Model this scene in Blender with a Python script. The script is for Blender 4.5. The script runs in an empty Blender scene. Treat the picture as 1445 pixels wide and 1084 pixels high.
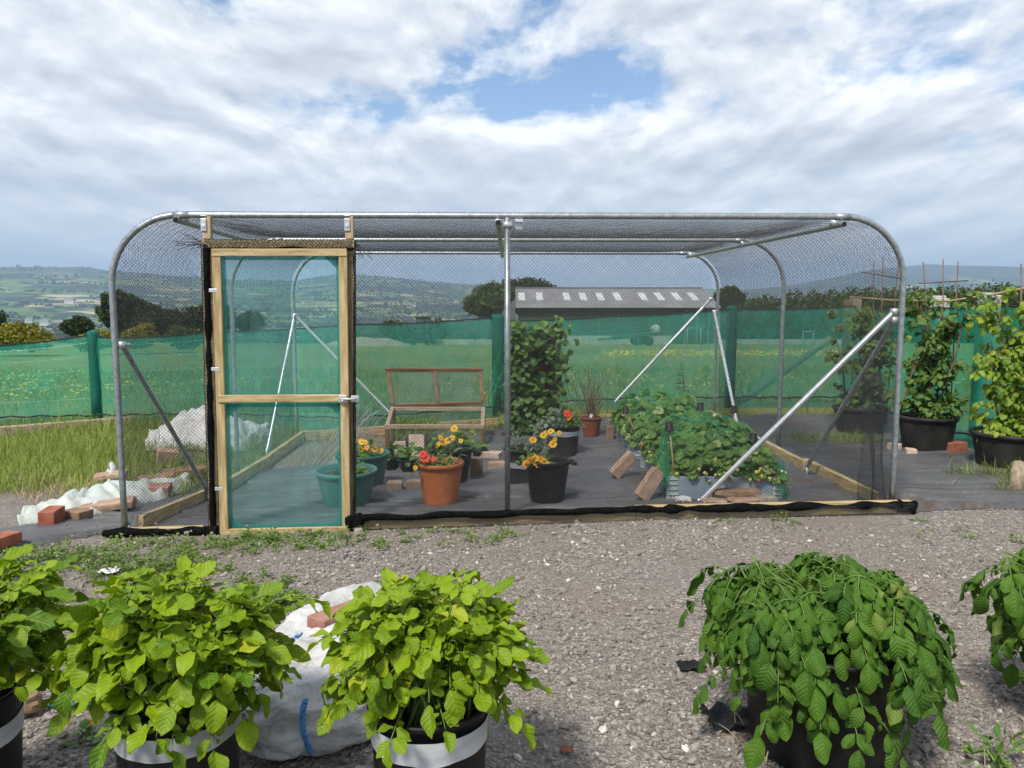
import bpy, math, random
import numpy as np
from mathutils import Vector, Matrix, noise as mnoise

R = math.radians
PI = math.pi
rng = np.random.default_rng(11)
random.seed(11)
scene = bpy.context.scene
COL = scene.collection

# ------------------------------------------------------------------ camera maths (survey of the photograph)
CAMZ = 1.43
TH = R(6.0)
FPX = 1085.0

def ray(px, py):
    a = (px - 722.5) / FPX
    b = (542.0 - py) / FPX
    return Vector((a, math.cos(TH) + b * math.sin(TH), -math.sin(TH) + b * math.cos(TH)))

def AT(px, py, Y):
    d = ray(px, py)
    t = Y / d.y
    return Vector((d.x * t, Y, CAMZ + d.z * t))

def G(px, py, z=0.0):
    d = ray(px, py)
    t = (z - CAMZ) / d.z
    return Vector((d.x * t, d.y * t, z))

def clamp(v, a=0.0, b=1.0):
    return max(a, min(b, v))

def sstep(a, b, x):
    t = clamp((x - a) / (b - a))
    return t * t * (3 - 2 * t)

def interp(x, pts):
    if x <= pts[0][0]: return pts[0][1]
    for (a, va), (b, vb) in zip(pts, pts[1:]):
        if x <= b:
            return va + (vb - va) * (x - a) / (b - a)
    return pts[-1][1]

SKY = [(-900, 384), (-300, 378), (0, 376), (60, 378), (120, 377), (180, 384), (260, 390), (340, 396), (420, 396), (480, 388),
       (540, 391), (640, 400), (720, 404), (900, 406), (1040, 409), (1100, 405), (1160, 394), (1220, 381),
       (1300, 374), (1445, 378), (1800, 384), (2300, 392)]

def gz(x, y):
    """height of the land"""
    r = math.hypot(x, y)
    near = -0.24 * clamp((1 - x) / 3.5) * clamp((y - 4.2) / 2.5)
    if y > 8 and x < -2.6:
        near += 0.10 * sstep(8.0, 9.6, y) * sstep(-2.6, -3.4, x)
    if y < 10.5 or r < 11:
        return near
    # the field falls away, then the valley
    d = y if y > 10.5 else r
    z = interp(d, [(10.5, 0.0), (66, -2.1), (74, -2.4), (140, -6.5), (320, -16.0), (700, -36), (1200, -48), (1900, -52), (9000, -52)])
    z = near * (1 - sstep(11, 40, d)) + z
    z += 2.2 * mnoise.noise(Vector((x / 260.0, y / 260.0, 3.3))) * sstep(200, 700, d)
    z += 7.0 * mnoise.noise(Vector((x / 900.0, y / 700.0, 1.3))) * sstep(600, 1600, d)
    if r > 1500 and y > 0:
        px = 722.5 + FPX * x / max(y, 1) * 0.9945
        py = interp(px, SKY)
        py -= 1.2 * mnoise.noise(Vector((px / 38.0, 0.7, 9.1))) 
        sl = (428.0 - py) / FPX
        w = sstep(620, 1150, px)
        r0 = 2000 + 1600 * w
        r1 = 5200 + 1500 * w
        top = CAMZ + sl * r1 / math.sqrt(1 + (x / max(y, 1)) ** 2)
        t = clamp((r - r0) / (r1 - r0))
        t = t ** 1.15
        z = z * (1 - t) + top * t
        z += 16.0 * mnoise.noise(Vector((x / 520.0, y / 420.0, 6.3))) * t * (1 - t) * 2.5
        if r > r1:
            z -= (r - r1) * 0.03
    return z

def GG(px, py, dz=0.0):
    z = 0.0
    for _ in range(12):
        p = G(px, py, z + dz)
        z = gz(p.x, p.y)
    return G(px, py, z + dz)

# ------------------------------------------------------------------ object helpers
ROOTLOC = {}

def tag(o, label=None, cat=None, group=None, kind=None):
    if label: o['label'] = label
    if cat: o['category'] = cat
    if group: o['group'] = group
    if kind: o['kind'] = kind
    return o

def thing(name, label, cat, loc, group=None):
    o = bpy.data.objects.new(name, None)
    o.empty_display_size = 0.1
    COL.objects.link(o)
    o.location = loc
    ROOTLOC[o.name] = Vector(loc)
    return tag(o, label, cat, group)

def link(name, me, mat, parent=None, bevel=0.0, origin=None):
    o = bpy.data.objects.new(name, me)
    COL.objects.link(o)
    for m in (mat if isinstance(mat, (list, tuple)) else [mat]):
        me.materials.append(m)
    if parent is not None:
        o.parent = parent
        L = ROOTLOC[parent.name]
        ROOTLOC[o.name] = L
        me.transform(Matrix.Translation(-L))
    elif origin is not None:
        me.transform(Matrix.Translation(-Vector(origin)))
        o.location = origin
        ROOTLOC[o.name] = Vector(origin)
    else:
        ROOTLOC[o.name] = Vector((0, 0, 0))
    if bevel:
        b = o.modifiers.new('Bevel', 'BEVEL')
        b.width = bevel
        b.segments = 2
        b.limit_method = 'ANGLE'
    return o

def pymesh(name, V, F, smooth=False, uv=None, rnd=None):
    me = bpy.data.meshes.new(name)
    if isinstance(V, np.ndarray): V = V.tolist()
    if isinstance(F, np.ndarray): F = F.tolist()
    me.from_pydata(V, [], F)
    if smooth:
        me.polygons.foreach_set('use_smooth', np.ones(len(me.polygons), dtype=bool))
    if uv is not None:
        lay = me.uv_layers.new(name='UVMap')
        idx = np.empty(len(me.loops), dtype=np.int32)
        me.loops.foreach_get('vertex_index', idx)
        lay.data.foreach_set('uv', np.asarray(uv, dtype=np.float32)[idx].ravel())
    if rnd is not None:
        at = me.attributes.new('rnd', 'FLOAT', 'POINT')
        at.data.foreach_set('value', np.asarray(rnd, dtype=np.float32))
    me.update()
    return me

class MB:
    def __init__(self):
        self.v = []; self.f = []
    def add(self, V, F):
        b = len(self.v)
        self.v += [tuple(p) for p in V]
        self.f += [tuple(i + b for i in f) for f in F]
        return self
    def box(self, c, s, rot=None, jit=0.0):
        hx, hy, hz = s[0] / 2, s[1] / 2, s[2] / 2
        P = [Vector((x * hx, y * hy, z * hz)) for z in (-1, 1) for y in (-1, 1) for x in (-1, 1)]
        if jit:
            P = [p + Vector((random.uniform(-jit, jit), random.uniform(-jit, jit), random.uniform(-jit, jit))) for p in P]
        if rot is not None:
            P = [rot @ p for p in P]
        c = Vector(c)
        P = [p + c for p in P]
        return self.add(P, [(0, 2, 3, 1), (4, 5, 7, 6), (0, 1, 5, 4), (2, 6, 7, 3), (0, 4, 6, 2), (1, 3, 7, 5)])
    def bar(self, a, b, w, h, up=(0, 0, 1), ext=0.0):
        """rectangular bar from a to b; w across, h along up"""
        a = Vector(a); b = Vector(b)
        d = (b - a).normalized()
        u = Vector(up); u = (u - d * u.dot(d))
        if u.length < 1e-5: u = Vector((1, 0, 0)) - d * d.x
        u.normalize()
        s = d.cross(u)
        a = a - d * ext; b = b + d * ext
        P = [q + s * (x * w / 2) + u * (z * h / 2) for q in (a, b) for z in (-1, 1) for x in (-1, 1)]
        return self.add(P, [(0, 1, 3, 2), (4, 6, 7, 5), (0, 4, 5, 1), (2, 3, 7, 6), (0, 2, 6, 4), (1, 5, 7, 3)])
    def tube(self, path, r, n=10, cap=True):
        path = [Vector(p) for p in path]
        m = len(path)
        rr = r if isinstance(r, (list, tuple)) else [r] * m
        V = []; F = []
        ref = None
        for i, p in enumerate(path):
            d = (path[min(i + 1, m - 1)] - path[max(i - 1, 0)])
            if d.length < 1e-9: d = Vector((0, 0, 1))
            d.normalize()
            if ref is None:
                ref = Vector((0, 0, 1)) if abs(d.z) < 0.9 else Vector((1, 0, 0))
            ref = ref - d * ref.dot(d)
            if ref.length < 1e-6: ref = d.orthogonal()
            ref.normalize()
            s = d.cross(ref)
            for k in range(n):
                a = 2 * PI * k / n
                V.append(p + (ref * math.cos(a) + s * math.sin(a)) * rr[i])
        for i in range(m - 1):
            for k in range(n):
                k2 = (k + 1) % n
                F.append((i * n + k, i * n + k2, (i + 1) * n + k2, (i + 1) * n + k))
        if cap:
            F.append(tuple(range(n - 1, -1, -1)))
            F.append(tuple((m - 1) * n + k for k in range(n)))
        return self.add(V, F)
    def lathe(self, prof, c, n=40, rot=None, wob=0.0):
        c = Vector(c); V = []; F = []
        ph = random.uniform(0, 6)
        for (r, z) in prof:
            for k in range(n):
                a = 2 * PI * k / n
                q = r * (1 + wob * math.sin(2 * a + ph) + wob * 0.5 * math.sin(3 * a + 2 * ph))
                p = Vector((q * math.cos(a), q * math.sin(a), z))
                if rot is not None: p = rot @ p
                V.append(p + c)
        for i in range(len(prof) - 1):
            for k in range(n):
                k2 = (k + 1) % n
                F.append((i * n + k, i * n + k2, (i + 1) * n + k2, (i + 1) * n + k))
        F.append(tuple(range(n - 1, -1, -1)))
        F.append(tuple((len(prof) - 1) * n + k for k in range(n)))
        return self.add(V, F)
    def build(self, name, mat, parent=None, smooth=False, bevel=0.0, origin=None):
        return link(name, pymesh(name, self.v, self.f, smooth), mat, parent, bevel, origin)

def prisms(P0, P1, r):
    P0 = np.asarray(P0, float); P1 = np.asarray(P1, float)
    d = P1 - P0
    d /= np.linalg.norm(d, axis=1, keepdims=True) + 1e-9
    ref = np.where(np.abs(d[:, 2:3]) < 0.9, np.array([[0, 0, 1.0]]), np.array([[1.0, 0, 0]]))
    a = np.cross(d, ref); a /= np.linalg.norm(a, axis=1, keepdims=True)
    b = np.cross(d, a)
    N = len(P0)
    V = np.empty((N, 6, 3))
    for k in range(3):
        an = 2 * PI * k / 3 + 0.5
        o = r * (math.cos(an) * a + math.sin(an) * b)
        V[:, k] = P0 + o
        V[:, 3 + k] = P1 + o
    base = (np.arange(N) * 6)[:, None]
    F = np.concatenate([base + np.array([[k, (k + 1) % 3, 3 + (k + 1) % 3, 3 + k]]) for k in range(3)])
    return V.reshape(-1, 3), F

def net_lines(S, L, D, sp, seg, inside=None, jit=0.0):
    """diagonal net over the parameter rectangle L x D; S maps arrays (a,b) to points"""
    P0s = []; P1s = []
    step = sp * math.sqrt(2)
    for sg in (1, -1):
        c = -D if sg > 0 else 0.0
        hi = L if sg > 0 else L + D
        k = c
        while k < hi:
            # line a = k + t (sg>0) or a = k - t ; b = t
            t = np.arange(0, D + seg * 0.5, seg)
            t[-1] = min(t[-1], D)
            a = k + t if sg > 0 else k - t
            ok = (a >= 0) & (a <= L)
            if ok.sum() > 1:
                aa = a[ok]; bb = t[ok]
                P = S(aa, bb)
                if jit: P = P + rng.normal(0, jit, P.shape)
                m = np.ones(len(aa) - 1, bool)
                if inside is not None:
                    m = inside((aa[1:] + aa[:-1]) / 2, (bb[1:] + bb[:-1]) / 2) & inside(aa[1:], bb[1:]) & inside(aa[:-1], bb[:-1])
                P0s.append(P[:-1][m]); P1s.append(P[1:][m])
            k += step
    return np.concatenate(P0s), np.concatenate(P1s)

# ------------------------------------------------------------------ materials
class NT:
    def __init__(self, name):
        self.m = bpy.data.materials.new(name)
        self.m.use_nodes = True
        self.t = self.m.node_tree
        self.t.nodes.clear()
        self.out = self.t.nodes.new('ShaderNodeOutputMaterial')
    def n(self, typ, **kw):
        nd = self.t.nodes.new(typ)
        for k, v in kw.items():
            if hasattr(nd, k) and k not in ('Scale', 'Detail'):
                setattr(nd, k, v)
            else:
                nd.inputs[k].default_value = v
        return nd
    def l(self, a, b):
        self.t.links.new(a, b)
    def val(self, x, sock):
        if hasattr(x, 'is_linked') or hasattr(x, 'links'):
            self.l(x, sock)
        else:
            sock.default_value = x
    def math(self, op, a, b=None, c=None):
        nd = self.t.nodes.new('ShaderNodeMath'); nd.operation = op
        self.val(a, nd.inputs[0])
        if b is not None: self.val(b, nd.inputs[1])
        if c is not None: self.val(c, nd.inputs[2])
        return nd.outputs[0]
    def mix(self, f, a, b, typ='MIX'):
        nd = self.t.nodes.new('ShaderNodeMix'); nd.data_type = 'RGBA'; nd.blend_type = typ
        self.val(f, nd.inputs[0])
        for x, s in ((a, nd.inputs[6]), (b, nd.inputs[7])):
            if isinstance(x, tuple): s.default_value = (*x, 1) if len(x) == 3 else x
            else: self.l(x, s)
        return nd.outputs[2]
    def ramp(self, f, stops, interp='LINEAR'):
        nd = self.t.nodes.new('ShaderNodeValToRGB')
        cr = nd.color_ramp; cr.interpolation = interp
        while len(cr.elements) < len(stops): cr.elements.new(0.5)
        for e, (p, c) in zip(cr.elements, stops):
            e.position = p
            e.color = (*c, 1) if isinstance(c, tuple) else (c, c, c, 1)
        self.l(f, nd.inputs[0])
        return nd.outputs[0]
    def coords(self, scale=(1, 1, 1), kind='Object'):
        tc = self.t.nodes.new('ShaderNodeTexCoord')
        mp = self.t.nodes.new('ShaderNodeMapping')
        mp.inputs['Scale'].default_value = scale
        self.l(tc.outputs[kind], mp.inputs[0])
        return mp.outputs[0]
    def noise(self, co, scale, detail=4, rough=0.55, dist=0.0):
        nd = self.t.nodes.new('ShaderNodeTexNoise')
        self.l(co, nd.inputs['Vector'])
        nd.inputs['Scale'].default_value = scale
        nd.inputs['Detail'].default_value = detail
        nd.inputs['Roughness'].default_value = rough
        nd.inputs['Distortion'].default_value = dist
        return nd.outputs[0]
    def bump(self, h, strength, dist=0.01, normal=None):
        nd = self.t.nodes.new('ShaderNodeBump')
        nd.inputs['Strength'].default_value = strength
        nd.inputs['Distance'].default_value = dist
        self.l(h, nd.inputs['Height'])
        if normal is not None: self.l(normal, nd.inputs['Normal'])
        return nd.outputs[0]
    def bsdf(self, color, rough=0.6, metal=0.0, spec=0.5, normal=None):
        nd = self.t.nodes.new('ShaderNodeBsdfPrincipled')
        if isinstance(color, tuple): nd.inputs['Base Color'].default_value = (*color, 1)
        else: self.l(color, nd.inputs['Base Color'])
        self.val(rough, nd.inputs['Roughness'])
        nd.inputs['Metallic'].default_value = metal
        nd.inputs['Specular IOR Level'].default_value = spec
        if normal is not None: self.l(normal, nd.inputs['Normal'])
        return nd.outputs[0]
    def done(self, s):
        self.l(s, self.out.inputs[0])
        return self.m

def pm(name, c1, c2, scale=8, rough=0.6, bump=0.2, bscale=40, metal=0.0, spec=0.4, stretch=(1, 1, 1), bdist=0.004, lo=0.35, hi=0.65, detail=5):
    k = NT(name)
    co = k.coords(stretch)
    f = k.noise(co, scale, detail)
    col = k.ramp(f, [(lo, c1), (hi, c2)])
    nm = None
    if bump:
        nm = k.bump(k.noise(co, bscale, 4), bump, bdist)
    return k.done(k.bsdf(col, rough, metal, spec, nm))

M = {}
M['galv'] = pm('galvanised_steel', (.30, .33, .35), (.46, .49, .51), 30, 0.42, 0.08, 60, metal=0.75, spec=0.5)
M['galv_bright'] = pm('bright_steel', (.55, .58, .60), (.72, .74, .76), 24, 0.40, 0.05, 60, metal=0.6)
M['bore_shade'] = pm('bore_shade_disc', (.01, .01, .01), (.02, .02, .02), 10, .9, 0)  # near-black colour painting the shade inside an open pipe end
M['net'] = pm('black_net_cord', (.012, .013, .014), (.03, .032, .034), 30, 0.55, 0)
M['netroll'] = pm('rolled_black_net', (.004, .004, .004), (.016, .016, .016), 60, 0.95, 1.0, 160, bdist=.02, spec=.05)
W1, W2 = (.28, .19, .075), (.60, .465, .25)
for ax, st in (('x', (2, 24, 24)), ('y', (24, 2, 24)), ('z', (24, 24, 2))):
    M['pine_' + ax] = pm('treated_pine_' + ax, W1, W2, 2.2, .62, .18, 6, stretch=st, bdist=.002, lo=.3, hi=.7)
M['stubpine'] = pm('weathered_pine', (.40, .30, .18), (.52, .41, .26), 2.0, .7, .2, 8, stretch=(24, 24, 2), bdist=.002)
M['brownwood_x'] = pm('stained_wood_x', (.12, .072, .035), (.25, .155, .08), 2, .6, .2, 6, stretch=(2, 24, 24), bdist=.002)
M['brownwood_z'] = pm('stained_wood_z', (.12, .072, .035), (.25, .155, .08), 2, .6, .2, 6, stretch=(24, 24, 2), bdist=.002)
M['greywood'] = pm('sun_bleached_wood', (.26, .19, .13), (.44, .35, .26), 2, .8, .3, 6, stretch=(2, 24, 24), bdist=.003)
M['greypost'] = pm('old_post_wood', (.20, .15, .10), (.36, .29, .21), 2, .85, .4, 6, stretch=(20, 20, 2), bdist=.004)
M['cane'] = pm('bamboo_cane', (.30, .20, .09), (.46, .33, .17), 10, .55, .1, 30)
M['cane_red'] = pm('brown_cane', (.11, .065, .045), (.20, .12, .085), 10, .6, .1, 30)
M['black_plastic'] = pm('black_plastic', (.007, .0075, .008), (.030, .028, .025), 4, .5, .18, 9, spec=.28, bdist=.004, lo=.45, hi=.8, detail=8)
M['dusty_black'] = pm('dusty_black_plastic', (.009, .0095, .010), (.045, .042, .038), 4, .55, .15, 10, spec=.28, detail=8, bdist=.004)
M['tape'] = pm('grey_tape', (.26, .28, .30), (.42, .44, .45), 7, .45, .35, 22, spec=.5, stretch=(1, 1, 3), bdist=.004)
M['tape_white'] = pm('pale_tape', (.40, .43, .46), (.56, .58, .60), 7, .42, .3, 22, spec=.5, stretch=(1, 1, 3), bdist=.004)
M['green_plastic'] = pm('sea_green_plastic', (.030, .13, .105), (.05, .17, .14), 5, .45, .08, 20)
M['pale_green_plastic'] = pm('pale_green_plastic', (.06, .17, .135), (.09, .21, .17), 5, .5, .08, 20)
M['terracotta'] = pm('terracotta_plastic', (.40, .12, .035), (.52, .17, .055), 5, .55, .1, 20)
M['terracotta_dark'] = pm('red_clay_plastic', (.20, .055, .03), (.28, .085, .045), 5, .55, .1, 20)
M['trough'] = pm('brown_trough', (.12, .045, .025), (.18, .07, .04), 5, .6, .1, 20)
M['soil'] = pm('potting_soil', (.030, .020, .013), (.075, .05, .034), 30, .95, 1.0, 60, spec=.1, bdist=.02)
M['brick'] = pm('buff_brick', (.30, .19, .13), (.46, .33, .25), 14, .9, .5, 60, spec=.2, bdist=.006)
M['brick_pale'] = pm('pale_block', (.42, .31, .24), (.56, .44, .36), 14, .9, .5, 60, spec=.2, bdist=.006)
M['brick_red'] = pm('red_brick', (.25, .075, .045), (.37, .14, .09), 14, .88, .5, 60, spec=.2, bdist=.005)
M['brick_pink'] = pm('pink_brick', (.26, .12, .09), (.40, .23, .18), 14, .88, .5, 60, spec=.2, bdist=.005)
M['brick_brown'] = pm('brown_brick', (.20, .13, .08), (.30, .20, .13), 14, .9, .5, 60, spec=.2, bdist=.006)
M['rock'] = pm('grey_rock', (.22, .18, .15), (.42, .36, .31), 9, .9, .7, 30, spec=.2, bdist=.012)
M['rock_white'] = pm('white_rock', (.50, .48, .45), (.66, .64, .61), 9, .9, .6, 30, spec=.2, bdist=.012)
M['concrete'] = pm('pale_concrete', (.34, .33, .31), (.48, .47, .45), 1.2, .9, .3, 14, spec=.2, bdist=.01)
M['crate_blue'] = pm('grey_blue_collar', (.20, .26, .32), (.27, .33, .39), 6, .5, .08, 30)
M['crate_clear'] = pm('clear_grey_plastic', (.30, .35, .38), (.42, .47, .50), 30, .35, .5, 50, bdist=.006)
M['rope_blue'] = pm('blue_rope', (.03, .14, .38), (.10, .30, .62), 60, .6, .8, 160, bdist=.006)
M['stem'] = pm('green_stem', (.08, .15, .025), (.14, .22, .04), 8, .5, 0)
M['twig'] = pm('brown_twig', (.10, .065, .04), (.20, .13, .08), 20, .8, .3, 40)
M['bark'] = pm('bark', (.05, .038, .028), (.11, .085, .06), 6, .95, .8, 14, stretch=(3, 3, .6), bdist=.05)
M['darkcord'] = pm('black_cord', (.01, .011, .012), (.02, .02, .02), 10, .6, 0)
M['wire'] = pm('stock_wire', (.35, .37, .38), (.45, .47, .48), 10, .45, 0, metal=.5)
M['berry_green'] = pm('unripe_berry', (.42, .42, .08), (.60, .52, .14), 60, .4, .2, 200)
M['berry_red'] = pm('ripe_berry', (.50, .03, .02), (.65, .10, .05), 60, .35, .2, 200)
M['framegrey'] = pm('dull_grey_paint', (.30, .36, .38), (.38, .44, .46), 3, .5, 0)
M['labelwhite'] = pm('white_plastic', (.70, .70, .70), (.78, .78, .78), 10, .5, 0)

def leaf_mat(name, c_dark, c_light, c_odd=None, transl=0.35, rough=0.42, veins=True, spec=0.35, odd_at=0.9, vein_col=None, nveins=7.0, bump=.25, veinmix=.30):
    k = NT(name)
    at = k.n('ShaderNodeAttribute'); at.attribute_name = 'rnd'
    rnd = at.outputs['Fac']
    stops = [(0.0, c_dark), (0.8, c_light)]
    if c_odd: stops += [(odd_at, c_light), (1.0, c_odd)]
    col = k.ramp(rnd, stops)
    co = k.coords((1, 1, 1))
    mott = k.noise(co, 38, 3)
    col = k.mix(k.ramp(mott, [(.35, 0.0), (.75, 0.35)]), col, c_light)
    nm = None
    if veins:
        uv = k.n('ShaderNodeUVMap'); uv.uv_map = 'UVMap'
        sx = k.n('ShaderNodeSeparateXYZ'); k.l(uv.outputs[0], sx.inputs[0])
        u, v = sx.outputs[0], sx.outputs[1]
        au = k.math('ABSOLUTE', u)
        ph = k.math('SUBTRACT', k.math('MULTIPLY', v, nveins), k.math('MULTIPLY', au, 1.6))
        fr = k.math('ABSOLUTE', k.math('SUBTRACT', k.math('FRACT', ph), 0.5))
        side = k.math('SUBTRACT', 1.0, k.math('MULTIPLY', fr, 9.0)); side = k.math('MAXIMUM', side, 0.0)
        mid = k.math('MAXIMUM', k.math('SUBTRACT', 1.0, k.math('MULTIPLY', au, 13.0)), 0.0)
        vein = k.math('MAXIMUM', mid, k.math('MULTIPLY', side, 0.55))
        vc = vein_col or tuple(min(1, c * 1.5 + .03) for c in c_light)
        col = k.mix(k.math('MULTIPLY', vein, veinmix), col, vc)
        puff = k.math('MULTIPLY', k.math('SUBTRACT', fr, 0.0), -1.0)
        h = k.math('ADD', k.math('MULTIPLY', k.math('COSINE', k.math('MULTIPLY', k.math('SUBTRACT', k.math('FRACT', ph), 0.5), 2 * PI)), -0.5), k.math('MULTIPLY', mid, -0.8))
        nm = k.bump(h, bump, .006)
    b = k.bsdf(col, rough, 0, spec, nm)
    tr = k.n('ShaderNodeBsdfTranslucent')
    k.l(k.mix(0.5, col, c_light), tr.inputs[0])
    if nm is not None: k.l(nm, tr.inputs[1])
    mx = k.n('ShaderNodeMixShader'); mx.inputs[0].default_value = transl
    k.l(b, mx.inputs[1]); k.l(tr.outputs[0], mx.inputs[2])
    return k.done(mx.outputs[0])

M['leaf_yellow'] = leaf_mat('potato_leaf_yellow', (.060, .145, .006), (.235, .345, .010), (.42, .43, .03), .30, rough=.48, spec=.28, odd_at=.93, nveins=6, bump=.24, veinmix=.30)
M['leaf_deep'] = leaf_mat('potato_leaf_deep', (.024, .074, .008), (.082, .172, .018), (.18, .25, .05), .22, rough=.52, spec=.2, odd_at=.96, nveins=8, bump=.34, veinmix=.16)
M['leaf_straw'] = leaf_mat('strawberry_leaf', (.035, .105, .016), (.14, .26, .038), (.42, .44, .18), .28, nveins=6, odd_at=.96)
M['leaf_tower'] = leaf_mat('tower_leaf', (.03, .085, .018), (.13, .24, .045), None, .25, nveins=6)
M['leaf_grey'] = leaf_mat('greygreen_leaf', (.08, .13, .08), (.19, .25, .16), None, .2, nveins=3)
M['leaf_mid'] = leaf_mat('midgreen_leaf', (.05, .13, .02), (.15, .28, .04), None, .3, nveins=5)
M['leaf_rasp'] = leaf_mat('bramble_leaf', (.045, .11, .018), (.13, .22, .04), (.34, .34, .04), .3, nveins=7, odd_at=.95)
M['leaf_lime'] = leaf_mat('lime_leaf', (.11, .22, .018), (.28, .38, .035), (.42, .46, .06), .4, nveins=5, odd_at=.95)
M['weed'] = leaf_mat('weed_leaf', (.07, .13, .025), (.18, .27, .05), None, .3, veins=False)
M['grass_blade'] = leaf_mat('grass_blade', (.11, .18, .025), (.28, .35, .06), (.46, .40, .17), .35, veins=False, odd_at=.88, rough=.5)
M['straw_blade'] = leaf_mat('dry_grass', (.30, .24, .12), (.48, .40, .22), None, .2, veins=False, rough=.6)
M['petal_yellow'] = leaf_mat('yellow_petal', (.75, .32, .01), (.85, .55, .02), None, .25, veins=False, rough=.5)
M['petal_orange'] = leaf_mat('orange_petal', (.78, .18, .01), (.85, .42, .02), None, .25, veins=False, rough=.5)
M['petal_red'] = leaf_mat('red_petal', (.70, .02, .01), (.82, .06, .015), None, .25, veins=False, rough=.5)
M['petal_dark'] = pm('flower_centre', (.20, .04, .01), (.32, .08, .01), 60, .7, 0)
M['buttercup'] = pm('buttercup_petal', (.80, .62, .02), (.85, .70, .04), 10, .5, 0)
def tree_mat(name, a, b, odd=None):
    return leaf_mat(name, a, b, odd, .15, rough=.6, veins=False, spec=.15)
M['tree_dark'] = tree_mat('tree_leaf_dark', (.018, .032, .010), (.052, .075, .020))
M['tree_oak'] = tree_mat('tree_leaf_oak', (.028, .052, .012), (.085, .125, .026))
M['tree_mid'] = tree_mat('tree_leaf_mid', (.03, .055, .014), (.085, .12, .026))
M['tree_gold'] = tree_mat('tree_leaf_gold', (.12, .13, .02), (.27, .25, .035))
M['far_wood'] = tree_mat('far_leaf', (.012, .030, .012), (.045, .075, .022))

def seethrough(name, col, alpha, tint=(1, 1, 1), rough=.7, weave=None):
    """fine woven net: part of the light passes straight through, the rest scatters"""
    k = NT(name)
    co = k.coords((1, 1, 1))
    f = k.noise(co, 3.0, 4)
    c = k.mix(f, tuple(x * .75 for x in col), tuple(min(1, x * 1.25) for x in col))
    d = k.bsdf(c, rough, 0, .2)
    tl = k.n('ShaderNodeBsdfTranslucent'); k.l(c, tl.inputs[0])
    m1 = k.n('ShaderNodeMixShader'); m1.inputs[0].default_value = .45
    k.l(d, m1.inputs[1]); k.l(tl.outputs[0], m1.inputs[2])
    tp = k.n('ShaderNodeBsdfTransparent'); tp.inputs[0].default_value = (*tint, 1)
    m2 = k.n('ShaderNodeMixShader')
    f5 = k.noise(k.coords((9, 9, 1.6)), 1.6, 5, .6, .8)
    af = k.math('ADD', k.math('MULTIPLY', k.math('SUBTRACT', f, 0.5), .45), alpha)
    af = k.math('ADD', af, k.math('MULTIPLY', k.math('SUBTRACT', f5, .5), .40))
    k.l(af, m2.inputs[0])
    k.l(tp.outputs[0], m2.inputs[1]); k.l(m1.outputs[0], m2.inputs[2])
    return k.done(m2.outputs[0])

M['fence_net'] = seethrough('green_windbreak_net', (.040, .42, .315), .52, (.88, 1.0, .95))
M['fence_net_dense'] = seethrough('green_net_doubled', (.028, .25, .19), .72, (.45, .7, .62))
M['fence_net_lap'] = seethrough('green_net_side', (.024, .40, .28), .62, (.65, .93, .83))
M['door_net'] = seethrough('door_net', (.22, .50, .50), .23, (.88, 1.0, .99))
M['door_net_dense'] = seethrough('door_net_doubled', (.10, .38, .34), .50, (.75, .97, .94))
M['clear_sheet'] = seethrough('dull_polycarbonate', (.42, .45, .42), .13, (.90, .93, .90), .25)
M['green_cord'] = pm('green_net_cord', (.01, .22, .10), (.03, .33, .16), 20, .5, 0)

def sack_mat():
    k = NT('woven_white_sack')
    co = k.coords()
    f = k.noise(co, 5, 6)
    col = k.ramp(f, [(.3, (.36, .345, .33)), (.5, (.55, .54, .525)), (.75, (.64, .63, .62))])
    w = k.n('ShaderNodeTexWave'); k.l(co, w.inputs['Vector']); w.inputs['Scale'].default_value = 90
    w.inputs['Distortion'].default_value = 1.0
    nm = k.bump(k.noise(co, 7, 6, .62, 1.6), .8, .04)
    nm = k.bump(w.outputs[1], .12, .002, nm)
    return k.done(k.bsdf(col, .6, 0, .3, nm))
M['sack'] = sack_mat()
k = NT('pale_green_sheet')
co = k.coords()
f = k.noise(co, 3.0, 5)
nm = k.bump(k.noise(co, 16, 5, .6, .8), .5, .03)
b = k.bsdf(k.ramp(f, [(.35, (.52, .60, .53)), (.6, (.68, .70, .66))]), .35, 0, .4, nm)
tp = k.n('ShaderNodeBsdfTransparent')
mx = k.n('ShaderNodeMixShader'); mx.inputs[0].default_value = .82
k.l(tp.outputs[0], mx.inputs[1]); k.l(b, mx.inputs[2])
M['sheet'] = k.done(mx.outputs[0])

def mat_fabric():
    k = NT('woven_weed_fabric')
    co = k.coords()
    f = k.noise(co, 1.6, 6, .6)
    f2 = k.noise(co, 14, 5, .65)
    col = k.ramp(f, [(.3, (.062, .062, .067)), (.7, (.125, .124, .128))])
    f3 = k.noise(co, 2.4, 7, .68)
    dirt = k.ramp(f3, [(.545, 0.0), (.63, 0.85)])
    col = k.mix(dirt, col, (.085, .058, .038))
    col = k.mix(k.ramp(f2, [(.58, 0.0), (.74, .6)]), col, (.20, .19, .175))
    wv = k.n('ShaderNodeTexWave'); wv.bands_direction = 'Y'; k.l(co, wv.inputs['Vector'])
    wv.inputs['Scale'].default_value = 60; wv.inputs['Distortion'].default_value = .4
    nm = k.bump(k.noise(co, 7, 5, .6, .5), .35, .03)
    nm = k.bump(wv.outputs[1], .2, .003, nm)
    nm = k.bump(k.noise(co, 120, 2), .25, .003, nm)
    return k.done(k.bsdf(col, .5, 0, .4, nm))
M['fabric'] = mat_fabric()

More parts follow.
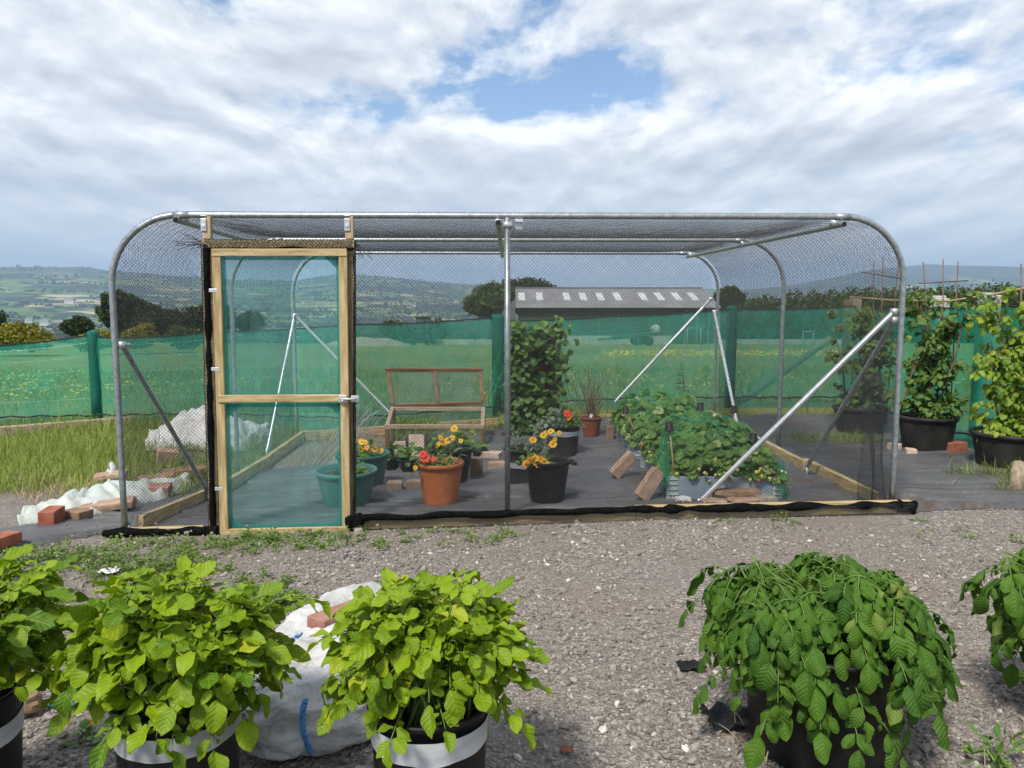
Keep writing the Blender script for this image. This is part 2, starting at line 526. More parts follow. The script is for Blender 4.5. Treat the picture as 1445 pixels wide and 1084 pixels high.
def ground_mat():
    k = NT('land')
    geo = k.n('ShaderNodeNewGeometry')
    pos = geo.outputs['Position']
    ag = k.n('ShaderNodeAttribute'); ag.attribute_name = 'grass'
    af = k.n('ShaderNodeAttribute'); af.attribute_name = 'far'
    # gravel
    n1 = k.noise(pos, .8, 4)
    vo = k.n('ShaderNodeTexVoronoi'); k.l(pos, vo.inputs['Vector']); vo.inputs['Scale'].default_value = 75
    vo2 = k.n('ShaderNodeTexVoronoi'); k.l(pos, vo2.inputs['Vector']); vo2.inputs['Scale'].default_value = 190
    sep = k.n('ShaderNodeSeparateColor'); k.l(vo.outputs['Color'], sep.inputs[0])
    gcol = k.ramp(sep.outputs[0], [(0, (.115, .101, .088)), (.55, (.225, .198, .174)), (.86, (.335, .30, .265)), (.95, (.45, .42, .38)), (1, (.56, .53, .48))])
    sep2 = k.n('ShaderNodeSeparateColor'); k.l(vo2.outputs['Color'], sep2.inputs[0])
    fine = k.ramp(sep2.outputs[0], [(0, (.11, .094, .081)), (.7, (.24, .208, .18)), (1, (.36, .325, .285))])
    gcol = k.mix(k.ramp(k.noise(pos, 3.0, 5), [(.42, 0.15), (.62, .85)]), gcol, fine)
    gcol = k.mix(k.ramp(n1, [(.46, 0.0), (.62, 0.75)]), gcol, (.215, .178, .146))
    # grass
    g1 = k.noise(pos, .35, 5, .6)
    g2 = k.noise(pos, 6.0, 5, .7)
    grass = k.ramp(g1, [(.3, (.15, .19, .045)), (.55, (.215, .245, .065)), (.75, (.27, .265, .09))])
    grass = k.mix(k.ramp(g2, [(.4, 0), (.75, .5)]), grass, (.065, .10, .022))
    grass = k.mix(k.ramp(k.noise(pos, .09, 6, .65), [(.44, 0.0), (.62, .8)]), grass, (.25, .235, .095))
    grass = k.mix(k.ramp(k.noise(pos, 1.3, 6, .7), [(.5, 0.0), (.72, .6)]), grass, (.085, .115, .03))
    nz = k.math('MULTIPLY', k.math('SUBTRACT', k.noise(pos, 2.2, 5), .5), 1.3)
    gm = k.ramp(k.math('ADD', ag.outputs['Fac'], nz), [(.4, 0.0), (.6, 1.0)])
    near = k.mix(gm, gcol, grass)
    # far fields
    mp = k.n('ShaderNodeMapping'); mp.inputs['Scale'].default_value = (1 / 170, 1 / 120, 0); mp.inputs['Rotation'].default_value = (0, 0, .35)
    wob = k.n('ShaderNodeVectorMath'); wob.operation = 'ADD'
    nzv = k.n('ShaderNodeTexNoise'); k.l(pos, nzv.inputs['Vector']); nzv.inputs['Scale'].default_value = .004
    sc = k.n('ShaderNodeVectorMath'); sc.operation = 'SCALE'; sc.inputs['Scale'].default_value = 60
    k.l(nzv.outputs['Color'], sc.inputs[0]); k.l(pos, wob.inputs[0]); k.l(sc.outputs[0], wob.inputs[1])
    k.l(wob.outputs[0], mp.inputs[0])
    fv = k.n('ShaderNodeTexVoronoi'); k.l(mp.outputs[0], fv.inputs['Vector']); fv.inputs['Scale'].default_value = 1.0; fv.inputs['Randomness'].default_value = .85
    s3 = k.n('ShaderNodeSeparateColor'); k.l(fv.outputs['Color'], s3.inputs[0])
    fcol = k.ramp(s3.outputs[0], [(0, (.06, .125, .028)), (.3, (.095, .175, .038)), (.55, (.135, .215, .045)), (.75, (.20, .25, .065)), (.88, (.31, .31, .12)), (1, (.42, .37, .19))])
    fe = k.n('ShaderNodeTexVoronoi'); fe.feature = 'DISTANCE_TO_EDGE'; k.l(mp.outputs[0], fe.inputs['Vector']); fe.inputs['Scale'].default_value = 1.0; fe.inputs['Randomness'].default_value = .85
    hedge = k.ramp(k.math('ADD', fe.outputs['Distance'], k.math('MULTIPLY', k.math('SUBTRACT', k.noise(pos, .03, 4), .5), .16)), [(.04, 1.0), (.085, 0.0)])
    fcol = k.mix(hedge, fcol, (.022, .040, .014))
    wood = k.ramp(k.noise(pos, .0026, 5, .6), [(.52, 0.0), (.57, 1.0)])
    fcol = k.mix(wood, fcol, k.ramp(k.noise(pos, .035, 4), [(.35, (.014, .028, .010)), (.7, (.045, .065, .02))]))
    # moor at the hill crest
    sz = k.n('ShaderNodeSeparateXYZ'); k.l(pos, sz.inputs[0])
    moor = k.ramp(k.math('ADD', sz.outputs[2], k.math('MULTIPLY', k.noise(pos, .003, 4), 90)), [(0, 0.0), (1, 1.0)])
    mr = k.n('ShaderNodeMapRange'); k.l(k.math('ADD', sz.outputs[2], k.math('MULTIPLY', k.noise(pos, .003, 4), 90)), mr.inputs[0])
    mr.inputs[1].default_value = 190; mr.inputs[2].default_value = 235
    fcol = k.mix(mr.outputs[0], fcol, k.ramp(k.noise(pos, .006, 5), [(.4, (.028, .045, .026)), (.6, (.07, .085, .045))]))
    col = k.mix(af.outputs['Fac'], near, fcol)
    nm = k.bump(vo.outputs['Distance'], .8, .012)
    nm = k.bump(k.noise(pos, 55, 4), .5, .010, nm)
    nm = k.bump(k.noise(pos, 5, 4), .4, .05, nm)
    return k.done(k.bsdf(col, .95, 0, .15, nm))
M['land'] = ground_mat()
M['pebble'] = leaf_mat('gravel_stone', (.125, .108, .094), (.31, .275, .242), (.60, .57, .52), 0.0, rough=.85, veins=False, spec=.2, odd_at=.925)

def barn_roof_mat():
    k = NT('fibre_cement_roof')
    co = k.coords()
    w = k.n('ShaderNodeTexWave'); w.bands_direction = 'X'; k.l(co, w.inputs['Vector']); w.inputs['Scale'].default_value = 1.2
    col = k.ramp(k.noise(co, .6, 5), [(.3, (.15, .15, .155)), (.7, (.225, .225, .23))])
    return k.done(k.bsdf(col, .9, 0, .2, k.bump(w.outputs[1], .6, .05)))
M['barn_roof'] = barn_roof_mat()
M['barn_wall'] = pm('dark_green_sheeting', (.03, .045, .033), (.05, .066, .048), 1, .7, .3, 3, stretch=(8, 1, .2), bdist=.05)
M['skylight'] = pm('translucent_skylight', (.42, .43, .43), (.55, .56, .56), .8, .5, 0)
M['barn_grey'] = pm('grey_sheeting', (.11, .12, .12), (.16, .17, .17), 1, .8, .2, 3, stretch=(8, 1, .2))
M['machine_green'] = pm('dark_green_paint', (.012, .06, .04), (.025, .085, .06), 2, .5, 0)
M['machine_dark'] = pm('machine_rubber', (.012, .012, .013), (.025, .025, .026), 4, .8, 0)
M['machine_orange'] = pm('orange_paint', (.55, .22, .03), (.65, .28, .04), 2, .5, 0)
M['machine_glass'] = pm('cab_window', (.06, .10, .10), (.10, .15, .15), 1, .15, 0)
M['house_wall'] = pm('white_render', (.60, .58, .55), (.70, .68, .65), 2, .8, 0)
M['house_brick'] = pm('house_brick', (.22, .09, .06), (.30, .14, .10), 2, .8, 0)
M['house_roof'] = pm('slate_roof', (.14, .14, .15), (.22, .22, .23), 2, .7, 0)
M['house_window'] = pm('house_window', (.03, .035, .04), (.06, .07, .08), 2, .2, 0)
#%%SETTING%%
# ------------------------------------------------------------------ leaves and blades
def leaf_template(nl=8, nw=3, width=.32, fold=.25, droop=.8, wave=.05, curl=0.0, p1=.55, p2=.85, teeth=0.0):
    V = []; UV = []; F = []
    y = z = 0.0
    wn = max((t ** p1) * ((1 - t) ** p2) for t in np.linspace(.01, .99, 60))
    for i in range(nl + 1):
        t = i / nl
        if i:
            an = droop * (t - .5 / nl)
            y += math.cos(an) / nl; z -= math.sin(an) / nl
        w = width * max(.012, (max(t, .004) ** p1) * (max(1 - t, 0.0) ** p2) / wn)
        if teeth: w *= 1 + teeth * (1 if i % 2 else -1)
        for j in range(-nw, nw + 1):
            u = j / nw
            zz = fold * abs(u) * w - curl * u * u * w + wave * math.sin(t * 11 + u * 2.5) * u * u
            V.append((u * w, y, z + zz)); UV.append((u, t))
    m = 2 * nw + 1
    for i in range(nl):
        for j in range(m - 1):
            F.append((i * m + j, i * m + j + 1, (i + 1) * m + j + 1, (i + 1) * m + j))
    return np.array(V), np.array(F), np.array(UV)

def norm(a):
    return a / (np.linalg.norm(a, axis=-1, keepdims=True) + 1e-9)

def basis(axis, nrm):
    a = norm(np.asarray(axis, float)); n = np.asarray(nrm, float)
    x = norm(np.cross(a, n)); n2 = np.cross(x, a)
    return np.stack([x, a, n2], axis=-1)

class Leaves:
    """collects leaf placements and makes ONE mesh of them"""
    def __init__(self, templates):
        self.T = templates
        self.loc = []; self.ax = []; self.nr = []; self.sz = []; self.rn = []
    def add(self, loc, ax, nr, sz, rn=None):
        self.loc.append(np.atleast_2d(np.array(loc, float))); k = len(self.loc[-1])
        self.ax.append(np.atleast_2d(np.array(ax, float))); self.nr.append(np.atleast_2d(np.array(nr, float)))
        self.sz.append(np.broadcast_to(np.array(sz, float), (k,)).copy())
        self.rn.append(rng.random(k) if rn is None else np.broadcast_to(np.array(rn, float), (k,)).copy())
    def arrays(self):
        loc = np.concatenate(self.loc); B = basis(np.concatenate(self.ax), np.concatenate(self.nr))
        sz = np.concatenate(self.sz); rn = np.concatenate(self.rn)
        N = len(loc); ti = rng.integers(0, len(self.T), N)
        Vs = []; Fs = []; U = []; Rn = []; b = 0
        for i, (tv, tf, tu) in enumerate(self.T):
            s = np.where(ti == i)[0]
            if not len(s): continue
            W = np.einsum('nij,vj->nvi', B[s] * sz[s][:, None, None], tv) + loc[s][:, None, :]
            n, v = len(s), len(tv)
            Vs.append(W.reshape(-1, 3))
            Fs.append((tf[None] + (np.arange(n) * v)[:, None, None] + b).reshape(-1, tf.shape[1]))
            U.append(np.tile(tu, (n, 1))); Rn.append(np.repeat(rn[s], v))
            b += n * v
        return np.concatenate(Vs), np.concatenate(Fs), np.concatenate(U), np.concatenate(Rn)
    def build(self, name, mat, parent=None, smooth=True, origin=None):
        V, F, U, Rn = self.arrays()
        return link(name, pymesh(name, V, F, smooth, U, Rn), mat, parent, 0, origin)

T_POT = [leaf_template(10, 3, w_, f_, d_, .06, 0, .74, .84) for w_, f_, d_ in ((.29, .40, .4), (.32, .15, .8), (.25, .65, .2), (.30, .30, 1.2), (.32, .22, .0), (.27, .5, .6), (.30, .35, -.3))]
T_DROOP = [leaf_template(11, 3, w_, f_, d_, .06, c_, .74, .86) for w_, f_, d_, c_ in ((.27, -.30, .7, .25), (.24, -.1, 1.2, .4), (.28, -.2, .4, .25), (.22, .55, .9, 0), (.26, .35, 1.5, 0), (.25, -.4, 1.0, .3))]
T_OVAL = [leaf_template(5, 2, .34, .25, .8, .05), leaf_template(5, 2, .38, .1, 1.1, .06), leaf_template(5, 2, .30, .4, .5, .05)]
T_STRAW = [leaf_template(6, 2, .44, .35, .7, .05, 0, .5, .42, .08), leaf_template(6, 2, .46, .15, 1.0, .06, 0, .5, .42, .08)]
T_SMALL = [leaf_template(3, 1, .34, .25, .7, 0), leaf_template(3, 1, .40, .1, 1.0, 0)]
T_NARROW = [leaf_template(4, 1, .13, .3, .8, 0), leaf_template(4, 1, .16, .2, .4, 0)]
T_PETAL = [leaf_template(3, 1, .50, .1, .5, 0, 0, .6, .35)]
T_BLADE = [leaf_template(4, 1, .018, .5, d, 0, 0, .15, .7) for d in (.3, .7, 1.2, 1.8)]
T_BLADE_W = [leaf_template(4, 1, .035, .5, d, 0, 0, .2, .8) for d in (.4, .9, 1.5, 2.0)]
T_CLUMP = []
for _i in range(5):
    V_ = []; F_ = []
    for q in range(4):
        c_ = rng.normal(0, .42, 3); B_ = basis(rng.normal(0, 1, (1, 3)), rng.normal(0, 1, (1, 3)))[0]
        pts = np.array([(-.3, -.5, 0), (.3, -.45, .1), (.5, .2, 0), (0, .62, -.1), (-.5, .15, .1)]) * rng.uniform(.55, 1.0)
        b_ = len(V_)
        V_ += [tuple(B_ @ p + c_) for p in pts]; F_.append([b_, b_ + 1, b_ + 2, b_ + 3, b_ + 4])
    T_CLUMP.append((np.array(V_), np.array(F_), np.zeros((len(V_), 2))))

def sph(n):
    return norm(rng.normal(0, 1, (n, 3)))

# ------------------------------------------------------------------ the land
def build_land():
    ang = np.concatenate([np.linspace(R(-62), R(62), 300), np.linspace(R(65), R(295), 47)])
    rad = np.concatenate([np.linspace(.25, 15, 90), np.geomspace(15.4, 9000, 150)])
    V = [(0, 0, gz(0, 0))]; gr = [0.0]; fa = [0.0]
    def grassy(x, y):
        a = sstep(9.3, 10.2, y)
        if x < -2.6:
            a = max(a, sstep(6.0, 7.2, y - .10 * (-2.6 - x)))
        if x > 4.6 and y < 11: a = max(a, sstep(4.9, 5.6, x) * .8)
        if y < 2: a *= 1
        if -4.5 < x < -.6: a = max(a, .42 * sstep(4.0, 4.6, y) * sstep(5.2, 4.9, y) * sstep(-.6, -1.2, x))
        return a
    for r in rad:
        for a in ang:
            x, y = r * math.sin(a), r * math.cos(a)
            V.append((x, y, gz(x, y)))
            gr.append(grassy(x, y) if r < 60 else 1.0)
            fa.append(sstep(72, 150, r) if y > 0 else sstep(40, 90, r))
    n = len(ang); F = []
    for k in range(n):
        F.append((0, 1 + (k + 1) % n, 1 + k))
    for i in range(len(rad) - 1):
        for k in range(n):
            k2 = (k + 1) % n
            F.append((1 + i * n + k, 1 + i * n + k2, 1 + (i + 1) * n + k2, 1 + (i + 1) * n + k))
    F = [tuple(reversed(f)) for f in F]
    me = pymesh('ground', V, F, True)
    for nm, arr in (('grass', gr), ('far', fa)):
        at = me.attributes.new(nm, 'FLOAT', 'POINT'); at.data.foreach_set('value', np.array(arr, dtype=np.float32))
    o = link('ground', me, M['land'])
    o['kind'] = 'structure'
    # normals upward?
    if me.polygons[50].normal.z < 0:
        me.flip_normals()
build_land()

def in_poly(x, y, poly):
    c = False; j = len(poly) - 1
    for i in range(len(poly)):
        xi, yi = poly[i]; xj, yj = poly[j]
        if (yi > y) != (yj > y) and x < (xj - xi) * (y - yi) / (yj - yi) + xi: c = not c
        j = i
    return c

# corners of the cage
FL = AT(177, 757, 4.85); FR = AT(1258, 716, 5.20); BL = AT(420, 620, 9.30); BR = AT(1008, 588, 9.40)
for p_ in (FL, FR, BL, BR): p_.z = gz(p_.x, p_.y)

def mat_fabric_sheets():
    main = [(FL.x + .02, FL.y + .02), (FR.x, FR.y - .02), (3.35, 5.22), (4.35, 5.1), (5.0, 5.3), (5.1, 6.4), (4.4, 7.0), (4.6, 9.0), (3.9, 9.5), (2.6, 9.5),
            (.3, 9.5), (-.6, 8.6), (-1.0, 7.7), (-1.6, 7.5), (-2.45, 7.5), (-2.7, 7.0)]
    p = [GG(*q) for q in ((-60, 812), (0, 783), (80, 768), (165, 752), (196, 757), (230, 735), (300, 712), (300, 642), (255, 640), (225, 655), (160, 690), (70, 738), (0, 752), (-60, 770))]
    left = [(q.x, q.y) for q in p]
    st = .05; sy_ = .0165
    V = []; F = []; idx = {}
    xs = np.arange(-5.6, 5.2, st); ys = np.arange(4.1, 9.7, sy_)
    creases = [(random.uniform(4.9, 9.4), random.uniform(-.06, .06), random.uniform(-2.6, 1), random.uniform(1.5, 4.5), random.uniform(.012, .030)) for _ in range(44)]
    grooves = [(cy, random.uniform(-.03, .03), random.uniform(-2.9, -1.2) if k % 2 else random.uniform(-.5, 1.5), random.uniform(2.2, 5.5), random.uniform(.024, .034)) for k, cy in enumerate((5.25, 5.6, 5.75, 6.1, 6.35, 6.75, 7.0, 7.5, 7.9, 8.4, 8.7, 5.45, 6.5, 5.2, 5.9, 6.9))] + [(5.35, .02, -5.5, 3, .03), (5.0, .1, -5.6, 3, .03), (5.6, 0, 2.6, 2.4, .03), (6.3, 0, 2.4, 2.4, .03), (5.42, 0, 2.8, 2.0, .03)]
    def hgt(x, y):
        z = gz(x, y) + .032 + .012 * (mnoise.noise(Vector((x * 1.3, y * 1.3, 5))) + .6) + .006 * mnoise.noise(Vector((x * 5, y * 5, 2)))
        for (cy, sl, x0, ln, am) in creases:
            if x0 < x < x0 + ln:
                d = y - (cy + sl * (x - x0) + .02 * math.sin(x * 3 + cy * 7))
                z += am * math.exp(-(d / .022) ** 2) * math.sin(PI * (x - x0) / ln)
        if x > 2.4 and y > 8.2:
            z += .10 * math.exp(-((y - 8.8) / .25) ** 2) * sstep(2.4, 3.0, x)
        for (cy, sl, x0, ln, am) in grooves:
            if x0 < x < x0 + ln:
                d = y - (cy + sl * (x - x0) + .03 * math.sin(x * 2.1 + cy * 5) + .012 * math.sin(x * 9 + cy))
                if abs(d) < .06: z -= am * math.exp(-(d / .016) ** 2) * min(1, 4 * math.sin(PI * (x - x0) / ln)); z += .4 * am * math.exp(-((d - .03) / .02) ** 2)
        return max(z, gz(x, y) + .004)
    def inside(x, y):
        x2 = x + .05 * mnoise.noise(Vector((x * 2, y * 2, 4))) + .02 * mnoise.noise(Vector((x * 9, y * 9, 4))); y2 = y + .06 * mnoise.noise(Vector((x * 2, y * 2, 7))) + .03 * mnoise.noise(Vector((x * 8, y * 8, 7)))
        return in_poly(x2, y2, main) or in_poly(x2, y2, left)
    def vid(i, j):
        if (i, j) not in idx:
            idx[(i, j)] = len(V)
            x = xs[i] ; y = ys[j]
            edge = not all(inside(x + a, y + b) for a, b in ((.05, 0), (-.05, 0), (0, .05), (0, -.05)))
            V.append((x + .012 * mnoise.noise(Vector((x * 9, y * 9, 1))), y + .02 * mnoise.noise(Vector((x * 7, y * 7, 8))), gz(x, y) + .004 if edge else hgt(x, y)))
        return idx[(i, j)]
    for i in range(len(xs) - 1):
        for j in range(len(ys) - 1):
            x, y = xs[i] + st / 2, ys[j] + sy_ / 2
            if inside(x, y):
                F.append((vid(i, j), vid(i + 1, j), vid(i + 1, j + 1), vid(i, j + 1)))
    o = link('weed_fabric', pymesh('weed_fabric', V, F, True), M['fabric'])
    o['kind'] = 'structure'
mat_fabric_sheets()

# ------------------------------------------------------------------ loose stones, grass, weeds (nobody could count them)
def ico_pts():
    t = (1 + 5 ** .5) / 2
    V = norm(np.array([(-1, t, 0), (1, t, 0), (-1, -t, 0), (1, -t, 0), (0, -1, t), (0, 1, t), (0, -1, -t), (0, 1, -t), (t, 0, -1), (t, 0, 1), (-t, 0, -1), (-t, 0, 1)], float))
    F = np.array([(0, 11, 5), (0, 5, 1), (0, 1, 7), (0, 7, 10), (0, 10, 11), (1, 5, 9), (5, 11, 4), (11, 10, 2), (10, 7, 6), (7, 1, 8), (3, 9, 4), (3, 4, 2), (3, 2, 6), (3, 6, 8), (3, 8, 9), (4, 9, 5), (2, 4, 11), (6, 2, 10), (8, 6, 7), (9, 8, 1)])
    return V, F
IV, IF = ico_pts()
T_STONE = []
for _i in range(7):
    v_ = IV * rng.uniform(.65, 1.2, (12, 1)) * np.array([1, rng.uniform(.6, .9), rng.uniform(.4, .7)])
    T_STONE.append((v_, IF, np.zeros((12, 2))))

def in_cage_or_mat(x, y):
    # front edge line of the cage and fabric
    if x < FL.x: return y > 4.72 + .10 * (x - FL.x) * -0 - .28 * (FL.x - x) * 0.55
    yl = FL.y + (FR.y - FL.y) * (x - FL.x) / (FR.x - FL.x)
    return y > yl - .02 and not (x > 2.75 and y < 5.35 + .35 * mnoise.noise(Vector((x * 3, y * 3, 1))))

def scatter_stones():
    L = Leaves(T_STONE)
    n = 0
    xs = []; ys = []; ss = []
    while n < 62000:
        k = 20000
        y = 1.5 + 4.4 * rng.random(k) ** 1.25
        x = rng.uniform(-1, 1, k) * (y * .72 + .5)
        keep = np.array([not in_cage_or_mat(a, b) and mnoise.noise(Vector((a * .9, b * .9, 2.2))) > random.uniform(-.55, .35) for a, b in zip(x, y)])
        xs.append(x[keep]); ys.append(y[keep]); n += keep.sum()
    x = np.concatenate(xs)[:62000]; y = np.concatenate(ys)[:62000]
    s = .0056 * np.exp(rng.normal(0, .52, len(x)))
    s = np.clip(s, .0028, .026)
    z = np.array([gz(a, b) for a, b in zip(x, y)]) + s * .25
    th = rng.uniform(0, 2 * PI, len(x))
    ax = np.stack([np.cos(th), np.sin(th), rng.normal(0, .12, len(x))], -1)
    nr = np.stack([rng.normal(0, .2, len(x)), rng.normal(0, .2, len(x)), np.ones(len(x))], -1)
    L.add(np.stack([x, y, z], -1), ax, nr, s)
    k = 900
    yb = rng.uniform(1.6, 4.9, k); xb = rng.uniform(-1, 1, k) * (yb * .7 + .4)
    sb = rng.uniform(.009, .021, k)
    L.add(np.stack([xb, yb, sb * .2], -1), rng.normal(0, 1, (k, 3)) * np.array([1, 1, .15]), rng.normal(0, .2, (k, 3)) + np.array([0, 0, 1]), sb, np.clip(rng.normal(.45, .25, k), 0, 1))
    o = L.build('gravel', M['pebble'], smooth=False)
    tag(o, 'loose grey gravel with paler pebbles spread in front of the cage', 'gravel', kind='stuff')
scatter_stones()

def blades(name, label, regions, mat, templ, cat='grass'):
    """regions: (fn(x,y)->density 0..1, xrange, yrange, count, hmin, hmax)"""
    L = Leaves(templ)
    for fn, xr, yr, cnt, h0, h1 in regions:
        x = rng.uniform(*xr, cnt); y = rng.uniform(*yr, cnt)
        keep = np.array([random.random() < fn(a, b) for a, b in zip(x, y)], bool)
        x = x[keep]; y = y[keep]
        if not len(x): continue
        z = np.array([gz(a, b) for a, b in zip(x, y)]) - .005
        h = rng.uniform(h0, h1, len(x))
        th = rng.uniform(0, 2 * PI, len(x)); ln = np.abs(rng.normal(.32, .22, len(x)))
        ax = np.stack([np.cos(th) * ln, np.sin(th) * ln, np.ones(len(x))], -1)
        nr = np.stack([-np.cos(th), -np.sin(th), ln + .3], -1)
        L.add(np.stack([x, y, z], -1), ax, nr, h)
    o = L.build(name, mat)
    return tag(o, label, cat, kind='stuff')

def nz(x, y, s, k=0.0):
    return mnoise.noise(Vector((x * s, y * s, k)))

fence_line_y = lambda x: interp(x, [(-9, 9.6), (-5.3, 9.95), (0, 10.35), (5.2, 10.75)])
def bank(x, y):
    if y > fence_line_y(x) + .1: return 0
    edge = 6.25 + .10 * (-2.6 - x) + .25 * nz(x, y, 1.3)
    return sstep(edge - .1, edge + .3, y) * (.65 + .5 * nz(x, y, .9, 4))
blades('grass', 'long green grass on the bank left of the cage', [
    (lambda x, y: bank(x, y), (-8.2, -2.75), (6.2, 10.0), 26000, .10, .27),
    (lambda x, y: .9 if 8.55 < y < 9.9 and not (1.05 < x < 2.0 and y < 8.7) and nz(x, y, .8, 3) > -.25 and y > 9.0 - .2 * nz(x, y, 2) else 0, (-2.6, 4.9), (8.5, 10.2), 6000, .08, .26),
    (lambda x, y: 1 if nz(x, y, 1.2, 8) > -.1 else 0, (2.85, 3.75), (7.55, 8.05), 1700, .05, .17),
    (lambda x, y: 1 if nz(x, y, 1.4, 6) > 0 else .1, (-3.5, -2.7), (6.2, 7.3), 900, .05, .16),
    (lambda x, y: .8 if nz(x, y, 1.0, 1) > .15 else 0, (4.1, 5.4), (5.2, 6.1), 900, .06, .20),
    (lambda x, y: 1.0 if nz(x, y, 2.0, 2) > -.2 else 0, (3.6, 4.7), (5.7, 6.3), 900, .08, .24),
    (lambda x, y: .5 if nz(x, y, 3.0, 9) > .2 else 0, (-2.6, 2.8), (4.55, 5.1), 900, .02, .06),
    (lambda x, y: .9 if nz(x, y, 3.0, 5) > .1 else 0, (1.35, 2.1), (2.05, 2.6), 500, .03, .09),
], M['grass_blade'], T_BLADE)
blades('field_grass', 'flowering meadow grass of the field beyond the green fence', [
    (lambda x, y: .6 + .5 * nz(x, y, .3, 7), (-16, 9), (10.6, 22), 30000, .12, .34),
], M['grass_blade'], T_BLADE_W)
blades('dry_grass', 'dry straw coloured grass lying on the gravel and bank', [
    (lambda x, y: .5 if nz(x, y, 1.1, 2) > .25 else .02, (-2.6, 2.4), (1.9, 3.0), 500, .04, .12),
    (lambda x, y: 1 if nz(x, y, 1.3, 3) > .0 else .1, (-6.8, -3.2), (5.7, 7.2), 3400, .06, .20),
    (lambda x, y: .7 if nz(x, y, 1.2, 5) > .1 else .05, (3.2, 4.8), (5.1, 6.1), 700, .05, .16),
    (lambda x, y: .8, (-2.3, -.9), (7.6, 9.2), 1900, .04, .14),
    (lambda x, y: .8, (.7, 2.2), (2.0, 2.5), 160, .04, .12),
], M['straw_blade'], T_BLADE)

def weeds():
    L = Leaves(T_SMALL)
    spots = []
    # straggling chickweed along the front of the cage and across the left gravel
    for px, py, rx, n in ((40, 790, 90, 46), (110, 795, 90, 46), (190, 780, 90, 40), (260, 775, 70, 30), (320, 772, 70, 30), (375, 760, 40, 20), (430, 765, 60, 26), (470, 765, 50, 16), (560, 765, 60, 12), (650, 762, 60, 10),
                          (60, 850, 60, 22), (20, 830, 50, 16), (110, 880, 60, 18), (405, 850, 40, 26), (360, 830, 40, 18), (250, 800, 60, 16), (700, 760, 40, 6), (1060, 738, 50, 6), (1110, 735, 40, 5), (170, 812, 90, 24), (300, 805, 80, 14), (1340, 752, 60, 6)):
        for _ in range(n):
            x = px + random.gauss(0, rx * .55); y = py + random.gauss(0, 8)
            spots.append(GG(x, y))
    for s in spots:
        k = random.randint(10, 34); rad = random.uniform(.02, .06); hh = random.uniform(.01, .06)
        d = sph(k)
        loc = np.array(s) + d * np.array([rad, rad, 0]) * rng.random((k, 1)) ** .5 + np.array([0, 0, 1]) * rng.random((k, 1)) * hh
        ax = d * np.array([1, 1, 0]) + np.array([0, 0, .6])
        L.add(loc, ax, rng.normal(0, .5, (k, 3)) + np.array([0, 0, 1.2]), rng.uniform(.010, .024, k))
    o = L.build('weeds', M['weed'])
    tag(o, 'low green weeds creeping over the gravel along the cage front', 'weeds', kind='stuff')
weeds()

def buttercups():
    L = Leaves(T_PETAL)
    pts = []
    for _ in range(1500):
        x = random.uniform(-17, -2); y = random.uniform(10.6, 17)
        if random.random() < .55 + .8 * nz(x, y, .5, 3) and random.random() < sstep(-.5, -6, x + 2): pts.append((x, y))
    for _ in range(130):
        pts.append((random.uniform(-2.5, 8), random.uniform(10.8, 15)))
    for _ in range(520):
        pts.append((random.uniform(3.4, 12.5) , 29 + random.gauss(0, .55)))
    for x, y in pts:
        z = gz(x, y) + random.uniform(.16, .36)
        for q in range(4):
            a = q * PI / 2 + random.random()
            s = random.uniform(.018, .030) * (1 if y < 20 else 1.8)
            L.add((x, y, z), (math.cos(a), math.sin(a), .5), (0, -.5, 1), s)
    o = L.build('buttercups', M['buttercup'])
    tag(o, 'scattered yellow buttercups blooming in the field behind the fence', 'wildflowers', kind='stuff')
buttercups()
# ------------------------------------------------------------------ trees and the far country
def tree(name, label, px0, px1, py_top, py_base, Y, mat, n=5200, leaf=.30, lobes=9, trunk=True, group=None, cat='tree', depth=.8, seed=0, fill=.75):
    rs = np.random.default_rng(seed + 5)
    a = AT(px0, py_base, Y); b = AT(px1, py_top, Y)
    cx = (a.x + b.x) / 2; W = (b.x - a.x) / 2
    zt = b.z; g = gz(cx, Y)
    zb = max(a.z, g + .2) if trunk else g
    H = (zt - zb) / 2; cz = (zt + zb) / 2
    root = thing(name, label, cat, (cx, Y, g), group)
    Ls = Leaves(T_CLUMP)
    cs = []
    for i in range(lobes):
        d = norm(rs.normal(0, 1, 3))
        if d[2] < -.2: d[2] *= .5
        q = rs.uniform(.15, .62)
        rr = rs.uniform(.34, .52)
        cs.append((np.array([d[0] * W * q * 1.05, d[1] * W * depth * q, d[2] * H * q * 1.05]), rr))
    cs.append((np.zeros(3), .62))
    per = n // len(cs)
    for c, rr in cs:
        d = norm(rs.normal(0, 1, (per, 3)))
        q = rs.random((per, 1)) ** .45
        nn = np.array([1 + .30 * mnoise.noise(Vector(tuple(v * 2.3 + c))) for v in d])[:, None]
        P = c + d * q * nn * rr * np.array([W, W * depth, H]) 
        P = P + np.array([cx, Y, cz])
        P[:, 2] = np.maximum(P[:, 2], g + .1)
        Ls.add(P, rs.normal(0, 1, (per, 3)), d + rs.normal(0, .5, (per, 3)) + np.array([0, 0, .6]), rs.uniform(.6, 1.3, per) * leaf,
               np.clip(.5 + .35 * rs.normal(0, 1, per), 0, 1))
    Ls.build('crown', mat, root, smooth=False)
    if trunk:
        m = MB()
        tr = max(.12, W * .07)
        m.tube([(cx, Y, g - .2), (cx + .05 * W, Y, g + (cz - g) * .5), (cx, Y, cz)], [tr, tr * .8, tr * .5], 10)
        for i in range(5):
            c, rr = cs[i]
            m.tube([(cx, Y, zb + H * .3), (cx + c[0] * .5, Y + c[1] * .5, cz + c[2] * .3), (cx + c[0], Y + c[1], cz + c[2])], [tr * .45, tr * .3, tr * .12], 7)
        m.build('trunk', M['bark'], root, True)
    return root

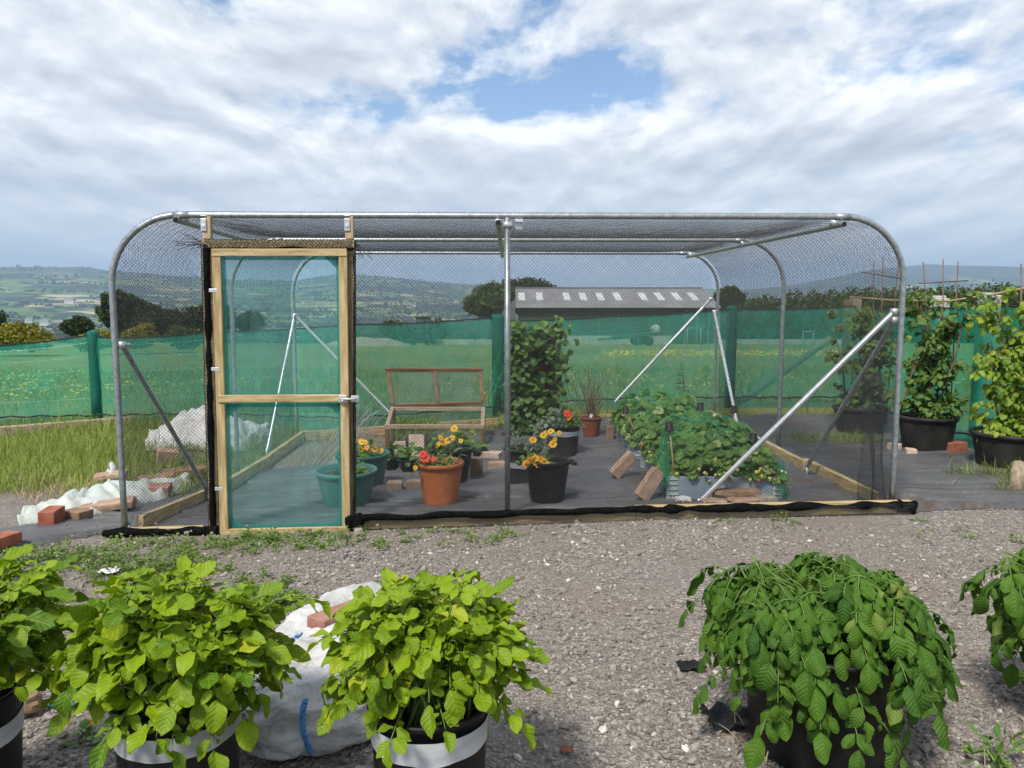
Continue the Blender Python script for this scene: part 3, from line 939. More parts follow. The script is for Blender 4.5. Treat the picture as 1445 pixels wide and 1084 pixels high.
tree('oak_tree', 'broad dark domed tree behind the left cage hoop', 118, 212, 409, 476, 88, M['tree_dark'], 6500, .30, 10, seed=1)
tree('hedge_tree', 'rounded dark tree joining the broad domed tree on its left', 186, 268, 425, 478, 86, M['tree_dark'], 5000, .28, 9, seed=2)
tree('hedge_tree', 'rounded dark tree showing through the door left half', 246, 350, 426, 480, 90, M['tree_dark'], 5000, .30, 9, seed=3)
tree('hedge_tree', 'small dark tree showing through the middle of the door netting', 330, 382, 432, 478, 92, M['tree_dark'], 2600, .26, 7, seed=4)
tree('hedge_tree', 'dark tree cut off at the far left edge beyond the golden bush', -40, 17, 431, 480, 80, M['tree_dark'], 2600, .26, 7, seed=5)
tree('willow_bush', 'golden green bush above the fence left of the wrapped post', -30, 78, 455, 500, 34, M['tree_gold'], 5200, .13, 9, False, cat='bush', seed=6)
tree('willow_bush', 'yellow green shrub beside the wrapped post in front of the domed tree', 104, 172, 458, 496, 36, M['tree_gold'], 3000, .12, 7, False, cat='bush', seed=7)
tree('willow_bush', 'bright yellow shrub seen through the left net panel', 158, 226, 454, 492, 37, M['tree_gold'], 3000, .12, 7, False, cat='bush', seed=8)
tree('willow_bush', 'dull olive shrub right of the bright yellow shrub', 218, 290, 454, 492, 40, M['tree_mid'], 3000, .13, 7, False, cat='bush', seed=9)
tree('hedge_tree', 'green tree standing in front of the distant village houses', 86, 136, 444, 482, 75, M['tree_dark'], 3400, .24, 6, seed=10)
tree('oak_tree', 'spreading bright green oak left of the barn roof', 643, 742, 396, 462, 100, M['tree_oak'], 8000, .36, 13, seed=11)
tree('oak_tree', 'tall dark oak rising behind the barn roof', 682, 826, 386, 458, 116, M['tree_dark'], 8000, .40, 12, seed=12)
tree('ash_tree', 'round dark tree standing at the barn right end', 1004, 1060, 401, 452, 98, M['tree_oak'], 4200, .28, 9, seed=13)
tree('hedge_tree', 'low bush above the fence right of the door seen through net', 528, 592, 446, 470, 84, M['tree_mid'], 1800, .24, 6, False, cat='bush', seed=14)
tree('hedge_tree', 'low bush above the fence just left of the bright oak', 588, 652, 446, 470, 84, M['tree_mid'], 1800, .24, 6, False, cat='bush', seed=15)

def hedge_mass():
    """the wood behind the right end: one mass of crowns"""
    Ls = Leaves(T_CLUMP)
    for px in np.arange(1048, 1640, 9.0):
        for row in range(2):
            Y = 84 + 26 * row + random.uniform(-5, 5)
            top = interp(px, [(1048, 424), (1090, 416), (1130, 412), (1180, 408), (1230, 404), (1300, 404), (1345, 402), (1375, 405), (1410, 398), (1445, 404), (1700, 400)]) + random.uniform(-5, 9)
            p = AT(px, top, Y); g = gz(p.x, Y)
            k = 260; W = random.uniform(1.0, 1.8); H = (p.z - g) / 2
            d = sph(k) * rng.random((k, 1)) ** .4
            P = np.array([p.x, Y, g + H]) + d * np.array([W, W, H])
            Ls.add(P, sph(k), d + rng.normal(0, .5, (k, 3)) + np.array([0, 0, .6]), rng.uniform(.18, .36, k))
    o = Ls.build('woodland', M['tree_mid'], smooth=False)
    tag(o, 'dark line of woodland beyond the field behind the right end of the cage', 'woodland', kind='stuff')
hedge_mass()

def far_woods():
    """hedgerow trees and copses all over the valley and hillside"""
    Ls = Leaves(T_STONE)
    n = 0
    while n < 9500:
        y = 430 * (5200 / 430) ** random.random(); x = random.uniform(-.85, .85) * y
        if math.hypot(x, y) > 5400: continue
        v = mnoise.noise(Vector((x / 380, y / 150, 3.0))) + .5 * mnoise.noise(Vector((x / 90, y / 60, 8.0)))
        lim = .12 if x < -.25 * y else -.22
        if v < lim: continue
        s = random.uniform(3.2, 6.5) * (1 + y / 5000)
        for q in range(4 if y < 1800 else 2):
            xx = x + random.gauss(0, s * .8); yy = y + random.gauss(0, s * .6)
            Ls.add((xx, yy, gz(xx, yy) + s * random.uniform(.2, .7)), (1, random.uniform(-.5, .5), random.uniform(-.4, .4)), (0, random.uniform(-.4, .4), 1), s * random.uniform(.55, 1.15))
        n += 1
    o = Ls.build('valley_trees', M['far_wood'], smooth=True)
    tag(o, 'countless small trees and hedges dotted across the valley and hills', 'woodland', kind='stuff')
far_woods()

def house(label, px, py, w_px, Y, wallmat):
    d = ray(px, py + 2); Y = max(Y, 120)
    while Y < 6000 and CAMZ + d.z / d.y * Y > gz(d.x / d.y * Y, Y): Y *= 1.01
    p = AT(px, py + 2, Y); s = w_px * Y / FPX
    g = gz(p.x, Y); z0 = g; b = g
    root = thing('house', label, 'house', (p.x, Y, g), 'houses in the valley')
    h = s * .42; d = s * .6
    m = MB(); m.box((p.x, Y + d / 2, b + h / 2 - .5), (s, d, h + 1)); m.build('wall', M[wallmat], root)
    m = MB()
    e = s * .04
    V = [(p.x - s / 2 - e, Y - e, b + h), (p.x + s / 2 + e, Y - e, b + h), (p.x + s / 2 + e, Y + d + e, b + h), (p.x - s / 2 - e, Y + d + e, b + h),
         (p.x - s / 2 - e, Y + d / 2, b + h + s * .3), (p.x + s / 2 + e, Y + d / 2, b + h + s * .3)]
    m.add(V, [(0, 1, 5, 4), (2, 3, 4, 5), (0, 4, 3), (1, 2, 5), (3, 2, 1, 0)])
    rf = m.build('roof', M['house_roof'], root)
    m = MB(); m.box((p.x + s * .3, Y + d / 2, b + h + s * .33), (s * .07, s * .07, s * .16)); m.build('chimney', M['house_brick'], rf)
    for q in (-.28, .05, .3):
        m = MB(); m.box((p.x + s * q, Y - .02, b + h * .55), (s * .12, .08, h * .3)); m.build('window', M['house_window'], root)
    return root
house('white rendered house farthest left above the golden bush', 40, 455, 10, 330, 'house_wall')
house('white rendered house between the golden bush and the brick house', 62, 458, 12, 300, 'house_wall')
house('red brick house with pale roof left of the domed tree', 83, 459, 13, 290, 'house_brick')
house('long pale farmhouse on the hillside above the village', 97, 427, 12, 1500, 'house_wall')
house('small white house among valley trees right of the door', 535, 421, 5, 1700, 'house_wall')
house('small pale house in the valley close to the bright oak', 584, 431, 5, 1300, 'house_wall')

# ------------------------------------------------------------------ farm beyond the field
def barn():
    Y0, Y1, Y2 = 70.0, 77.0, 84.0
    x0 = AT(733, 434, Y0).x; x1 = AT(1011, 434, Y0).x
    ze = AT(800, 435, Y0).z; zr = AT(800, 409, Y1).z
    g = gz(9, Y0) - .6
    root = thing('barn', 'long low barn with grey roof and pale skylights beyond the field', 'barn', ((x0 + x1) / 2, Y1, g))
    m = MB()
    m.add([(x0, Y0, g), (x1, Y0, g), (x1, Y2, g), (x0, Y2, g), (x0, Y0, ze), (x1, Y0, ze), (x1, Y2, ze), (x0, Y2, ze), (x0, Y1, zr - .1), (x1, Y1, zr - .1)],
          [(0, 1, 5, 4), (1, 2, 6, 9, 5), (2, 3, 7, 6), (3, 0, 4, 8, 7)])
    m.build('wall', M['barn_wall'], root)
    m = MB(); e = .35; th = .10
    sl = (zr - ze) / (Y1 - Y0)
    def q(x, y, up=0.0):
        return (x, y, ze + (min(y, 2 * Y1 - y) - Y0) * sl + .05 + up)
    for (ya, yb) in ((Y0 - e, Y1), (Y1, Y2 + e)):
        m.add([q(x0 - e, ya), q(x1 + e, ya), q(x1 + e, yb), q(x0 - e, yb), q(x0 - e, ya, th), q(x1 + e, ya, th), q(x1 + e, yb, th), q(x0 - e, yb, th)],
              [(3, 2, 1, 0), (4, 5, 6, 7), (0, 1, 5, 4), (1, 2, 6, 5), (2, 3, 7, 6), (3, 0, 4, 7)])
    rf = m.build('roof', M['barn_roof'], root)
    # corrugation caps of the ridge
    m = MB(); m.bar((x0 - e, Y1, zr + .2), (x1 + e, Y1, zr + .2), .35, .10); m.build('ridge_cap', M['barn_roof'], rf)
    for a in (736, 761, 799, 822, 846, 870, 906, 929, 953, 976):
        xa = AT(a, 422, 74).x; w = .62
        ya, yb = Y0 + 2.2, Y0 + 5.0
        m = MB()
        m.add([q(xa - w / 2, ya, th + .004), q(xa + w / 2, ya, th + .004), q(xa + w / 2, yb, th + .004), q(xa - w / 2, yb, th + .004),
               q(xa - w / 2, ya, th + .05), q(xa + w / 2, ya, th + .05), q(xa + w / 2, yb, th + .05), q(xa - w / 2, yb, th + .05)],
              [(3, 2, 1, 0), (4, 5, 6, 7), (0, 1, 5, 4), (1, 2, 6, 5), (2, 3, 7, 6), (3, 0, 4, 7)])
        m.build('skylight', M['skylight'], rf)
    m = MB(); m.bar((x0 - e, Y0 - e - .06, ze - .02), (x1 + e, Y0 - e - .06, ze - .02), .12, .12); m.build('gutter', M['machine_dark'], root)
    # open bay and posts near the right end
    for px in (968, 984, 1000):
        p = AT(px, 440, Y0 - .1); m = MB(); m.bar((p.x, Y0 - .12, g), (p.x, Y0 - .12, ze), .16, .16, (0, 1, 0)); m.build('post', M['barn_grey'], root)
    a = AT(709, 425, 72).x; b = x0 - .36
    m = MB(); m.add([(a, 72, g), (b, 72, g), (b, 80, g), (a, 80, g), (a, 72, ze - .3), (b, 72, ze + .9), (b, 80, ze + .9), (a, 80, ze - .3)],
                    [(0, 1, 5, 4), (1, 2, 6, 5), (2, 3, 7, 6), (3, 0, 4, 7), (4, 5, 6, 7)])
    m.build('lean_to', M['barn_grey'], root)
barn()

def field_wall():
    p0 = AT(476, 486, 66); m = MB()
    xs = [AT(px, 486, 66).x for px in (600, 702, 783, 960)]
    top = [AT(700, 478, 66).z, AT(700, 477, 66).z, AT(800, 474, 66).z, AT(950, 474, 66).z]
    for a, b, z in ((AT(606, 0, 66).x, AT(701, 0, 66).x, AT(650, 479, 66).z), (AT(701.5, 0, 66).x, AT(782, 0, 66).x, AT(750, 478, 66).z), (AT(782.5, 0, 66).x, AT(958, 0, 66).x, AT(850, 474, 66).z)):
        g = gz((a + b) / 2, 66) - .3
        m.box(((a + b) / 2, 66, (g + z) / 2), (b - a, .3, z - g))
    o = m.build('concrete_wall', M['concrete'], None, origin=(p0.x, 66, -2.2))
    tag(o, 'low pale concrete wall along the far side of the field', 'wall')
    m = MB()
    a, b = AT(1022, 0, 68).x, AT(1210, 0, 68).x; z = AT(1100, 479, 68).z; g = gz(a, 68) - .3
    m.box(((a + b) / 2, 68, (g + z) / 2), (b - a, .3, z - g))
    o = m.build('concrete_wall', M['concrete'], None, origin=(a, 68, -2.2))
    tag(o, 'low grey wall right of the barn at the field end', 'wall')
field_wall()

def tractor():
    p = AT(596, 489, 63); g = gz(p.x, 63)
    root = thing('tractor', 'dark green tractor parked at the far field edge', 'tractor', (p.x, 63, g))
    m = MB(); m.box((p.x - .1, 63.4, g + .95), (1.0, 2.2, .55)); m.box((p.x - .1, 62.2, g + .95), (.7, 1.2, .6)); m.build('body', M['machine_green'], root, bevel=.06)
    m = MB(); m.box((p.x, 64, g + 1.75), (1.15, 1.2, .95)); m.build('cab', M['machine_glass'], root, bevel=.08)
    m = MB(); m.box((p.x, 64, g + 2.28), (1.3, 1.4, .12)); m.build('cab_roof', M['machine_green'], root, bevel=.04)
    rot = Matrix.Rotation(PI / 2, 3, 'Y')
    for dx, dy, r, w in ((-.85, 64.1, .72, .40), (.75, 64.1, .72, .40), (-.6, 61.9, .45, .28), (.5, 61.9, .45, .28)):
        m = MB(); m.lathe([(r * .55, -w / 2), (r * .9, -w / 2), (r, -w / 4), (r, w / 4), (r * .9, w / 2), (r * .55, w / 2)], (p.x + dx, dy, g + r), 20, rot); wh = m.build('wheel', M['machine_dark'], root, True)
        m = MB(); m.lathe([(.02, -w * .3), (r * .5, -w * .3), (r * .5, w * .3), (.02, w * .3)], (p.x + dx, dy, g + r), 16, rot); m.build('rim', M['machine_green'], wh)
    m = MB(); m.tube([(p.x + .25, 62.4, g + 1.2), (p.x + .25, 62.4, g + 2.1)], .06, 8); m.build('exhaust', M['machine_dark'], root)
    m = MB(); m.lathe([(.03, 0), (.09, .02), (.09, .12), (.03, .16)], (p.x + .55, 64, g + 2.35), 10); m.build('beacon', M['machine_orange'], root)
tractor()

def trailer():
    a = AT(864, 487, 62); b = AT(932, 487, 62); g = gz(9, 62)
    cx = (a.x + b.x) / 2; L = b.x - a.x
    root = thing('farm_trailer', 'green twin axle farm trailer in front of the pale wall', 'trailer', (cx, 62, g))
    m = MB(); m.bar((a.x, 62, g + .62), (b.x - .3, 62, g + .95), 1.6, .30); m.build('bed', M['machine_green'], root, bevel=.03)
    m = MB(); m.bar((a.x + .1, 61.3, g + 1.0), (b.x - .5, 61.3, g + 1.3), .08, .10); m.bar((a.x + .1, 62.7, g + 1.0), (b.x - .5, 62.7, g + 1.3), .08, .10)
    for t in (.05, .3, .55, .8): 
        x = a.x + .1 + t * (L - .6); m.bar((x, 61.3, g + .7 + t * .3), (x, 61.3, g + 1.05 + t * .3), .07, .07, (1, 0, 0))
    m.build('side_rail', M['machine_green'], root)
    rot = Matrix.Rotation(PI / 2, 3, 'X')
    for x in (a.x + L * .50, a.x + L * .72):
        for y in (61.1, 62.9):
            m = MB(); m.lathe([(.05, -.12), (.34, -.12), (.38, -.06), (.38, .06), (.34, .12), (.05, .12)], (x, y, g + .38), 18, rot); m.build('wheel', M['machine_dark'], root, True)
    m = MB(); m.lathe([(.02, -.15), (.36, -.12), (.42, 0), (.36, .12), (.02, .15)], (b.x - .55, 61.4, g + 1.28), 18, rot); m.build('drum', M['concrete'], root, True)
    m = MB(); m.bar((a.x, 62, g + .55), (a.x - 1.2, 62, g + .45), .12, .12); m.build('drawbar', M['machine_green'], root)
trailer()

def goal(px0, px1, py0, py1, Y, label):
    a = AT(px0, py1, Y); b = AT(px1, py0, Y); g = gz(a.x, Y)
    root = thing('goal_frame', label, 'goal frame', (a.x, Y, g), 'pale frames at the field end')
    r = .035
    for x in (a.x, b.x):
        m = MB(); m.tube([(x, Y, g), (x, Y, b.z)], r, 8); m.build('post', M['framegrey'], root, True)
    m = MB(); m.tube([(a.x - r, Y, b.z), (b.x + r, Y, b.z)], r, 8); m.build('crossbar', M['framegrey'], root, True)
goal(970, 989, 463, 486, 60, 'pale tubular frame close to the barn right end')
goal(1133, 1148, 468, 480, 60, 'pale tubular frame nearer the fence corner')

def spoil():
    p = AT(515, 490, 60); V = []; F = []
    n = 26
    def h(u, v):
        return max(0, (1 - u * u - v * v)) ** .8 * .65 * (1 + .4 * mnoise.noise(Vector((u * 3, v * 3, 1))))
    g = gz(p.x, 60)
    for i in range(n):
        for j in range(n):
            u = -1 + 2 * i / (n - 1); v = -1 + 2 * j / (n - 1)
            V.append((p.x + u * 3.4, 61 + v * 2.5, g - .05 + h(u, v)))
    for i in range(n - 1):
        for j in range(n - 1):
            F.append((i * n + j, (i + 1) * n + j, (i + 1) * n + j + 1, i * n + j + 1))
    o = link('rubble_heap', pymesh('rubble_heap', V, F, False), M['rock'], None, 0, (p.x, 61, g))
    tag(o, 'pale heap of rubble at the field edge left of the tractor', 'rubble heap')
spoil()

# ------------------------------------------------------------------ the green net fence
def fence_run(name, label, pts, posts, sag=.02, mat='fence_net', group='green netting fence', braces=(), lap=True):
    """pts: (ground point, top z) along the run"""
    root = thing(name, label, 'fence', pts[0][0], group)
    P = []
    for (a, za), (b, zb) in zip(pts, pts[1:]):
        n = max(2, int((b - a).length / .10))
        for i in range(n):
            t = i / n
            q = a.lerp(b, t); P.append((q, za + (zb - za) * t - sag * math.sin(PI * t) * 1.0))
    P.append((pts[-1][0], pts[-1][1]))
    nx = len(P); nv = 16
    side = (pts[-1][0] - pts[0][0]); side.z = 0; side.normalize(); out = Vector((side.y, -side.x, 0))
    def grid(v0, v1, mm, nm, amp, off):
        V = []; F = []
        for i, (q, zt) in enumerate(P):
            for j in range(nv + 1):
                v = v0 + (v1 - v0) * j / nv
                z = q.z - .03 + (zt - q.z + .03) * v
                b = amp * (mnoise.noise(Vector((q.x * 1.1 + q.y * .7, z * 1.6, off * 9))) + .5 * mnoise.noise(Vector((q.x * 3.3 + q.y * 2, z * 4.0, 2))))
                w = out * (off + b * (1 - abs(2 * v - 1) ** 3))
                V.append((q.x + w.x, q.y + w.y, z))
        for i in range(nx - 1):
            for j in range(nv):
                F.append((i * (nv + 1) + j, (i + 1) * (nv + 1) + j, (i + 1) * (nv + 1) + j + 1, i * (nv + 1) + j + 1))
        return link(nm, pymesh(nm, V, F, True), M[mm], root)
    nt = grid(0.0, 1.0, mat, 'netting', .05, .03)
    m = MB(); m.tube([(q.x + out.x * .035, q.y + out.y * .035, zt) for q, zt in P], .008, 6); m.build('top_cord', M['darkcord'], nt)
    # lower cord, looped
    m = MB()
    path = []
    for i, (q, zt) in enumerate(P):
        path.append((q.x + out.x * .06, q.y + out.y * .06, q.z + .14 + .010 * math.sin(i * 1.9) + .02 * mnoise.noise(Vector((q.x, q.y, 3)))))
    m.tube(path, .011, 5); m.build('lower_cord', M['darkcord'], nt)
    # stock wire behind
    A = []; B = []
    for lev in (.12, .30, .46, .62, .78, .92):
        for (q, zt), (q2, zt2) in zip(P, P[1:]):
            A.append((q.x - out.x * .03, q.y - out.y * .03, q.z + (zt - q.z) * lev)); B.append((q2.x - out.x * .03, q2.y - out.y * .03, q2.z + (zt2 - q2.z) * lev))
    for i in range(0, nx, 2):
        q, zt = P[i]
        A.append((q.x - out.x * .03, q.y - out.y * .03, q.z)); B.append((q.x - out.x * .03, q.y - out.y * .03, q.z + (zt - q.z) * .92))
    V, F = prisms(A, B, .0012)
    link('stock_wire', pymesh('stock_wire', V, F), M['wire'], root)
    for (q, zt, r, mm) in posts:
        m = MB()
        m.tube([(q.x, q.y, q.z - .1), (q.x + .01, q.y, q.z + (zt - q.z) * .5), (q.x - .01, q.y, zt)], [r, r * .97, r * .92], 14)
        po = m.build('post', M['greypost'], root, True)
        if mm:
            prof = [(r * 1.25, 0.0), (r * 1.18, .3), (r * 1.24, .6), (r * 1.16, .85), (r * 1.3, .99), (r * 1.05, 1.02), (.01, 1.025)]
            m = MB(); m.lathe([(a, b * (zt - q.z + .02)) for a, b in prof], q, 18, None, .05); m.build('net_wrap', M[mm], po, True)
    for (a, b, r) in braces:
        m = MB(); m.tube([a, a.lerp(b, .5), b], r, 12); m.build('brace', M['greypost'], root, True)
    return root

def fp(px, Y, py):
    p = AT(px, py, Y); return (Vector((p.x, Y, gz(p.x, Y))), p.z)
run = [fp(-330, 9.0, 510), fp(-120, 9.4, 496), fp(-2, 9.62, 487), fp(131, 9.85, 472), fp(170, 9.88, 476), fp(300, 9.98, 468), fp(495, 10.1, 458), fp(700, 10.25, 448), fp(720, 10.28, 452), fp(860, 10.4, 446), fp(1030, 10.5, 436), fp(1205, 10.6, 432)]
def post_at(px, Y, py_top, r, mm):
    p = AT(px, py_top, Y); return (Vector((p.x, Y, gz(p.x, Y))), p.z, r, mm)
cr = AT(1206, 420, 10.62)
br_a = AT(1172, 478, 10.95); br_b = AT(1040, 568, 10.9); br_b.z = gz(br_b.x, br_b.y)
fence_run('netting_fence', 'long green netting fence across the back of the plot', run,
          [post_at(131, 9.85, 472, .055, 'fence_net_dense'), post_at(703, 10.27, 449, .07, 'fence_net_dense'), post_at(1033, 10.52, 437, .06, 'fence_net_dense'), post_at(-150, 9.38, 494, .06, 'fence_net_dense')],
          braces=[(br_a, br_b, .05)])
c0 = Vector((cr.x, 10.62, gz(cr.x, 10.62)))
run2 = [(c0 + Vector((.03, 0, 0)), AT(1206, 434, 10.62).z)]
for px, Y, py in ((1262, 9.2, 437), (1325, 8.2, 434), (1397, 7.4, 430), (1500, 6.6, 428), (1700, 5.4, 420)):
    run2.append(fp(px, Y, py))
fence_run('netting_fence', 'brighter green netting fence behind the tubs at the right', run2, [], mat='fence_net_lap')

def post_thing(label, px, Y, py_top, w, mat, capm=None):
    p = AT(px, py_top, Y); g = gz(p.x, Y)
    m = MB(); m.box((p.x, Y, (p.z + g - .1) / 2), (w, w * .9, p.z - g + .1), jit=.006)
    if mat == 'concrete': m.box((p.x, Y, p.z + .012), (w * .7, w * .6, .03), jit=.006)
    o = m.build('fence_post', M[mat], None, bevel=.012, origin=(p.x, Y, g))
    return tag(o, label, 'post', 'bare fence posts at the right')
post_thing('old wooden corner post among the climber in the farthest right tub', 1208, 10.75, 420, .13, 'greypost')
post_thing('short red brown post end just left of the wooden corner post', 1197, 10.80, 424, .10, 'brownwood_z')
post_thing('pale concrete post behind the middle right climber', 1325, 8.35, 421, .16, 'concrete')
post_thing('pale concrete post holding the long cane near the lime climber', 1396, 7.55, 417, .16, 'concrete')

def sleeper():
    a = GG(-60, 622); b = GG(186, 600)
    m = MB(); m.bar((a.x, a.y, gz(a.x, a.y) + .06), (b.x, b.y, gz(b.x, b.y) + .05), .10, .13)
    o = m.build('timber_sleeper', M['greywood'], None, bevel=.01, origin=a)
    tag(o, 'weathered grey plank lying along the foot of the fence', 'plank')
sleeper()
# ------------------------------------------------------------------ the cage
H0 = 2.0; RB = .43
def hoop_len(L, off=0.0):
    return 2 * (H0 - RB) + PI * (RB + off) + (L - 2 * RB)

def hoop_uz(s, L, off=0.0):
    """arc length -> (distance along the hoop's width, height) ; arrays allowed"""
    s = np.asarray(s, float)
    a = H0 - RB; r = RB + off; q = PI * r / 2; w = L - 2 * RB
    u = np.zeros_like(s); z = np.zeros_like(s)
    m = s < a; u[m] = -off; z[m] = s[m]
    m = (s >= a) & (s < a + q); t = (s[m] - a) / r; u[m] = RB - r * np.cos(t); z[m] = a + r * np.sin(t)
    m = (s >= a + q) & (s < a + q + w); u[m] = RB + (s[m] - a - q); z[m] = H0 + off
    m = (s >= a + q + w) & (s < a + 2 * q + w); t = (s[m] - a - q - w) / r; u[m] = L - RB + r * np.sin(t); z[m] = a + r * np.cos(t)
    m = s >= a + 2 * q + w; u[m] = L + off; z[m] = a - (s[m] - a - 2 * q - w)
    return u, z

LREF = 5.14
# height factors so the top bars read level, ground follows the land
TOPZ = {(0, 0): 1.975, (1, 0): 2.0, (0, 1): 2.02, (1, 1): 2.02}
def C2(u, v):
    """plan position; u,v in 0..1 (arrays)"""
    x = (1 - u) * (1 - v) * FL.x + u * (1 - v) * FR.x + (1 - u) * v * BL.x + u * v * BR.x
    y = (1 - u) * (1 - v) * FL.y + u * (1 - v) * FR.y + (1 - u) * v * BL.y + u * v * BR.y
    return x, y
def CZ(u, v, h):
    top = (1 - u) * (1 - v) * 1.975 + u * (1 - v) * 2.0 + (1 - u) * v * 2.03 + u * v * 2.03
    zb = np.vectorize(lambda uu, vv: gz(*[float(q) for q in C2(uu, vv)]))(u, v)
    return zb + (top - zb) * h / H0
def cage_pt(s, v, off=0.0):
    s = np.asarray(s, float); v = np.asarray(v, float) + np.zeros_like(s)
    uu, h = hoop_uz(s, LREF, off)
    u = uu / LREF
    x, y = C2(u, v)
    return np.stack([x, y, CZ(u, v, h)], -1)

DEP = 4.35
cage = thing('fruit_cage', 'walk in fruit cage of grey steel hoops under black diamond netting', 'fruit cage', ((FL + FR) / 2))
TL = hoop_len(LREF)
PR = .0195
a_ = H0 - RB; q_ = PI * RB / 2
ss = np.concatenate([np.linspace(0, a_, 6), np.linspace(a_, a_ + q_, 14)[1:], np.linspace(a_ + q_, TL - a_ - q_, 12)[1:], np.linspace(TL - a_ - q_, TL - a_, 14)[1:], np.linspace(TL - a_, TL, 6)[1:]])
for v in (0.0, .5, 1.0):
    m = MB(); m.tube([Vector(p) for p in cage_pt(ss, v)], PR, 14)
    hp = m.build('hoop', M['galv'], cage, True)
    # sleeve joints
    m = MB()
    for s0 in (a_ + q_ + .01, TL - a_ - q_ - .01):
        m = MB(); m.tube([Vector(p) for p in cage_pt(np.array([s0 - .05, s0 + .05]), v)], PR + .004, 14)
        m.build('sleeve', M['galv'], hp, True)

tF = (FR - FL); tF.z = 0; LF = tF.length; tF.normalize(); nF = Vector((tF.y, -tF.x, 0))   # nF towards the camera
def plane_hit(px, py, P0, n):
    d = ray(px, py); o = Vector((0, 0, CAMZ))
    t = (P0 - o).dot(n) / d.dot(n)
    return o + d * t
def FP(px, py, out=0.0):
    return plane_hit(px, py, FL + nF * out, nF)
def fa(px, py=500):
    return (FP(px, py) - FL).dot(tF)
tS_L = (BL - FL); tS_L.z = 0; tS_L.normalize(); nS_L = Vector((tS_L.y, -tS_L.x, 0))
tS_R = (BR - FR); tS_R.z = 0; tS_R.normalize(); nS_R = Vector((tS_R.y, -tS_R.x, 0))
tB = (BR - BL); tB.z = 0; tB.normalize(); nB = Vector((tB.y, -tB.x, 0))

def pipe(a, b, name='brace', r=.0165, mat='galv', foot=False, ext=0.0):
    a = Vector(a); b = Vector(b); d = (b - a).normalized()
    m = MB(); m.tube([a - d * ext, b + d * ext], r, 14, cap=False)
    for p, s in ((a - d * ext, -1), (b + d * ext, 1)):
        m.tube([p - d * s * .001, p + d * s * .0005], [r, r], 14)
    o = m.build(name, M[mat], cage, True)
    return o

def clamp_piece(p, parent, r=.026, axis=(0, 0, 1)):
    axis = Vector(axis).normalized()
    m = MB(); m.tube([Vector(p) - axis * .022, Vector(p) + axis * .022], r, 12)
    s = axis.orthogonal().normalized()
    m.tube([Vector(p) + s * r * .8, Vector(p) + s * (r + .025)], .011, 8)
    m.build('clamp', M['galv_bright'], parent, True)

# longitudinal purlins slung under the hoops
def purlin(pxf, pyf, pxb, pyb):
    a = plane_hit(pxf, pyf, FL + nF * .05, nF)
    b = plane_hit(pxb, pyb, BL - nB * .06, nB)
    za = float(CZ(np.array(.5), np.array(0.0), H0)) - PR - .022; zb = float(CZ(np.array(.5), np.array(1.0), H0)) - PR - .022
    a.z = min(a.z, za); b.z = min(b.z, zb)
    o = pipe(a, b, 'purlin', .019)
    m = MB(); d = (b - a).normalized(); m.tube([a - d * .0025, a - d * .0012], .0165, 14); m.build('bore_shade_disc', M['bore_shade'], o)  # flat black disc over the closed end stands for the shade within
    for t in (.035, .5, .965):
        p = a.lerp(b, t); clamp_piece((p.x, p.y, p.z + .018), o, .027, tF)
    return o
purlin(248, 310, 425, 357); purlin(703, 314, 709, 360); purlin(1191, 314, 970, 362)

# braces
def brace(a, b, mat='galv', foot=True, r=.0165):
    o = pipe(a, b, 'brace', r, mat)
    clamp_piece(a, o, .027)
    if foot:
        b = Vector(b); g = gz(b.x, b.y)
        m = MB(); m.tube([(b.x, b.y, g - .05), (b.x, b.y, b.z + .03)], .017, 10); m.build('ground_socket', M['galv'], o, True)
    return o
def sideL(px, py): return plane_hit(px, py, FL + nS_L * .03, nS_L)
def sideR(px, py): return plane_hit(px, py, FR - nS_R * .03, nS_R)
a = FP(1262, 440, -.03); b = GG(987, 716); b = Vector((b.x, b.y + .02, gz(b.x, b.y) + .03)); brace(a, b, 'galv_bright', True, .0185)
a = sideR(1262, 452); b = GG(1138, 676); b = Vector((b.x, b.y, gz(b.x, b.y) + .10)); brace(a, b)
a = sideL(172, 487); b = GG(295, 712); b = Vector((b.x, b.y, gz(b.x, b.y) + .09)); brace(a, b)
a = plane_hit(1003, 422, BR + nB * .03, nB); b = GG(868, 585); b = Vector((b.x, b.y, gz(b.x, b.y) + .12)); brace(a, AT(868, 567, a.y - .05), 'galv_bright', False)
a = plane_hit(1008, 440, BR + nB * .03, nB); b = GG(1043, 612); brace(a, AT(1040, 598, 8.0), 'galv_bright')
a = plane_hit(416, 445, BL + nB * .03, nB); brace(a, AT(549, 582, a.y - .02), 'galv_bright', False)
a = plane_hit(415, 448, BL + nB * .03, nB); b = GG(377, 645); b = Vector((b.x, b.y, gz(b.x, b.y) + .06)); brace(a, b, 'galv_bright')

# centre post at the front
ac = fa(716, 500)
p = FL + tF * ac; g = gz(p.x, p.y)
m = MB(); m.tube([(p.x, p.y, g), (p.x, p.y, 1.975)], .019, 14); cp = m.build('centre_post', M['galv'], cage, True)
m = MB()
for dx in (.075,):
    q = p + tF * dx; m.box((q.x - nF.x * -.005, q.y + nF.y * .005, 1.925), (.045, .006, .05)); m.box((q.x, q.y, 1.955), (.05, .05, .02))
m.build('bracket', M['galv_bright'], cp, bevel=.002)
m = MB(); m.tube([p + Vector((0, 0, 1.93 - p.z)) - tF * .03, p + Vector((0, 0, 1.93 - p.z)) + tF * .03], .027, 12); m.build('clamp', M['galv_bright'], cp, True)

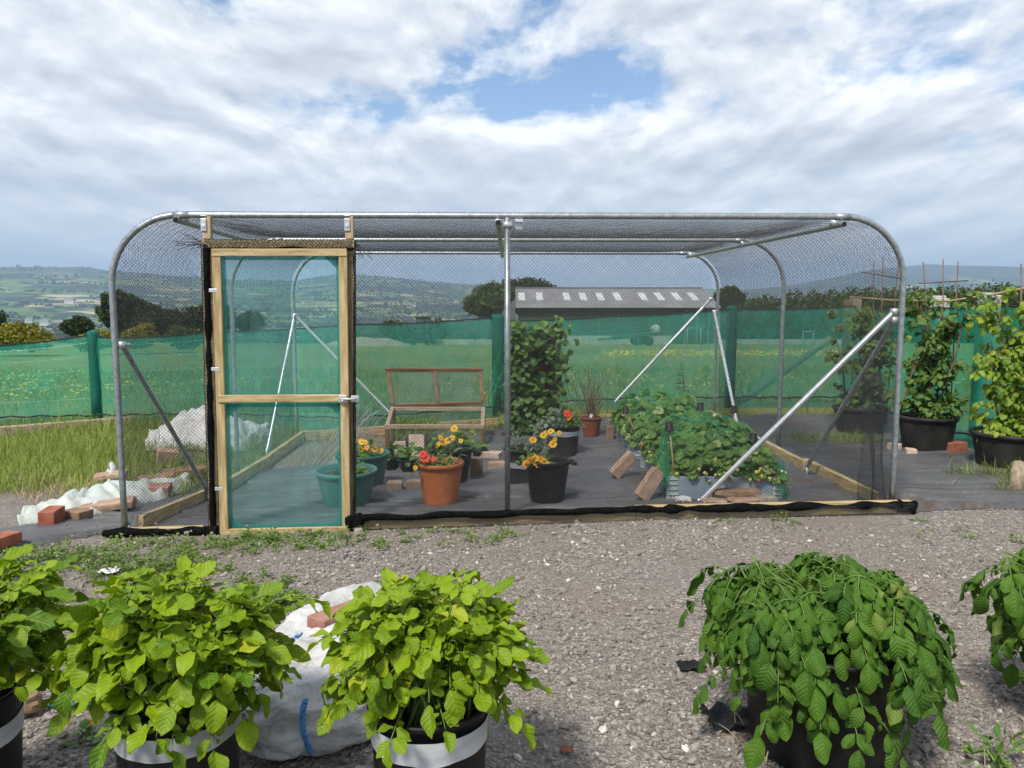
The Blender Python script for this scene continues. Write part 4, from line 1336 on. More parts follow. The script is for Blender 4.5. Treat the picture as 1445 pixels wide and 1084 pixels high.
# ---- nets
def rounded_inside(a, z, L, top, off=.02):
    """inside the rounded front outline"""
    ok = (a > -off) & (a < L + off) & (z < top + off)
    r = RB + off
    for cx in (RB, L - RB):
        corner = ((a < RB) if cx == RB else (a > L - RB)) & (z > top - RB)
        ok &= ~(corner & (((a - cx) ** 2 + (z - (top - RB)) ** 2) > r * r))
    return ok

SP = .0165; NR = .00098
D0 = fa(294, 560); D1 = fa(495, 560)
ztop_door = FP(390, 345).z
gF = lambda a: gz(FL.x + tF.x * a, FL.y + tF.y * a)
def S_front(a, b):
    bel = .018 * np.sin(a * 2.3 + 1) * np.sin(np.clip(b, 0, 2) * PI / 2.0)
    return np.stack([FL.x + tF.x * a + nF.x * (.024 + bel), FL.y + tF.y * a + nF.y * (.024 + bel), b - .07 + 0 * a], -1)
def in_front(a, b):
    z = b - .07
    door = (a > D0) & (a < D1) & (z < ztop_door)
    gg = np.array([gF(q) for q in a])
    return rounded_inside(a, z, LF, 1.968) & ~door & (z > gg + .03)
P0, P1 = net_lines(S_front, LF, 2.10, SP, .075, in_front, .0007)
V, F = prisms(P0, P1, NR)
link('front_netting', pymesh('front_netting', V, F), M['net'], cage)

LB = (BR - BL).length
def S_back(a, b):
    return np.stack([BL.x + tB.x * a - nB.x * .024, BL.y + tB.y * a - nB.y * .024, b - .25 + 0 * a], -1)
def in_back(a, b):
    z = b - .25
    gg = np.array([gz(BL.x + tB.x * q, BL.y + tB.y * q) for q in a])
    return rounded_inside(a, z, LB, 2.03) & (z > gg)
P0, P1 = net_lines(S_back, LB, 2.32, SP * 1.15, .12, in_back, .001)
V, F = prisms(P0, P1, NR)
link('back_netting', pymesh('back_netting', V, F), M['net'], cage)

TLo = hoop_len(LREF, .023)
def S_roof(s, w):
    v = w / DEP
    P = cage_pt(s, v, .023)
    sag = -.055 * np.abs(np.sin(2 * PI * v)) ** .8
    u, h = hoop_uz(s, LREF, .023)
    roof = np.clip((h - 1.75) / .25, 0, 1) * np.clip(np.minimum(u, LREF - u) / .8, 0, 1)
    P[:, 2] += sag * roof
    inw = .03 * np.abs(np.sin(2 * PI * v)) * np.clip(h / .8, 0, 1) * (1 - np.clip((h - 1.2) / .5, 0, 1))
    P[:, 0] += np.where(u < 1, inw, np.where(u > LREF - 1, -inw, 0))
    return P
P0, P1 = net_lines(S_roof, TLo, DEP, SP * 1.05, .10, None, .0007)
V, F = prisms(P0, P1, NR)
link('roof_netting', pymesh('roof_netting', V, F), M['net'], cage)

# surplus net: rolled along the foot of the front, bunched at corners and door
def roll(a, b, r, name='net_roll', n=60, mat='netroll', lump=.35):
    a = Vector(a); b = Vector(b); path = []; rr = []
    n = max(8, int((b - a).length / .04))
    for i in range(n + 1):
        t = i / n; p = a.lerp(b, t)
        k = mnoise.noise(Vector((p.x * 5, p.y * 5, p.z * 5)))
        path.append(p + Vector((0, .012 * k, .012 * mnoise.noise(Vector((p.x * 4, 3, p.z * 4))))))
        rr.append(r * (1 + lump * mnoise.noise(Vector((p.x * 9, p.z * 9, 7)))))
    m = MB(); m.tube(path, rr, 12); me = pymesh(name, m.v, m.f, True)
    for v in me.vertices:
        v.co += Vector((mnoise.noise(v.co * 40), mnoise.noise(v.co * 40 + Vector((9, 0, 0))), mnoise.noise(v.co * 40 + Vector((0, 9, 0))))) * r * .18
    return link(name, me, M[mat], cage)

def wrap_net(a, b, w, d, up, name, r=.0014, sp=.016, parent=None):
    """net wound round a timber from a to b (w wide, d deep)"""
    a = Vector(a); b = Vector(b); L = (b - a).length; dr = (b - a) / L
    s = Vector(up) - dr * Vector(up).dot(dr); s.normalize(); o = dr.cross(s)
    per = 2 * (w + d)
    cor = [(-w / 2, -d / 2), (w / 2, -d / 2), (w / 2, d / 2), (-w / 2, d / 2), (-w / 2, -d / 2)]
    cum = [0, w, w + d, 2 * w + d, per]
    def S(l, q):
        ci = np.interp(q, cum, [c[0] for c in cor]); di = np.interp(q, cum, [c[1] for c in cor])
        return np.array(a)[None] + l[:, None] * np.array(dr)[None] + ci[:, None] * np.array(o)[None] + di[:, None] * np.array(s)[None]
    P0, P1 = net_lines(S, L, per, sp, .012, None, .0016)
    V, F = prisms(P0, P1, r)
    return link(name, pymesh(name, V, F), M['net'], parent or cage)

# base timbers
def board(a, b, h, th=.045, mat='pine_x', name='base_board', dz=0.0, parent=None):
    a = Vector(a); b = Vector(b)
    A = Vector((a.x, a.y, gz(a.x, a.y) + h / 2 + dz)); B = Vector((b.x, b.y, gz(b.x, b.y) + h / 2 + dz))
    m = MB(); m.bar(A, B, th, h, (0, 0, 1))
    return m.build(name, M[mat], parent or cage, bevel=.004)
pA = FL + tF * (D1 + .01) + nF * .06; pM = FL + tF * fa(893, 740) + nF * .06; pB = FR + tF * .10 + nF * .06
board(pA, pM, .075, .05); board(pM + tF * .003, pB, .090, .05)
pL0 = FL - tF * .03 + nF * .05; pL1 = FL + tF * (D0 - .05) + nF * .05
board(pL0, pL1, .055, .045)
for (q0, q1, mt) in ((FL + tS_L * .06 - nS_L * -.07, FL.lerp(BL, .30) + nS_L * .07, 'pine_y'), (FL.lerp(BL, .302) + nS_L * .085, FL.lerp(BL, .66) + nS_L * .085, 'pine_y'), (FL.lerp(BL, .665) + nS_L * .07, BL + nS_L * .07, 'pine_y'),
                     (FR + tS_R * .08 - nS_R * .07, FR.lerp(BR, .30) - nS_R * .085, 'pine_y'), (FR.lerp(BR, .27) - nS_R * .135, FR.lerp(BR, .62) - nS_R * .12, 'pine_y'), (FR.lerp(BR, .625) - nS_R * .07, BR - nS_R * .07, 'pine_y'),
                     (BL + tB * .05 + nB * .05, BL.lerp(BR, .5) + nB * .05, 'pine_x'), (BL.lerp(BR, .502) + nB * .05, BR - tB * .05 + nB * .05, 'pine_x')):
    board(q0, q1, .115, .045, mt)
def gp(v, up=0.0):
    return Vector((v.x, v.y, gz(v.x, v.y) + up))
roll(gp(FL + tF * (D1 - .02) + nF * .10, .085), gp(FL + tF * fa(893, 740) + nF * .10, .072), .022)
roll(gp(FL + tF * fa(880, 740) + nF * .095, .075), gp(FR + tF * .12 + nF * .09, .068), .024, lump=.8)
roll(gp(FL - tF * .10 + nF * .08, .03), gp(FL + tF * (D0 + .02) + nF * .08, .025), .026, lump=.7)
roll(gp(FR + tF * .0 + nF * .07, .06), gp(FR + tF * .11 + nF * .09, .035), .040, lump=.7)
roll(gp(FL + tF * (D0 - .02) + nF * .09, .03), gp(FL + tF * (D0 + .05) + nF * .09, .03), .045, lump=.7)
roll(gp(FL + tF * (D1 - .03) + nF * .11, .06), gp(FL + tF * (D1 + .07) + nF * .11, .075), .045, lump=.6)
wrap_net(gp(pA, .04) , gp(pB, .045), .10, .065, (0, 0, 1), 'board_net', .0016, .015)
# bunched net by the right front leg
def S_b(a, b):
    z = b; c = fa(1243, 600)
    lean = (fa(1228, 700) - c) * (1 - b / .95) * .0
    x = c - .10 + a * (.55 + .45 * (1 - b / 1.0))
    w = .05 * np.sin(a * 70) + .02 * np.sin(b * 9 + a * 30)
    return np.stack([FL.x + tF.x * x - nF.x * (.05 + w), FL.y + tF.y * x - nF.y * (.05 + w), z + .04 + 0 * a], -1)
P0, P1 = net_lines(S_b, .20, .92, .0075, .02, None, .002)
V, F = prisms(P0, P1, .0011)
link('bunched_netting', pymesh('bunched_netting', V, F), M['net'], cage)

# ---- door and its posts
def front_bar(px0, py0, px1, py1, w, th, out, mat, name, parent, up=None, bevel=.003):
    a = FP(px0, py0, out); b = FP(px1, py1, out)
    m = MB(); m.bar(a, b, th if up is None else w, w if up is None else th, tF if abs(px0 - px1) < abs(py0 - py1) else (0, 0, 1))
    return m.build(name, M[mat], parent, bevel=bevel)
px_m = lambda px: px * 4.98 / FPX
# posts (netted part and bare stub above)
def door_post(px_t, px_b, name='door_post'):
    a = FP(px_t, 338, .03); b = FP(px_b, 762, .03); b.z = gz(b.x, b.y)
    m = MB(); m.bar(b, a, .045, .062, tF); po = m.build(name, M['pine_z'], cage, bevel=.003)
    t = FP(px_t - .5, 306, .03)
    m = MB(); m.bar(a + Vector((0, 0, .002)), t, .045, .050, tF); m.build('post_stub', M['stubpine'], po, bevel=.003)
    c = FP(px_t - 2, 310, .0); 
    m = MB(); m.bar(c + nF * .058, c + nF * .058 + Vector((0, 0, -.075)), .006, .034, tF)
    m.tube([c + nF * .058 + Vector((0, 0, -.045)), c + nF * .066 + Vector((0, 0, -.045))], .012, 12)
    m.bar(c + nF * .06 + Vector((0, 0, .018)), c - nF * .03 + Vector((0, 0, .024)), .034, .006)
    m.build('pipe_clip', M['galv_bright'], po, bevel=.002)
    wrap_net(b + Vector((0, 0, .02)), a, .070, .053, nF, 'post_net', .0018, .014, po)
    return po
pl = door_post(293, 304); pr_ = door_post(493.5, 494.5)
# darker bunch running up the left post
aL = FP(291, 345, .055); bL_ = FP(301, 750, .055)
roll(bL_, aL, .019, 'net_fold', lump=.5)
roll(FP(499, 360, .055), FP(499.5, 745, .055), .004, 'net_fold')
a = FP(289, 345, .045); b = FP(500, 345, .045)
m = MB(); m.bar(a, b, .045, .046); li = m.build('lintel', M['pine_x'], cage, bevel=.003)
wrap_net(a, b, .054, .055, nF, 'lintel_net', .0021, .015, li)
roll(FP(289, 351, .07), FP(500, 351, .07), .006, 'net_fold', lump=.6)
m = MB()
for _ in range(14):
    s = FP(287 + random.uniform(-1, 3), 343 + random.uniform(-4, 5), .05); e = s + tF * random.uniform(-.20, -.02) + Vector((0, 0, random.uniform(-.04, .07)))
    m.tube([s, s.lerp(e, .5) + Vector((0, 0, random.uniform(-.02, .02))), e], .0016, 4)
for _ in range(5):
    s = FP(501, 343, .05); e = s + tF * random.uniform(.03, .12) + Vector((0, 0, random.uniform(-.14, .03)))
    m.tube([s, s.lerp(e, .5), e], .0016, 4)
m.build('loose_strands', M['net'], li)

door = thing('door', 'x', 'x', FP(395, 760, .05))
del door['label']; del door['category']
door.parent = cage; door.matrix_parent_inverse = Matrix.Translation(-cage.location)
DO = .075
SW = .052
def dpt(px, py, out=DO): return FP(px, py, out)
m = MB(); 
tl = dpt(301, 357.5); tr = dpt(488, 357.5); bl = dpt(313.5, 755); br = dpt(491, 751.5)
bl.z = tl.z - 1.80; br.z = tr.z - 1.80
def stile(t, b, inx):
    m = MB(); m.bar(b + tF * inx, t + tF * inx, .030, SW, tF); o = m.build('stile', M['pine_z'], door, bevel=.003); return o
hw = SW / 2
L_t = dpt(305.5, 357); L_b = dpt(317, 752); R_t = dpt(484, 357); R_b = dpt(489, 748)
for (t, b) in ((L_t, L_b), (R_t, R_b)):
    m = MB(); m.bar(b, t, .030, SW, tF); m.build('stile', M['pine_z'], door, bevel=.003)
def rail(a, b, out, h=SW):
    m = MB(); m.bar(a + nF * out, b + nF * out, .028, h); return m.build('rail', M['pine_x'], door, bevel=.003)
dirT = (R_t - L_t).normalized()
rail(L_t - dirT * hw + Vector((0, 0, .002)), R_t + dirT * hw + Vector((0, 0, .002)), .006, .046)
dirB = (R_b - L_b).normalized()
rail(L_b - dirB * hw, R_b + dirB * hw, .004, .050)
mlx = dpt(309, 562.5); mrx = dpt(490, 561.5)
rail(mlx, mrx, .010, .046)
# screws
m = MB()
for t in np.linspace(.06, .94, 6):
    for (A_, B_) in ((L_t, L_b), (R_t, R_b)):
        p = A_.lerp(B_, t) + nF * .0155 + tF * random.uniform(-.008, .008); m.tube([p, p + nF * .003], .004, 8)
for (A_, B_, o_) in ((L_t, R_t, .0205), (mlx, mrx, .0245), (L_b, R_b, .0185)):
    for t in np.linspace(.05, .95, 8):
        p = A_.lerp(B_, t) + nF * o_; m.tube([p, p + nF * .0025], .004, 8)
sc_ = m.build('screws', M['galv_bright'], door)
# net panels behind the frame, slightly billowed
def panel(a, b, c, d, name):
    V = []; F = []; n = 18
    for i in range(n + 1):
        for j in range(n + 1):
            s, t = i / n, j / n
            p = a.lerp(b, s).lerp(d.lerp(c, s), t)
            bl_ = -.022 - .012 * math.sin(PI * s) * math.sin(PI * t) + .004 * mnoise.noise(Vector((s * 7, t * 7, 4)))
            V.append(p + nF * bl_)
    for i in range(n):
        for j in range(n):
            F.append((i * (n + 1) + j, (i + 1) * (n + 1) + j, (i + 1) * (n + 1) + j + 1, i * (n + 1) + j + 1))
    return link(name, pymesh(name, V, F, True), M['door_net'], door)
ml = L_t.lerp(L_b, .519); mr = R_t.lerp(R_b, .522)
up_net = panel(L_t, R_t, mr, ml, 'net_panel'); lo_net = panel(ml, mr, R_b, L_b, 'net_panel')
def hem(a, b, par):
    a = Vector(a); b = Vector(b)
    m = MB(); m.bar(a, b, .012, .022, nF.cross((b - a).normalized())); m.build('net_hem', M['door_net_dense'], par)
def off(p, dx, dz): return p + tF * dx + Vector((0, 0, dz)) - nF * .02
e = hw + .009
for (A_, B_, par) in ((off(L_t, e, -.02), off(ml, e, 0), up_net), (off(R_t, -e, -.02), off(mr, -e, 0), up_net), (off(L_t, e, -.032), off(R_t, -e, -.032), up_net),
                      (off(ml, e, -.02), off(L_b, e, .02), lo_net), (off(mr, -e, -.02), off(R_b, -e, .02), lo_net), (off(L_b, e, .034), off(R_b, -e, .034), lo_net), (off(ml, e, -.032), off(mr, -e, -.032), lo_net), (off(ml, e, .032), off(mr, -e, .032), up_net)):
    hem(A_, B_, par)
for (p, sx, sz) in ((off(R_t, -hw, -.02), -1, -1), (off(L_b, hw, .02), 1, 1), (off(R_b, -hw, .02), -1, 1), (off(ml, hw, -.022), 1, -1), (off(mr, -hw, -.022), -1, -1)):
    m = MB(); s = .095
    A_ = p; B_ = p + tF * s * sx; C_ = p + Vector((0, 0, s * sz)); k = -nF * .012
    m.add([A_, B_, C_, A_ + k, B_ + k, C_ + k], [(0, 1, 2), (5, 4, 3), (0, 3, 4, 1), (1, 4, 5, 2), (2, 5, 3, 0)])
    m.build('corner_gusset', M['door_net_dense'], door)
# latch
q = dpt(484, 563, DO + .03)
m = MB(); m.box(q, (.05, .012, .045)); m.box(q + tF * .075, (.05, .012, .04)); lt = m.build('latch', M['galv_bright'], door, bevel=.002)
m = MB(); m.tube([q - tF * .02 + nF * .012, q + tF * .09 + nF * .012], .006, 8); m.tube([q + nF * .012, q + nF * .035 + Vector((0, 0, -.012))], .005, 8); m.build('bolt', M['galv_bright'], lt, True)
for py in (410, 521, 690):
    p = FP(306 + (py - 357) * .029 - 7, py, DO + .012)
    m = MB(); m.box(p, (.05, .006, .022)); m.build('hinge', M['galv_bright'], door, bevel=.002)

# ------------------------------------------------------------------ pots and what grows in them
def pot(root, c, rt, rb, h, mat, band=None, band_at=(.62, .78), ribs=False, handles=False, soil=True, rim=.03, soil_drop=.05, tilt=0.0):
    c = Vector(c)
    th = .008
    def rad(t): return rb + (rt - rb) * t
    prof = [(rb * .6, 0.0), (rb * .96, 0), (rb, .012)]
    if ribs:
        for k in range(1, 12):
            t = k / 13; prof.append((rad(t) * (1.02 if k % 3 == 0 else .99), h * t))
    else:
        for k in range(1, 8):
            t = k / 9; prof.append((rad(t), h * t))
    prof += [(rad(.93) * .985, h - rim), (rt * 1.03, h - rim + .002), (rt * 1.05, h - rim * .5), (rt * 1.045, h - .004), (rt * 1.02, h), (rt * .965, h - .003), (rad(.9) - th, h - rim), (rad(.7) - th, h * .68), (.02, h * .66)]
    m = MB(); m.lathe(prof, c, 44, None, .006)
    po = m.build('pot', M[mat], root, True)
    if band:
        r0, r1 = band_at
        V = []; F = []; n = 60
        for i in range(n):
            a = 2 * PI * i / n
            lo = r0 * h + .004 * mnoise.noise(Vector((math.cos(a) * 2, math.sin(a) * 2, c.x))) + tilt * h * math.cos(a)
            hi = r1 * h + .005 * mnoise.noise(Vector((math.cos(a) * 2, math.sin(a) * 2, c.x + 5))) + tilt * h * math.cos(a)
            for q in range(5):
                z = lo + (hi - lo) * q / 4
                r = rad(z / h) + .0035 + .0016 * mnoise.noise(Vector((a * 5, z * 60, c.y)))
                V.append((c.x + r * math.cos(a), c.y + r * math.sin(a), c.z + z))
        for i in range(n):
            i2 = (i + 1) % n
            for q in range(4):
                F.append((i * 5 + q, i2 * 5 + q, i2 * 5 + q + 1, i * 5 + q + 1))
        link('tape_band', pymesh('tape_band', V, F, True), M[band], po)
    if handles:
        for s in (-1, 1):
            m = MB(); pa = []
            for k in range(9):
                a = PI * k / 8
                pa.append((c.x + s * (rt * 1.02 + .045 * math.sin(a)), c.y + .06 * math.cos(a), c.z + h - .015 - .02 * math.sin(a)))
            m.tube(pa, .010, 8); m.build('handle', M[mat], po, True)
    if soil:
        V = [(c.x, c.y, c.z + h - soil_drop + .01)]; F = []; n = 28
        for k in range(1, 6):
            for i in range(n):
                a = 2 * PI * i / n; r = (rad(.88) - th) * k / 5
                x, y = c.x + r * math.cos(a), c.y + r * math.sin(a)
                V.append((x, y, c.z + h - soil_drop + .012 * mnoise.noise(Vector((x * 25, y * 25, 1)))))
        for i in range(n): F.append((0, 1 + i, 1 + (i + 1) % n))
        for k in range(4):
            for i in range(n):
                i2 = (i + 1) % n; F.append((1 + k * n + i, 1 + (k + 1) * n + i, 1 + (k + 1) * n + i2, 1 + k * n + i2))
        link('soil', pymesh('soil', V, F, True), M['soil'], root)
    return po

def bushy(root, c, rx, ry, h, n, size, mat, templ=None, name='foliage', nstems=8, low=-.1, narrow=False):
    """loose clump of leaves on thin stems above c"""
    c = np.array(c, float); L = Leaves(templ or T_OVAL)
    d = sph(n); d[:, 2] = np.abs(d[:, 2]) * (1 - low) + low
    q = rng.random((n, 1)) ** .5
    P = c + d * q * np.array([rx, ry, h])
    ax = d * np.array([1, 1, .5]) + rng.normal(0, .35, (n, 3)) + np.array([0, 0, .1])
    L.add(P, ax, rng.normal(0, .4, (n, 3)) + np.array([0, -.25, 1.0]), size * rng.uniform(.6, 1.25, n))
    f = L.build(name, M[mat], root)
    m = MB()
    for k in range(nstems):
        p = P[rng.integers(0, n)]
        m.tube([Vector(c) + Vector((random.gauss(0, .02), random.gauss(0, .02), -.02)), Vector(c).lerp(Vector(p), .5) + Vector((0, 0, .02)), Vector(p)], [.004, .003, .002], 5)
    m.build('stems', M['stem'], root)
    return P

def flower(root, p, s, mat, tilt=None):
    p = Vector(p); L = Leaves(T_PETAL)
    up = Vector((random.gauss(0, .3), -.85 + random.gauss(0, .25), .55)).normalized()
    a = up.orthogonal().normalized(); b = up.cross(a)
    off_ = random.random() * 2
    for k in range(6):
        t = 2 * PI * k / 6 + off_
        d = a * math.cos(t) + b * math.sin(t) + up * .25
        L.add(p, d, up, s * random.uniform(.9, 1.1))
    o = L.build('flower', M[mat], root)
    m = MB(); m.lathe([(.001, 0), (s * .22, .002), (s * .16, s * .14), (.001, s * .18)], p, 8, up.to_track_quat('Z', 'Y').to_matrix())
    m.build('flower_centre', M['petal_dark'], o, True)

def pot_px(px, py_bot, py_rim, w_px, taper=.78):
    """plan position, radius and height of a pot from its silhouette in the photograph"""
    f = GG(px, py_bot)
    Y = f.y; depth = Y * math.cos(TH) + (CAMZ - f.z) * math.sin(TH)
    r = w_px * depth / FPX / 2 / 1.05
    r *= (1 + r / depth)
    cy = Y + r * taper
    c = Vector((f.x * cy / Y, cy, gz(f.x, cy)))
    h = AT(px, py_rim, cy).z - c.z
    return c, r, r * taper, h

def potted(name, label, cat, px, pyb, pyr, w, mat, taper=.78, group=None, **kw):
    c, rt, rb, h = pot_px(px, pyb, pyr, w, taper)
    root = thing(name, label, cat, c, group)
    c.z += .028
    pot(root, c, rt, rb, h, mat, **kw)
    return root, c, rt, h

GP = 'pots standing on the fabric inside the cage'
r, c, rt, h = potted('flower_pot', 'large pale green tub with few seedlings half behind the door frame', 'plant pot', 490, 724, 667, 87, 'pale_green_plastic', .74, GP, rim=.035)
bushy(r, c + Vector((.08, 0, h - .03)), .09, .08, .10, 26, .05, 'leaf_mid'); bushy(r, c + Vector((-.1, 0, h - .05)), .04, .04, .05, 8, .03, 'leaf_mid', name='seedling')
r, c, rt, h = potted('flower_pot', 'dark green tub of yellow marigolds behind the pale green tub', 'plant pot', 513, 697, 643, 77, 'green_plastic', .72, GP, rim=.03)
P = bushy(r, c + Vector((.03, -.02, h - .03)), .16, .12, .15, 90, .045, 'leaf_mid')
bushy(r, c + Vector((-.10, 0, h - .03)), .07, .06, .16, 30, .05, 'leaf_grey', T_NARROW, 'grey_foliage')
for k in range(9): flower(r, c + Vector((random.uniform(-.02, .17), random.uniform(-.14, -.02), h + random.uniform(.02, .13))), .027, 'petal_yellow' if k % 3 else 'petal_orange')
for px, w, pyb, pyr, lab in ((553, 26, 670, 651, 'small black pot of salad leaves beside the dark green tub'), (577, 29, 673, 652, 'small black pot of upright leaves behind the terracotta pot')):
    r, c, rt, h = potted('nursery_pot', lab, 'plant pot', px, pyb, pyr, w, 'black_plastic', .72, GP, rim=.02, soil_drop=.03)
    bushy(r, c + Vector((0, 0, h - .02)), .10, .09, .14, 34, .085, 'leaf_tower')
r, c, rt, h = potted('flower_pot', 'black tub of yellow and orange blooms behind the terracotta pot', 'plant pot', 637, 690, 636, 63, 'black_plastic', .72, GP, rim=.03)
bushy(r, c + Vector((.0, -.03, h - .03)), .16, .12, .20, 120, .04, 'leaf_mid'); bushy(r, c + Vector((.10, 0, h + .06)), .07, .07, .12, 30, .06, 'leaf_lime', name='yellow_foliage')
for (a, b, s) in ((618, 628, .03), (626, 624, .035), (632, 622, .03), (641, 605, .036), (622, 618, .028), (638, 618, .026), (650, 622, .022)):
    flower(r, AT(a, b, c.y - .12), s, 'petal_yellow')
r, c, rt, h = potted('flower_pot', 'big orange terracotta pot with red nasturtium flowers', 'plant pot', 622, 721, 656, 67, 'terracotta', .74, GP, rim=.035)
bushy(r, c + Vector((-.07, -.02, h - .02)), .13, .12, .13, 80, .05, 'leaf_mid'); bushy(r, c + Vector((.07, 0, h)), .08, .07, .16, 30, .06, 'leaf_grey', T_NARROW, 'grey_foliage')
for (a, b, s) in ((600, 646, .042), (597, 641, .03), (612, 648, .022), (586, 660, .02)): flower(r, AT(a, b, c.y - .16), s, 'petal_red' if a > 590 else 'petal_yellow')
r, c, rt, h = potted('nursery_pot', 'tiny black pot of leaves standing upon a brick', 'plant pot', 675, 653, 641, 17, 'black_plastic', .75, GP, rim=.015, soil_drop=.02)
bushy(r, c + Vector((0, 0, h)), .05, .05, .13, 16, .08, 'leaf_tower')
r, c, rt, h = potted('flower_pot', 'black handled tub of orange blooms nearest the centre post', 'plant pot', 772, 718, 653, 66, 'black_plastic', .74, GP, rim=.03, handles=True)
bushy(r, c + Vector((-.09, -.06, h - .02)), .12, .10, .09, 70, .045, 'leaf_mid')
for (a, b) in ((748, 650), (755, 647), (763, 648), (768, 652), (756, 653), (742, 655), (771, 656), (760, 655)): flower(r, AT(a, b, c.y - .14), .03, random.choice(['petal_yellow', 'petal_orange', 'petal_orange']))
r, c, rt, h = potted('flower_pot', 'black tub with grey band half behind the centre post', 'plant pot', 737, 691, 637, 54, 'dusty_black', .80, GP, rim=.02, band='tape', band_at=(.50, .66))
bushy(r, c + Vector((-.03, 0, h - .03)), .12, .12, .20, 70, .05, 'leaf_grey', T_NARROW); bushy(r, c + Vector((.14, -.05, h)), .11, .09, .22, 90, .045, 'leaf_grey', name='outer_foliage')
for (a, b, s) in ((752, 621, .034), (767, 614, .034), (777, 609, .034), (780, 627, .036), (789, 611, .022), (783, 620, .022)): flower(r, AT(a, b, c.y - .15), s, 'petal_yellow')
r, c, rt, h = potted('flower_pot', 'tall black tub with grey tape band in front of the strawberry tower', 'plant pot', 794, 651, 603, 50, 'dusty_black', .84, GP, rim=.02, band='tape', band_at=(.68, .84))
bushy(r, c + Vector((-.05, 0, h - .03)), .19, .15, .17, 120, .05, 'leaf_grey'); bushy(r, c + Vector((.10, -.06, h)), .10, .08, .08, 50, .045, 'leaf_mid', name='trailing_foliage')
flower(r, AT(801, 584, c.y - .1), .04, 'petal_red'); flower(r, AT(803, 590, c.y - .1), .03, 'petal_orange')
m = MB(); m.tube([c + Vector((.02, 0, h - .05)), c + Vector((.06, 0, h + .22))], .005, 6); m.build('stake', M['cane'], r)
r, c, rt, h = potted('flower_pot', 'ribbed red clay pot holding a bare twiggy shrub', 'plant pot', 834, 622, 592, 31, 'terracotta_dark', .70, GP, rim=.025, ribs=True)
m = MB()
for k in range(26):
    t = random.uniform(0, 2 * PI); l = random.uniform(.25, .55); sp_ = random.uniform(.05, .35)
    p0 = c + Vector((random.gauss(0, .03), random.gauss(0, .03), h - .05)); p2 = p0 + Vector((math.cos(t) * sp_, math.sin(t) * sp_, l))
    m.tube([p0, p0.lerp(p2, .5) + Vector((random.gauss(0, .03), random.gauss(0, .03), .04)), p2], [.005, .004, .002], 5)
p0 = c + Vector((0, 0, h)); q = AT(829, 516, c.y)
m.tube([p0, p0.lerp(q, .5) + Vector((.02, 0, 0)), q], [.008, .006, .003], 6)
for k in range(6):
    b_ = p0.lerp(q, random.uniform(.5, .95)); m.tube([b_, b_ + Vector((random.choice((-1, 1)) * random.uniform(.05, .13), 0, random.uniform(.03, .10)))], [.004, .002], 5)
m.build('twigs', M['twig'], r)
bushy(r, c + Vector((0, 0, h)), .30, .2, .55, 26, .03, 'leaf_lime', T_SMALL, 'sparse_leaves', 0)
m = MB(); q = AT(834, 587, c.y - .12); m.box(q, (.03, .004, .04), Matrix.Rotation(.4, 3, 'Y')); m.build('plant_label', M['labelwhite'], r)

# bricks and blocks
def brick(label, px, py, size, rz, mat, tilt=(0, 0), lift=0.0, cat='brick', group=None, name='brick', dy=0.0):
    p = GG(px, py); p = Vector((p.x, p.y + dy + size[1] * .5, gz(p.x, p.y)))
    R3 = Matrix.Rotation(rz, 3, 'Z') @ Matrix.Rotation(tilt[0], 3, 'X') @ Matrix.Rotation(tilt[1], 3, 'Y')
    ext = sum(abs(R3[2][i]) * size[i] / 2 for i in range(3))
    m = MB(); m.box((0, 0, 0), size, R3, jit=.004)
    me = pymesh(name, m.v, m.f)
    o = link(name, me, M[mat], None, .006)
    o.location = (p.x, p.y, p.z + ext + .026 + lift)
    return tag(o, label, cat, group)
BG = 'loose bricks and blocks inside the cage'
brick('buff brick lying left of the terracotta pot', 556, 699, (.125, .10, .075), .05, 'brick', group=BG)
brick('buff brick touching the terracotta pot left side', 585, 697, (.125, .10, .075), -.1, 'brick', group=BG)
brick('pale square block standing against the cold frame, lower of two', 562, 645, (.15, .05, .13), .1, 'brick_pale', (-.15, 0), group=BG)
brick('tall pale block with clipped corner standing against the cold frame', 588, 650, (.155, .05, .23), -.05, 'brick_pale', (-.15, 0), group=BG)
brick('brown brick on end under the tiny black pot', 672, 678, (.105, .10, .16), 0, 'brick_brown', group=BG)
brick('flat pale brick lying by the cold frame right leg', 692, 653, (.21, .12, .07), -.35, 'brick_pale', group=BG)
brick('buff brick close left of the centre post', 703, 668, (.18, .10, .07), .1, 'brick', group=BG)
brick('buff brick leaning on the near strawberry collar', 917, 714, (.10, .07, .235), .25, 'brick', (0, .62), group=BG)
brick('buff brick leaning where the two strawberry collars meet', 880, 681, (.085, .07, .235), .25, 'brick', (0, .78), group=BG)
brick('small brick propped on the far strawberry collar', 861, 627, (.07, .06, .16), .1, 'brick_brown', group=BG)
brick('small pink brick at the near strawberry collar right side', 1105, 699, (.07, .10, .07), .4, 'brick_pink', group=BG)
BO = 'bricks lying outside the cage'
brick('orange red brick weighing down the pale sheet', 62, 748, (.105, .19, .095), .15, 'brick_red', group=BO)
brick('flat brown brick beside the pale sheet edge', 104, 740, (.16, .12, .06), -.35, 'brick_brown', group=BO)
brick('orange brick end at the far left on the fabric', -14, 785, (.10, .20, .065), -.2, 'brick_red', group=BO)
brick('red brick lying flat upon the pale sheet by the cage', 218, 708, (.21, .12, .075), .2, 'brick_pink', (.15, 0), lift=.015, group=BO)
brick('grey concrete block standing on the fabric behind the left brace', 233, 665, (.19, .12, .16), .5, 'brick', (.1, .15), name='concrete_block', cat='block', group=BO)
brick('pale brick bit under the middle right tub, left one', 1265, 641, (.09, .10, .07), .3, 'brick_pale', group=BO)
brick('pale brick bit under the middle right tub, right one', 1288, 646, (.09, .08, .055), -.2, 'brick_pale', group=BO)
